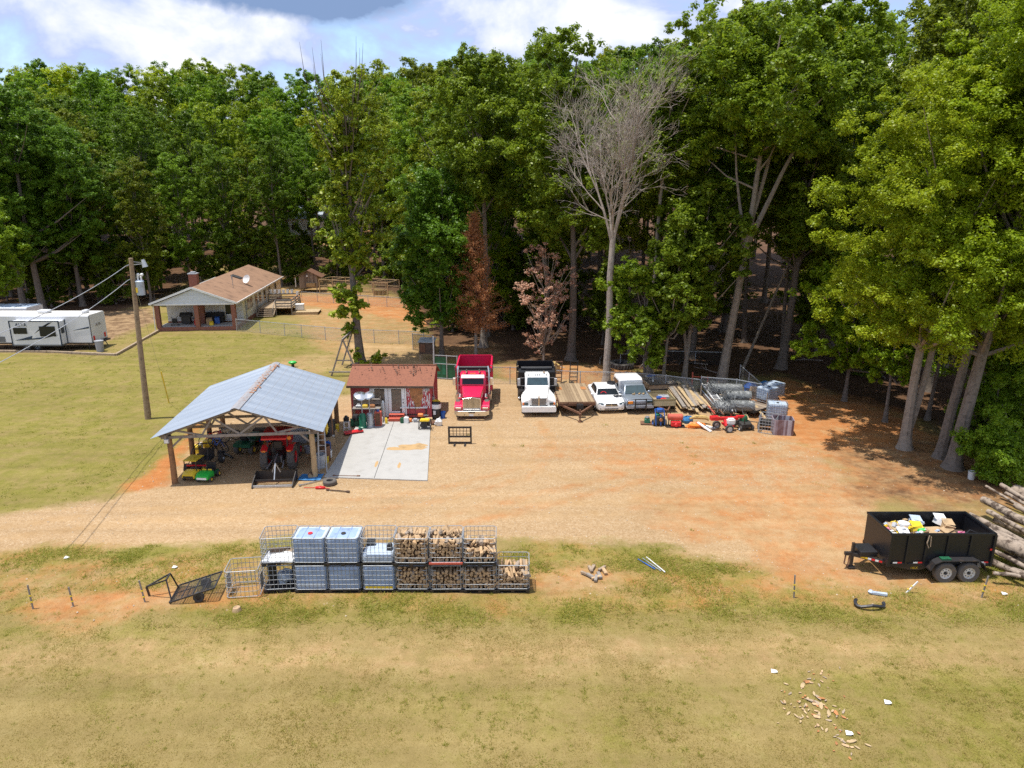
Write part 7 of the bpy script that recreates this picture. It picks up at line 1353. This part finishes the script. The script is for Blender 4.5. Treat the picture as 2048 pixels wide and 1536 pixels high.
t = thing('baby_stroller', 'dark folded stroller on the house porch', 'stroller', onh(-2.4, .75, .4), 20); m = MB(); m.bar((-.3, 0, 0), (.3, .1, .95), .05); m.bar((.3, 0, 0), (-.3, .1, .95), .05); m.bar((-.35, 0, .1), (.35, 0, .1), .05); m.build('frame', 'black_metal', t); MB().box((0, .08, .5), (.5, .3, .5), (.4, 0, 0)).build('seat', 'soot', t, bevel=.08); [wheel(t, (x, 0, .12), .12, .06, 'steel') for x in (-.35, .35)]
t = thing('barbecue_grill', 'dark covered barbecue on the porch beside the stroller', 'barbecue', onh(-1.5, 1.6, .4), 5); MB().box((0, 0, .45), (.9, .5, .7)).build('cart', 'black_metal', t, bevel=.03); MB().loft([rrect(-.6, .6, .8, 1.0, -.3, .05), rrect(-.6, .6, .8, 1.25, .0, .1), rrect(-.6, .6, .8, 1.2, .25, .08)]).build('lid', 'soot', t, smooth=True)
t = thing('porch_sofa', 'black sofa against the porch wall', 'sofa', onh(1.1, 2.3, .4), 5); MB().box((0, 0, .3), (1.9, .7, .4)).build('seat', 'soot', t, bevel=.06, seg=2); MB().box((0, .35, .65), (1.9, .2, .8)).build('backrest', 'soot', t, bevel=.06, seg=2); [MB().box((x, 0, .4), (.2, .75, .6)).build('armrest', 'soot', t, bevel=.05) for x in (-.9, .9)]
for nm, mt, x, y, w, h, lab in (('cardboard_box', 'cardboard', .9, 1.2, .6, .6, 'brown cardboard box on the porch'), ('yellow_toy', 'yellow', 1.25, .7, .4, .3, 'yellow toy on the porch by the middle column'), ('red_toy', 'red_plastic', -.35, 1.0, .35, .5, 'red toy left of the middle porch column'), ('blue_chair', 'blue', 1.55, 1.7, .5, .6, 'blue chair on the porch in front of the sofa')):
    t = thing(nm, lab, nm.split('_')[1], onh(x, y, .4), 20); MB().box((0, 0, h / 2), (w, .4, h)).build('body', mt, t, bevel=.03); MB().box((0, .1, h), (w * .9, .2, .12), (.4, 0, 0)).build('flap', mt, t)
# back deck with steps
t = thing('wooden_deck', 'weathered wooden deck with railings and steps on the house side', 'deck', onh(4.0, 7.4, 0), 5.5)
MB().box((2.0, 3.6, .82), (3.9, 5.4, .08)).build('platform', 'deck_boards', t)
for x, y in ((.1, 1.0), (2.1, 1.0), (3.85, 1.0), (3.85, 3.6), (3.85, 6.2), (.1, 6.2)): MB().bar((x, y, 0), (x, y, 1.75), .1).build('post', 'wood_grey', t)
for pa, pb in (((2.1, 1.0), (3.85, 1.0)), ((3.85, 1.0), (3.85, 6.2)), ((3.85, 6.2), (.1, 6.2))):
    m = MB(); [m.bar((*pa, z), (*pb, z), .06, .14) for z in (1.05, 1.35, 1.72)]; m.build('railing', 'wood_grey', t)
for k in range(4): MB().box((1.15, .7 - .3 * k, .66 - .18 * k), (1.8, .3, .05)).build('tread', 'wood_old', t)
for x in (.25, 2.05): MB().prism([(-.4, 0), (.95, .62), (.95, .8), (-.4, .18)], x - .03, x + .03).build('stringer', 'wood_old', t); MB().bar((x, -.4, .95), (x, .95, 1.7), .05, .1).bar((x, -.4, .1), (x, -.4, .98), .08).build('stair_rail', 'wood_grey', t)
m = MB(); m.bar((.15, 6.0, 1.8), (3.7, 6.0, 1.8), .3, .05); m.build('bucket_shelf', 'wood_grey', t)
dm = Matrix.Translation(t.location) @ Matrix.Rotation(R(5.5), 4, 'Z')
for k in range(6): lathe_thing('white_bucket', 'white bucket in the row along the deck rail shelf', 'bucket', dm @ Vector((.5 + .5 * k, 6.0, 1.83)), bk(.17, .42), 'white_plastic', group='white buckets on the deck rail', n=12)
lathe_thing('plant_bucket', 'white bucket standing alone at the deck rail corner', 'bucket', dm @ Vector((3.85, 4.9, 1.76)), bk(.17, .42), 'white_plastic', n=12)
p = P0(612, 628); t = thing('low_platform', 'low fresh-timber platform on the ground beside the deck', 'platform', p, 5); MB().box((0, .6, .28), (3.0, 2.2, .06)).build('top', 'wood_new', t); m = MB(); [m.bar((-1.45, y, .12), (1.45, y, .12), .06, .24) for y in (-.45, 1.65)]; m.build('frame', 'wood_new', t)
t = thing('white_cooler', 'white box-shaped cooler on the low timber platform', 'cooler', (p.x - .9, p.y + .8, .32), 10); MB().box((0, 0, .35), (1.0, .6, .6)).build('body', 'white_plastic', t, bevel=.05); MB().box((0, 0, .7), (1.04, .64, .1)).build('lid', 'white_plastic', t, bevel=.03)
# chicken coop and run
p = P0(618, 585); t = thing('chicken_coop', 'raised weathered board coop with a rusty tin gable roof', 'coop', p, 4)
MB().box((0, 1.2, 1.45), (2.5, 2.2, 1.7)).build('wall', 'old_boards', t); m = MB(); m.prism([(-1.25, 2.3), (1.25, 2.3), (0, 3.0)], .12, 2.28, 'y'); m.build('gable', 'old_boards', t)
for s in (-1, 1): m = MB(); p_ = [(s * 1.95, -.3, 2.1), (s * 1.95, 2.6, 2.1), (0, 2.6, 3.1), (0, -.3, 3.1)]; m.sheet(*(p_ if s > 0 else p_[::-1]), t=.06); m.build('roof', 'rust', t)
for x in (-1.1, 1.1):
    for y in (.2, 2.2): MB().bar((x, y, 0), (x, y, .6), .12).build('leg', 'wood_old', t)
MB().box((.35, .0, 1.1), (1.2, .35, .5), (.2, 0, 0)).build('nest_box', 'wood_new', t); MB().cyl((-.1, .05, 2.3), (-.1, -.1, 2.3), .12).build('lamp', 'white_plastic', t); MB().bar((-1.7, -.1, .8), (-1.7, -.1, 2.1), .1).build('leg', 'white_plastic', t)
q0, q1 = P0(640, 588), P0(776, 596); t = thing('chicken_run', 'long timber-framed wire run attached to the coop', 'pen', q0, math.degrees(math.atan2(q1.y - q0.y, q1.x - q0.x))); ln = (q1 - q0).length; m = MB()
for k in range(6): m.bar((ln * k / 5, 0, 0), (ln * k / 5, 0, 2.0), .11); m.bar((ln * k / 5, 3.2, 0), (ln * k / 5, 3.2, 2.0), .11); m.bar((ln * k / 5, 0, 2.0), (ln * k / 5, 3.2, 2.0), .08)
for y in (0, 3.2): [m.bar((0, y, z), (ln, y, z), .06, .1) for z in (.15, 1.15, 2.0)]
m.build('frame', 'wood_new', t); m = MB(); m.sheet((0, .02, .2), (ln, .02, .2), (ln, .02, 1.95), (0, .02, 1.95)); m.sheet((0, 3.18, .2), (ln, 3.18, .2), (ln, 3.18, 1.95), (0, 3.18, 1.95)); m.build('wire', 'hen_wire', t)
for k in range(3): lathe_thing('feed_bucket', 'pale feed bucket standing inside the chicken run', 'bucket', P0(752 + 8 * k, 590, .0), bk(.3, .6), 'wood_new', group='feed buckets in the run', n=12)

# ---------------------------------------------------------------- travel trailers, drive, pole
q0, q1 = P0(189, 703), P0(0, 705)
t = thing('travel_trailer', 'white travel trailer with dark blue swooshes and a pulled-out slide section', 'camper', (-37.6, 62.4, 0), 0)
# rear end at local x=0, runs toward -x
Lr, Wr, zb, zt = 10.5, 2.5, .75, 3.2
m = MB(); m.loft([[(x, 0, zb), (x, Wr, zb), (x, Wr, zt - .08), (x, Wr - .08, zt), (x, .08, zt), (x, 0, zt - .08)] for x in (-Lr, 0)]); m.build('body', 'rv_white', t); MB().box((-Lr / 2, Wr / 2, zt + .012), (Lr - .05, Wr - .16, .03)).build('roof', 'rv_roof', t, bevel=.01)
for x in (-.9, -4.6): MB().box((x, 1.2, zt + .18), (1.0 if x < -2 else .45, .7, .28)).build('roof_vent', 'rv_white', t, bevel=.08)
m = MB(); m.box((-Lr / 2, Wr / 2, .68), (Lr, Wr - .04, .14)); m.box((.2, Wr / 2, .62), (.25, Wr * .9, .1)); m.build('chassis', 'black_metal', t)
sl_ = MB().box((-5.6, -.45, 1.78), (4.3, .9, 2.1)).build('slide_out', 'rv_white', t, bevel=.03); m = MB(); [m.box((x, y, 1.75), (.08, .08, 2.2)) for x in (-7.76, -3.44) for y in (-.9, -.02)]; m.box((-5.6, -.9, 2.86), (4.4, .08, .06)); m.build('edge_trim', 'rv_blue', sl_)
MB().box((-5.6, -.46, .70), (4.3, .92, .12)).build('skirt', 'rv_grey', sl_)
for x, w, h in ((-6.9, 1.2, .55), (-4.5, 1.4, .9)): MB().box((x, -.925, 2.0 if h < .8 else 1.95), (w, .03, h)).build('window', 'glass_dark', sl_, bevel=.01)
m = MB(); m.prism([(-7.5, 1.12), (-5.9, 1.55), (-6.0, 1.3), (-3.6, 1.62), (-5.2, 1.25)], -.925, -.91, 'y'); m.build('swoosh', 'rv_blue', sl_); m = MB(); m.prism([(-5.7, 1.75), (-4.6, 2.55), (-4.3, 2.72), (-4.0, 2.75), (-4.9, 2.4)], -.925, -.91, 'y'); m.build('swoosh', 'rv_blue', sl_)
letters('ALTA', .42, (-6.75, -.93, 2.52), (R(90), 0, 0), sl_, 'rv_blue', ext=.008)
MB().box((-3.415, -.48, 2.0), (.03, .4, .55)).build('side_window', 'glass_dark', sl_)
for o in [sl_]: o.location.x = 1.25
MB().box((-8.9, -.02, 2.0), (1.3, .03, .7)).build('window', 'glass_dark', t, bevel=.01); MB().box((-8.7, -.02, 1.05), (1.9, .02, .5)).build('lower_panel', 'rv_grey', t)
m = MB(); m.prism([(-10.2, 1.5), (-9.1, 1.85), (-8.2, 1.4), (-8.3, 1.3), (-9.1, 1.6), (-10.2, 1.35)], -.03, -.012, 'y'); m.build('swoosh', 'rv_blue', t); m = MB(); m.prism([(-1.6, 1.85), (-.1, 2.2), (-.1, 2.05)], -.03, -.012, 'y'); m.build('swoosh', 'rv_blue', t)
letters('ALTA', .34, (.035, 1.25, 2.2), (R(90), 0, R(90)), t, 'wood_grey', ext=.006)
MB().box((.02, 0, 1.95), (.06, .06, 2.4)).build('corner_trim', 'rv_grey', t)
for y in (.35, 2.1): MB().box((.03, y, 1.1), (.04, .2, .4)).build('tail_light', 'red_plastic', t)
for x in (-5.9, -5.0): 
    for y in (.1, Wr - .1): wheel(t, (x, y, .36), .36, .22, 'steel', 'rubber', .55, axis='y')
m = MB(); [m.bar((x, .3, 0), (x, .3, .7), .07) for x in (-.5, -9.5)]; m.tube([(.3, 1.5, .6), (.45, 1.5, .3), (.3, 1.8, .2)], .04, 6); m.build('stabiliser', 'black_metal', t)
t = thing('travel_trailer', 'second travel trailer, only its pale roof showing behind the first', 'camper', (-46.0, 66.8, 0), 0); m = MB(); m.loft([[(x, 0, .75), (x, 2.4, .75), (x, 2.4, 3.1), (x, .08, 3.18), (x, 0, 3.1)] for x in (-7, 0)]); m.build('body', 'rv_white', t); MB().box((-3.5, 1.2, 3.17), (6.9, 2.2, .03)).build('roof', 'tote_pale', t); [MB().box((x, 1.2, 3.2), (.08, 2.2, .03)).build('seam', 'rv_grey', t) for x in (-1.2, -3.2)]; [wheel(t, (-3.5 + x, 0, .36), .36, .2, axis='y') for x in (-.4, .5)]
lathe_thing('dustbin', 'grey dustbin at the rear corner of the travel trailer', 'bin', P0(201, 703), [(0, 0), (.3, 0), (.36, .95), (.38, .95), (.38, 1.0), (0, 1.02)], 'grey_plastic')
for a_, b_, lab in (((-150, 703), (95, 706), 'long timber edging on the lawn in front of the travel trailer'), ((95, 706), (232, 712), 'timber edging below the dustbin'), ((232, 712), (318, 663), 'slanting timber edging along the pale drive')):
    pa, pb = P0(*a_), P0(*b_); c = (pa + pb) / 2; dd = (pb - pa); n = max(1, round(dd.length / 3)); m = MB()
    for i in range(n): m.bar(pa - c + dd * (i / n) * .998 + Vector((0, 0, .1)), pa - c + dd * ((i + .985) / n) + Vector((0, 0, .1)), .2, .24)
    tag(m.build('landscape_timber', 'wood_old', None, bevel=.02, loc=c), lab, 'timber edging')
b = P0(296, 838); t = thing('utility_pole', 'brown wooden utility pole with a transformer in the lawn', 'utility pole', b, 0); top = Vector((.35, .0, 10.1)); MB().tube([(0, 0, -.2), (.16, 0, 5), top], [.19, .155, .125], 12).build('pole', 'pole_wood', t, smooth=True)
m = MB(); m.lathe([(0, -.42), (.22, -.42), (.24, -.38), (.24, .36), (.26, .4), (.2, .46), (0, .47)], (.62, .1, 8.3)); tf_ = m.build('transformer', 'tote_pale', t, smooth=True); m = MB(); [m.lathe([(0, 0), (.05, 0), (.06, .1), (.04, .14), (.07, .2), (.03, .3), (0, .3)], (.55 + .2 * k, .1, 8.75), n=10) for k in range(2)]; [m.ball((.6 + .22 * k, .1, 9.1), .1) for k in range(2)]; m.build('bushing', 'white_plastic', tf_, smooth=True); MB().box((.52, -.14, 8.2), (.12, .02, .3)).build('warning_label', 'yellow', tf_)
m = MB(); m.bar((.33, 0, 9.7), (.95, .2, 9.75), .05); m.bar((.33, 0, 9.9), (.95, .2, 9.8), .03); ar = m.build('lamp_arm', 'steel', t); MB().tube([(.95, .2, 10.0), (1.05, .2, 9.55)], [.1, .17], 12).build('lamp', 'galvanised', ar, smooth=True); m = MB(); m.bar((.3, 0, 9.75), (.05, -.1, 9.65), .05); m.bar((.28, 0, 8.9), (.05, -.1, 8.8), .05); m.tube([(.36, .12, 9.6), (.4, .15, 9.0), (.35, .14, 8.5), (.2, .14, 5), (.15, .16, .2)], .015, 5); m.build('insulator', 'steel', t)
def wire(pa, pb, lab, r=.018, sag=.25, ext=1.35):
    pa, pb = Vector(pa), Vector(pb); pb = pa + (pb - pa) * ext; c = pa.copy(); pts_ = [(pa - c).lerp(pb - c, i / 16) + Vector((0, 0, -sag * 4 * (i / 16) * (1 - i / 16))) for i in range(17)]; tag(MB().tube(pts_, r, 5).build('power_line', 'galvanised', None, loc=c), lab, 'power line', 'power lines from the pole')
wire(b + Vector((.05, -.1, 9.65)), A(0, 662, 27.), 'upper power line running from the pole top past the trailer roof', ext=1.1); wire(b + Vector((.05, -.1, 8.8)), A(0, 720, 27.), 'lower power line running from below the transformer', ext=1.1)
gp = P0(338, 806); m = MB(); m.tube([(0, 0, 0), (-.25, .0, 2.2)], .045, 8); tag(m.build('guy_marker', 'yellow', None, smooth=True, loc=gp), 'thin yellow guy-wire sleeve standing in the lawn', 'guy marker')
c = b + Vector((.3, 0, 9.0)); tag(MB().tube([(0, 0, 0), gp - c], .008, 4).build('guy_wire', 'steel', None, loc=c), 'thin stay wire from the pole to the yellow sleeve', 'wire')

# ---------------------------------------------------------------- fences
def fence(pts_px, h, lab, sp=2.6, mesh='chain_link', name='chain_link_fence', gate=None):
    P_ = [P0(*q) for q in pts_px]
    for q in P_: q.z = cover_at(q.x, q.y)[1]
    o = P_[0].copy(); t = thing(name, lab, 'fence', o); ra = MB(); sh_ = MB(); n = 0
    for pa, pb in zip(P_, P_[1:]):
        k = max(1, round((pb - pa).length / sp))
        for i in range(k + (pb is P_[-1])):
            q = pa.lerp(pb, i / k) - o; z = q.z; MB().cyl(q + Vector((0, 0, -.2)), q + Vector((0, 0, h + .06)), .035, n=7).build('post', 'galvanised', t)
        ra.bar(pa - o + Vector((0, 0, h)), pb - o + Vector((0, 0, h)), .045); sh_.sheet(pa - o, pb - o, pb - o + Vector((0, 0, h)), pa - o + Vector((0, 0, h)))
    ra.build('top_rail', 'galvanised', t); sh_.build('mesh', mesh, t); return t
fence([(474, 662), (570, 672), (604, 676), (700, 685), (848, 690)], 1.25, 'chain-link fence running from the porch corner across the lawn')
fence([(604, 602), (700, 610), (812, 616)], 1.25, 'chain-link fence along the orange dirt before the chicken run', mesh='chain_link')
fence([(985, 768), (1020, 768), (1105, 775), (1160, 778), (1250, 780), (1330, 786), (1400, 795)], 1.3, 'chain-link fence behind the dump trucks, the cars and the lumber')
fence([(1400, 795), (1470, 802), (1520, 812)], 1.5, 'chain-link fence with white rail behind the wire rolls'); fence([(1520, 812), (1495, 788), (1478, 770)], 1.5, 'short chain-link fence turning toward the wood behind the wire rolls')
fence([(1240, 742), (1330, 728), (1450, 730)], 1.1, 'dark low fence line among the tree trunks', mesh='black_mesh')
ga, gb = P0(869, 757), P0(915, 760); t = thing('screened_gate', 'green screened wire gate between the shed and the red truck', 'gate', ga, math.degrees(math.atan2(gb.y - ga.y, gb.x - ga.x))); w = (gb - ga).length; m = MB(); [m.bar((x, 0, 0), (x, 0, 1.9), .06) for x in (0, w * .55, w)]; [m.bar((0, 0, z), (w, 0, z), .05) for z in (.06, 1.2, 1.85)]; m.build('frame', 'galvanised', t); m = MB(); m.box((w * .28, .03, .9), (w * .52, .02, 1.65)); m.box((w * .77, .03, .62), (w * .42, .02, 1.1)); m.build('screen', 'dark_green', t); MB().bar((0, 0, 0), (0, 0, 3.3), .09).build('post', 'galvanised', t)
m = MB(); [m.box((w * f, .015, .8), (.25, .01, .9)) for f in (.2, .42)]; m.build('faded_print', 'tank_green', t)
for px, py, h, mt, lab, w in ((1116, 776, 2.0, 'rust', 'rusty brown ladder leaning upright behind the flatbed', .45), (1146, 775, 2.0, 'black_metal', 'short black ladder standing against the fence', .55)):
    t = thing('upright_ladder', lab, 'ladder', P0(px, py), -2); m = MB(); [m.bar((x, 0, 0), (x + .06, .25, h), .06) for x in (-w / 2, w / 2)]; m.build('rail', mt, t); [MB().bar((-w / 2 + .01 * k, .03 * k, .22 + h / 7 * k), (w / 2 + .01 * k, .03 * k, .22 + h / 7 * k), .06).build('rung', mt, t) for k in range(7)]
# swing frame, hutch, bales, big tyre, far buildings
b0 = P0(690, 752); t = thing('swing_frame', 'weathered wooden swing A-frame behind the carport roof', 'swing set', b0, 0)
for s in (-1, 1): MB().bar((s * 1.05, 0, 0), (0, 0, 2.9), .11).build('leg', 'wood_grey', t); MB().bar((s * 1.05, 3.6, 0), (0, 3.6, 2.9), .11).build('leg', 'wood_grey', t)
MB().bar((-.62, 0, 1.25), (.62, 0, 1.25), .08).bar((-1.2, -.1, .35), (1.5, -.1, .35), .1).build('brace', 'wood_grey', t); MB().bar((0, -.2, 2.9), (0, 3.8, 2.9), .1, .16).build('beam', 'wood_grey', t); m = MB(); m.bar((.05, 1.2, 2.85), (.25, 1.2, .6), .02); m.bar((.05, 1.6, 2.85), (.25, 1.6, .6), .02); m.box((.25, 1.4, .58), (.2, .5, .04)); m.build('swing', 'black_plastic', t)
t = thing('lime_seat', 'lime green toy seat just showing above the carport ridge', 'toy', P0(586, 735), 10); MB().ball((0, 0, .42), (.36, .22, .14)).build('seat', 'green_plastic', t, smooth=True); MB().cyl((0, 0, 0), (0, 0, .3), .12).build('base', 'black_plastic', t)
hp = P0(853, 722); t = thing('rabbit_hutch', 'old dark wooden hutch on legs with a grey tin top behind the shed', 'hutch', hp, -5); MB().box((0, .5, 1.1), (1.2, 1.0, 1.0)).build('box', 'wood_dark', t); MB().sheet((-.7, -.1, 1.62), (.7, -.1, 1.62), (.7, 1.2, 1.8), (-.7, 1.2, 1.8), t=.04).build('roof', 'galvanised', t); [MB().bar((x, y, 0), (x, y, .65), .1).build('leg', 'wood_old', t) for x in (-.55, .55) for y in (.05, .95)]; MB().box((-.3, -.02, 1.1), (.45, .03, .7)).build('door', 'rust', t)
fence([(826, 700), (866, 705)], 1.5, 'dark screened fence panel behind the wooden hutch', mesh='black_mesh', name='screen_fence')
m = MB(); m.box((0, 0, .3), (.75, .6, .6), (0, .05, .3)); m.ball((-.1, 0, .68), (.35, .3, .18), n=9, jit=.25); q = P0(1108, 752); q.z = cover_at(q.x, q.y)[1]; tag(m.build('hay_bale', 'hay', None, bevel=.04, loc=q), 'broken orange-brown hay bale on the mound behind the trailer', 'hay bale')
m = MB(); m.ball((0, 0, 0), (1.2, .8, .5), n=14, jit=.12); q = P0(1072, 756); q.z = .0; tag(m.build('clay_heap', 'clay', None, smooth=True, loc=q), 'small heap of orange clay beside the hay bale', 'heap')
m = MB(); m.ball((0, 0, .1), (.7, .5, .4), n=12, jit=.1); q = P0(1133, 772); q.z = 0; tag(m.build('white_rock', 'rust_stain', None, smooth=True, loc=q), 'pale boulder between the two upright ladders', 'boulder')
q = P0(1242, 744); q.z = cover_at(q.x, q.y)[1]; t = thing('tractor_tyre', 'huge tractor tyre lying flat near the bare grey tree', 'tyre', q, 0); MB().lathe([(.55, .05), (.85, 0), (.95, .12), (.95, .42), (.85, .52), (.55, .47), (.5, .26), (.55, .05)], n=30).build('casing', 'dusty_rubber', t, smooth=True); m = MB(); [m.bar((.97 * math.cos(a), .97 * math.sin(a), .08), (.97 * math.cos(a + .14), .97 * math.sin(a + .14), .45), .07) for a in np.linspace(0, 6.28, 26)]; m.build('tread', 'dusty_rubber', t)
lathe_thing('white_bucket', 'white bucket lying near the thickest oak foot', 'bucket', P0(1942, 958), bk(.18, .42), 'white_plastic', n=12)
for px, Y, w, h, lab in ((655, 175, 16, 4.5, 'pale grey building far behind the wood, seen between trunks'), (590, 168, 12, 3.6, 'pale low shed far behind the wood near the house')):
    q = A(px, 470, Y); z = cover_at(q.x, Y)[1]; t = thing('far_building', lab, 'building', (q.x, Y, z), 0); MB().box((0, 3, h / 2), (w, 6, h)).build('wall', 'siding', t); m = MB(); m.prism([(-.3, h), (6.3, h), (3, h + 1.6)], -w / 2 - .3, w / 2 + .3); m.build('roof', 'roof_metal', t); [MB().box((x, -.02, h * .5), (1.2, .06, 1.3)).build('window', 'glass_dark', t) for x in (-w * .3, 0, w * .3)]

# ---------------------------------------------------------------- by the field: stakes, tipped trailer, small things
for px, py, tx, ty, lab in ((67, 1220, 55, 1170, 'leftmost dark metal fence stake with yellow tape at the field edge'), (148, 1216, 137, 1174, 'dark metal stake with yellow bands standing over bare dirt, left side'), (292, 1209, 278, 1161, 'fence stake with yellow tape next to the tipped trailer tongue'), (1588, 1196, 1590, 1150, 'dark stake with yellow tape in weeds left of the dump trailer'), (1962, 1196, 1977, 1152, 'dark stake with yellow tape in front of the log pile'), (1808, 1186, 1836, 1163, 'pale leaning stake in the grass below the dump trailer wheels')):
    a_ = P0(px, py); tp = A(tx, ty, a_.y); t = thing('fence_stake', lab, 'stake', a_, 0, 'metal fence stakes along the field'); v = tp - a_; MB().bar((0, 0, -.1), v, .035, .045).build('post', 'wood_grey' if 'pale' not in lab else 'white_plastic', t); [MB().bar(v * f, v * (f + .05), .05, .06).build('tape', 'yellow_tape', t) for f in (.3, .55)]
g = P0(398, 1190); t = thing('tipped_trailer', 'small black mesh-deck trailer tipped with its tongue on the ground', 'trailer', g, 8)
m = MB(); c0, c1, c2, c3 = (-.85, -.5, .08), (.70, -.5, .52), (.70, .65, .52), (-.85, .65, .08); m.sheet(c0, c1, c2, c3); m.build('deck', 'black_mesh', t); m = MB()
for pa, pb in ((c0, c1), (c1, c2), (c2, c3), (c3, c0)): m.bar(pa, pb, .045)
for f in (.25, .5, .75): m.bar(Vector(c0).lerp(Vector(c1), f), Vector(c3).lerp(Vector(c2), f), .03)
m.bar(Vector(c0).lerp(Vector(c3), .5), Vector(c1).lerp(Vector(c2), .5), .03); m.build('frame', 'black_metal', t); m = MB(); m.bar((-.85, -.3, .1), (-1.0, -.1, .75), .045); m.bar((-.85, .5, .1), (-1.0, .35, .75), .045); m.bar((-1.0, -.1, .75), (-1.75, .05, .45), .045); m.bar((-1.0, .35, .75), (-1.75, .05, .45), .045); m.bar((-1.0, -.1, .75), (-1.0, .35, .75), .045); m.bar((-1.75, .05, .45), (-1.68, .05, .0), .06); m.build('tongue', 'black_metal', t)
for y in (-.42, .55): wheel(t, (.12, y, .17), .19, .13, 'black_metal', 'rubber', .5, axis='y')
MB().cyl((.12, -.42, .17), (.12, .55, .17), .025).build('axle', 'black_metal', t)
rs = random.Random(71)
for k in range(9):
    q = P0(1172 + 4.8 * k + rs.uniform(-4, 4), 1138 + rs.uniform(-4, 22)); m = MB(); m.bar((-.2, 0, .06), (.2, 0, .07), rs.uniform(.1, .16), .09); o = m.build('split_log', rs.choice(('wood_old', 'wood_grey', 'split_wood')), None, bevel=.012, loc=q); o.rotation_euler.z = rs.uniform(0, 3); tag(o, 'split log in the small heap on the grass right of the cages', 'log', 'small log heap on the grass')
for k, (pa, pb) in enumerate((((1285, 1118), (1322, 1144)), ((1293, 1116), (1330, 1146)), ((1276, 1120), (1310, 1140)))): a_, b_ = P0(*pa, .04), P0(*pb, .04); c = (a_ + b_) / 2; tag(MB().cyl(a_ - c, b_ - c, .025, n=6).build('metal_rod', ('steel', 'white_plastic', 'blue')[k], None, loc=c), ('grey rod', 'white rod', 'blue rod')[k] + ' lying on the gravel patch right of the cages', 'rod')
for px, py, lab in ((1548, 1346, 'white paper scrap on the mown field'), (2008, 1190, 'white stone-like lump at the field edge near the log pile'), (350, 1137, 'white plastic scrap on the bank above the tipped trailer'), (134, 1118, 'white scrap on the grass along the drive'), (1698, 1470, 'small white scrap among the bark chips'), (1775, 1408, 'tiny pale scrap right of the bark chips')):
    m = MB(); m.ball((0, 0, .03), (.08, .055, .03), n=7, jit=.35, rnd=rs); m.sheet((-.1, -.05, .05), (.08, -.08, .09), (.1, .06, .06), (-.08, .07, .1), t=.005); tag(m.build('paper_scrap', 'white_plastic', None, loc=P0(px, py)), lab, 'scrap')
m = MB(); m.bar((-.3, .1, .05), (.2, -.1, .08), .12, .08); m.ball((-.3, .1, .07), (.1, .1, .07), jit=.2); tag(m.build('plastic_chute', 'tote_pale', None, loc=P0(1760, 1190)), 'pale blue-grey plastic piece in weeds below the dump trailer', 'plastic piece')
m = MB(); m.tube([(.5 * math.cos(a), .25 * math.sin(a), .12 + .05 * math.sin(3 * a)) for a in np.linspace(2.5, 6.4, 12)], .06, 6); tag(m.build('black_hose', 'black_plastic', None, loc=P0(1738, 1212)), 'black ribbed pipe curled in weeds below the dump trailer', 'hose')
CH = []
for k in range(4): m = MB(); rr_c = random.Random(k); n = 7; ring = [(.11 * math.cos(6.283 * i / n) * rr_c.uniform(.6, 1.3), .05 * math.sin(6.283 * i / n) * rr_c.uniform(.6, 1.3)) for i in range(n)]; m.prism(ring, .01, .035, 'z'); CH.append(m.mesh('bark_chip', ('wood_new', 'copper', 'wood_old', 'split_wood')[k]))
for k in range(110):
    f = rs.random(); cx_, cy_ = rs.choice(((1640, 1365), (1600, 1400), (1650, 1450), (1690, 1490), (1620, 1430), (1660, 1420))); px = cx_ + rs.gauss(0, 24); py = cy_ + rs.gauss(0, 12); q = P0(px, py); w_, q.z = cover_at(q.x, q.y); o = bpy.data.objects.new('bark_chip', CH[k % 4]); COL.objects.link(o); o.location = q + Vector((0, 0, .02)); s_ = rs.uniform(.3, .8) if k % 9 else 1.2; o.scale = (s_, s_, .5); o.rotation_euler = (rs.uniform(-.2, .2), rs.uniform(-.2, .2), rs.uniform(0, 6.28)); tag(o, 'reddish tan bark chip scattered on the mown field', 'bark chip', 'bark chips on the mown field')
lathe_thing('stump', 'small pale tree stump in the weeds below the empty cage', 'stump', P0(474, 1222), [(0, .16), (.12, .15), (.13, .12), (.17, 0)], 'log_end', n=12)
for px, py, lab in ((1900, 622 + 310, 'pale plastic bag on the litter near the oaks'),): pass
rs = random.Random(91)
for k in range(16):
    q = P0(rs.choice((rs.uniform(1180, 1420), rs.uniform(1500, 1800), rs.uniform(860, 1180))), rs.uniform(705, 750)); q.z = cover_at(q.x, q.y)[1] + .05; a_ = rs.uniform(0, 3.14); ln = rs.uniform(1.0, 3.2); m = MB(); v = Vector((math.cos(a_), math.sin(a_), 0)) * ln / 2; m.tube([-v, Vector((0, .1, .05)), v], [.05, .04, .015], 5); m.tube([Vector((0, .1, .05)), v * .6 + Vector((.2, .4, .15))], [.03, .01], 4); tag(m.build('fallen_branch', 'bark_dead', None, loc=q), 'fallen dead branch lying on the leaf litter under the trees', 'branch', 'fallen branches on the forest floor')
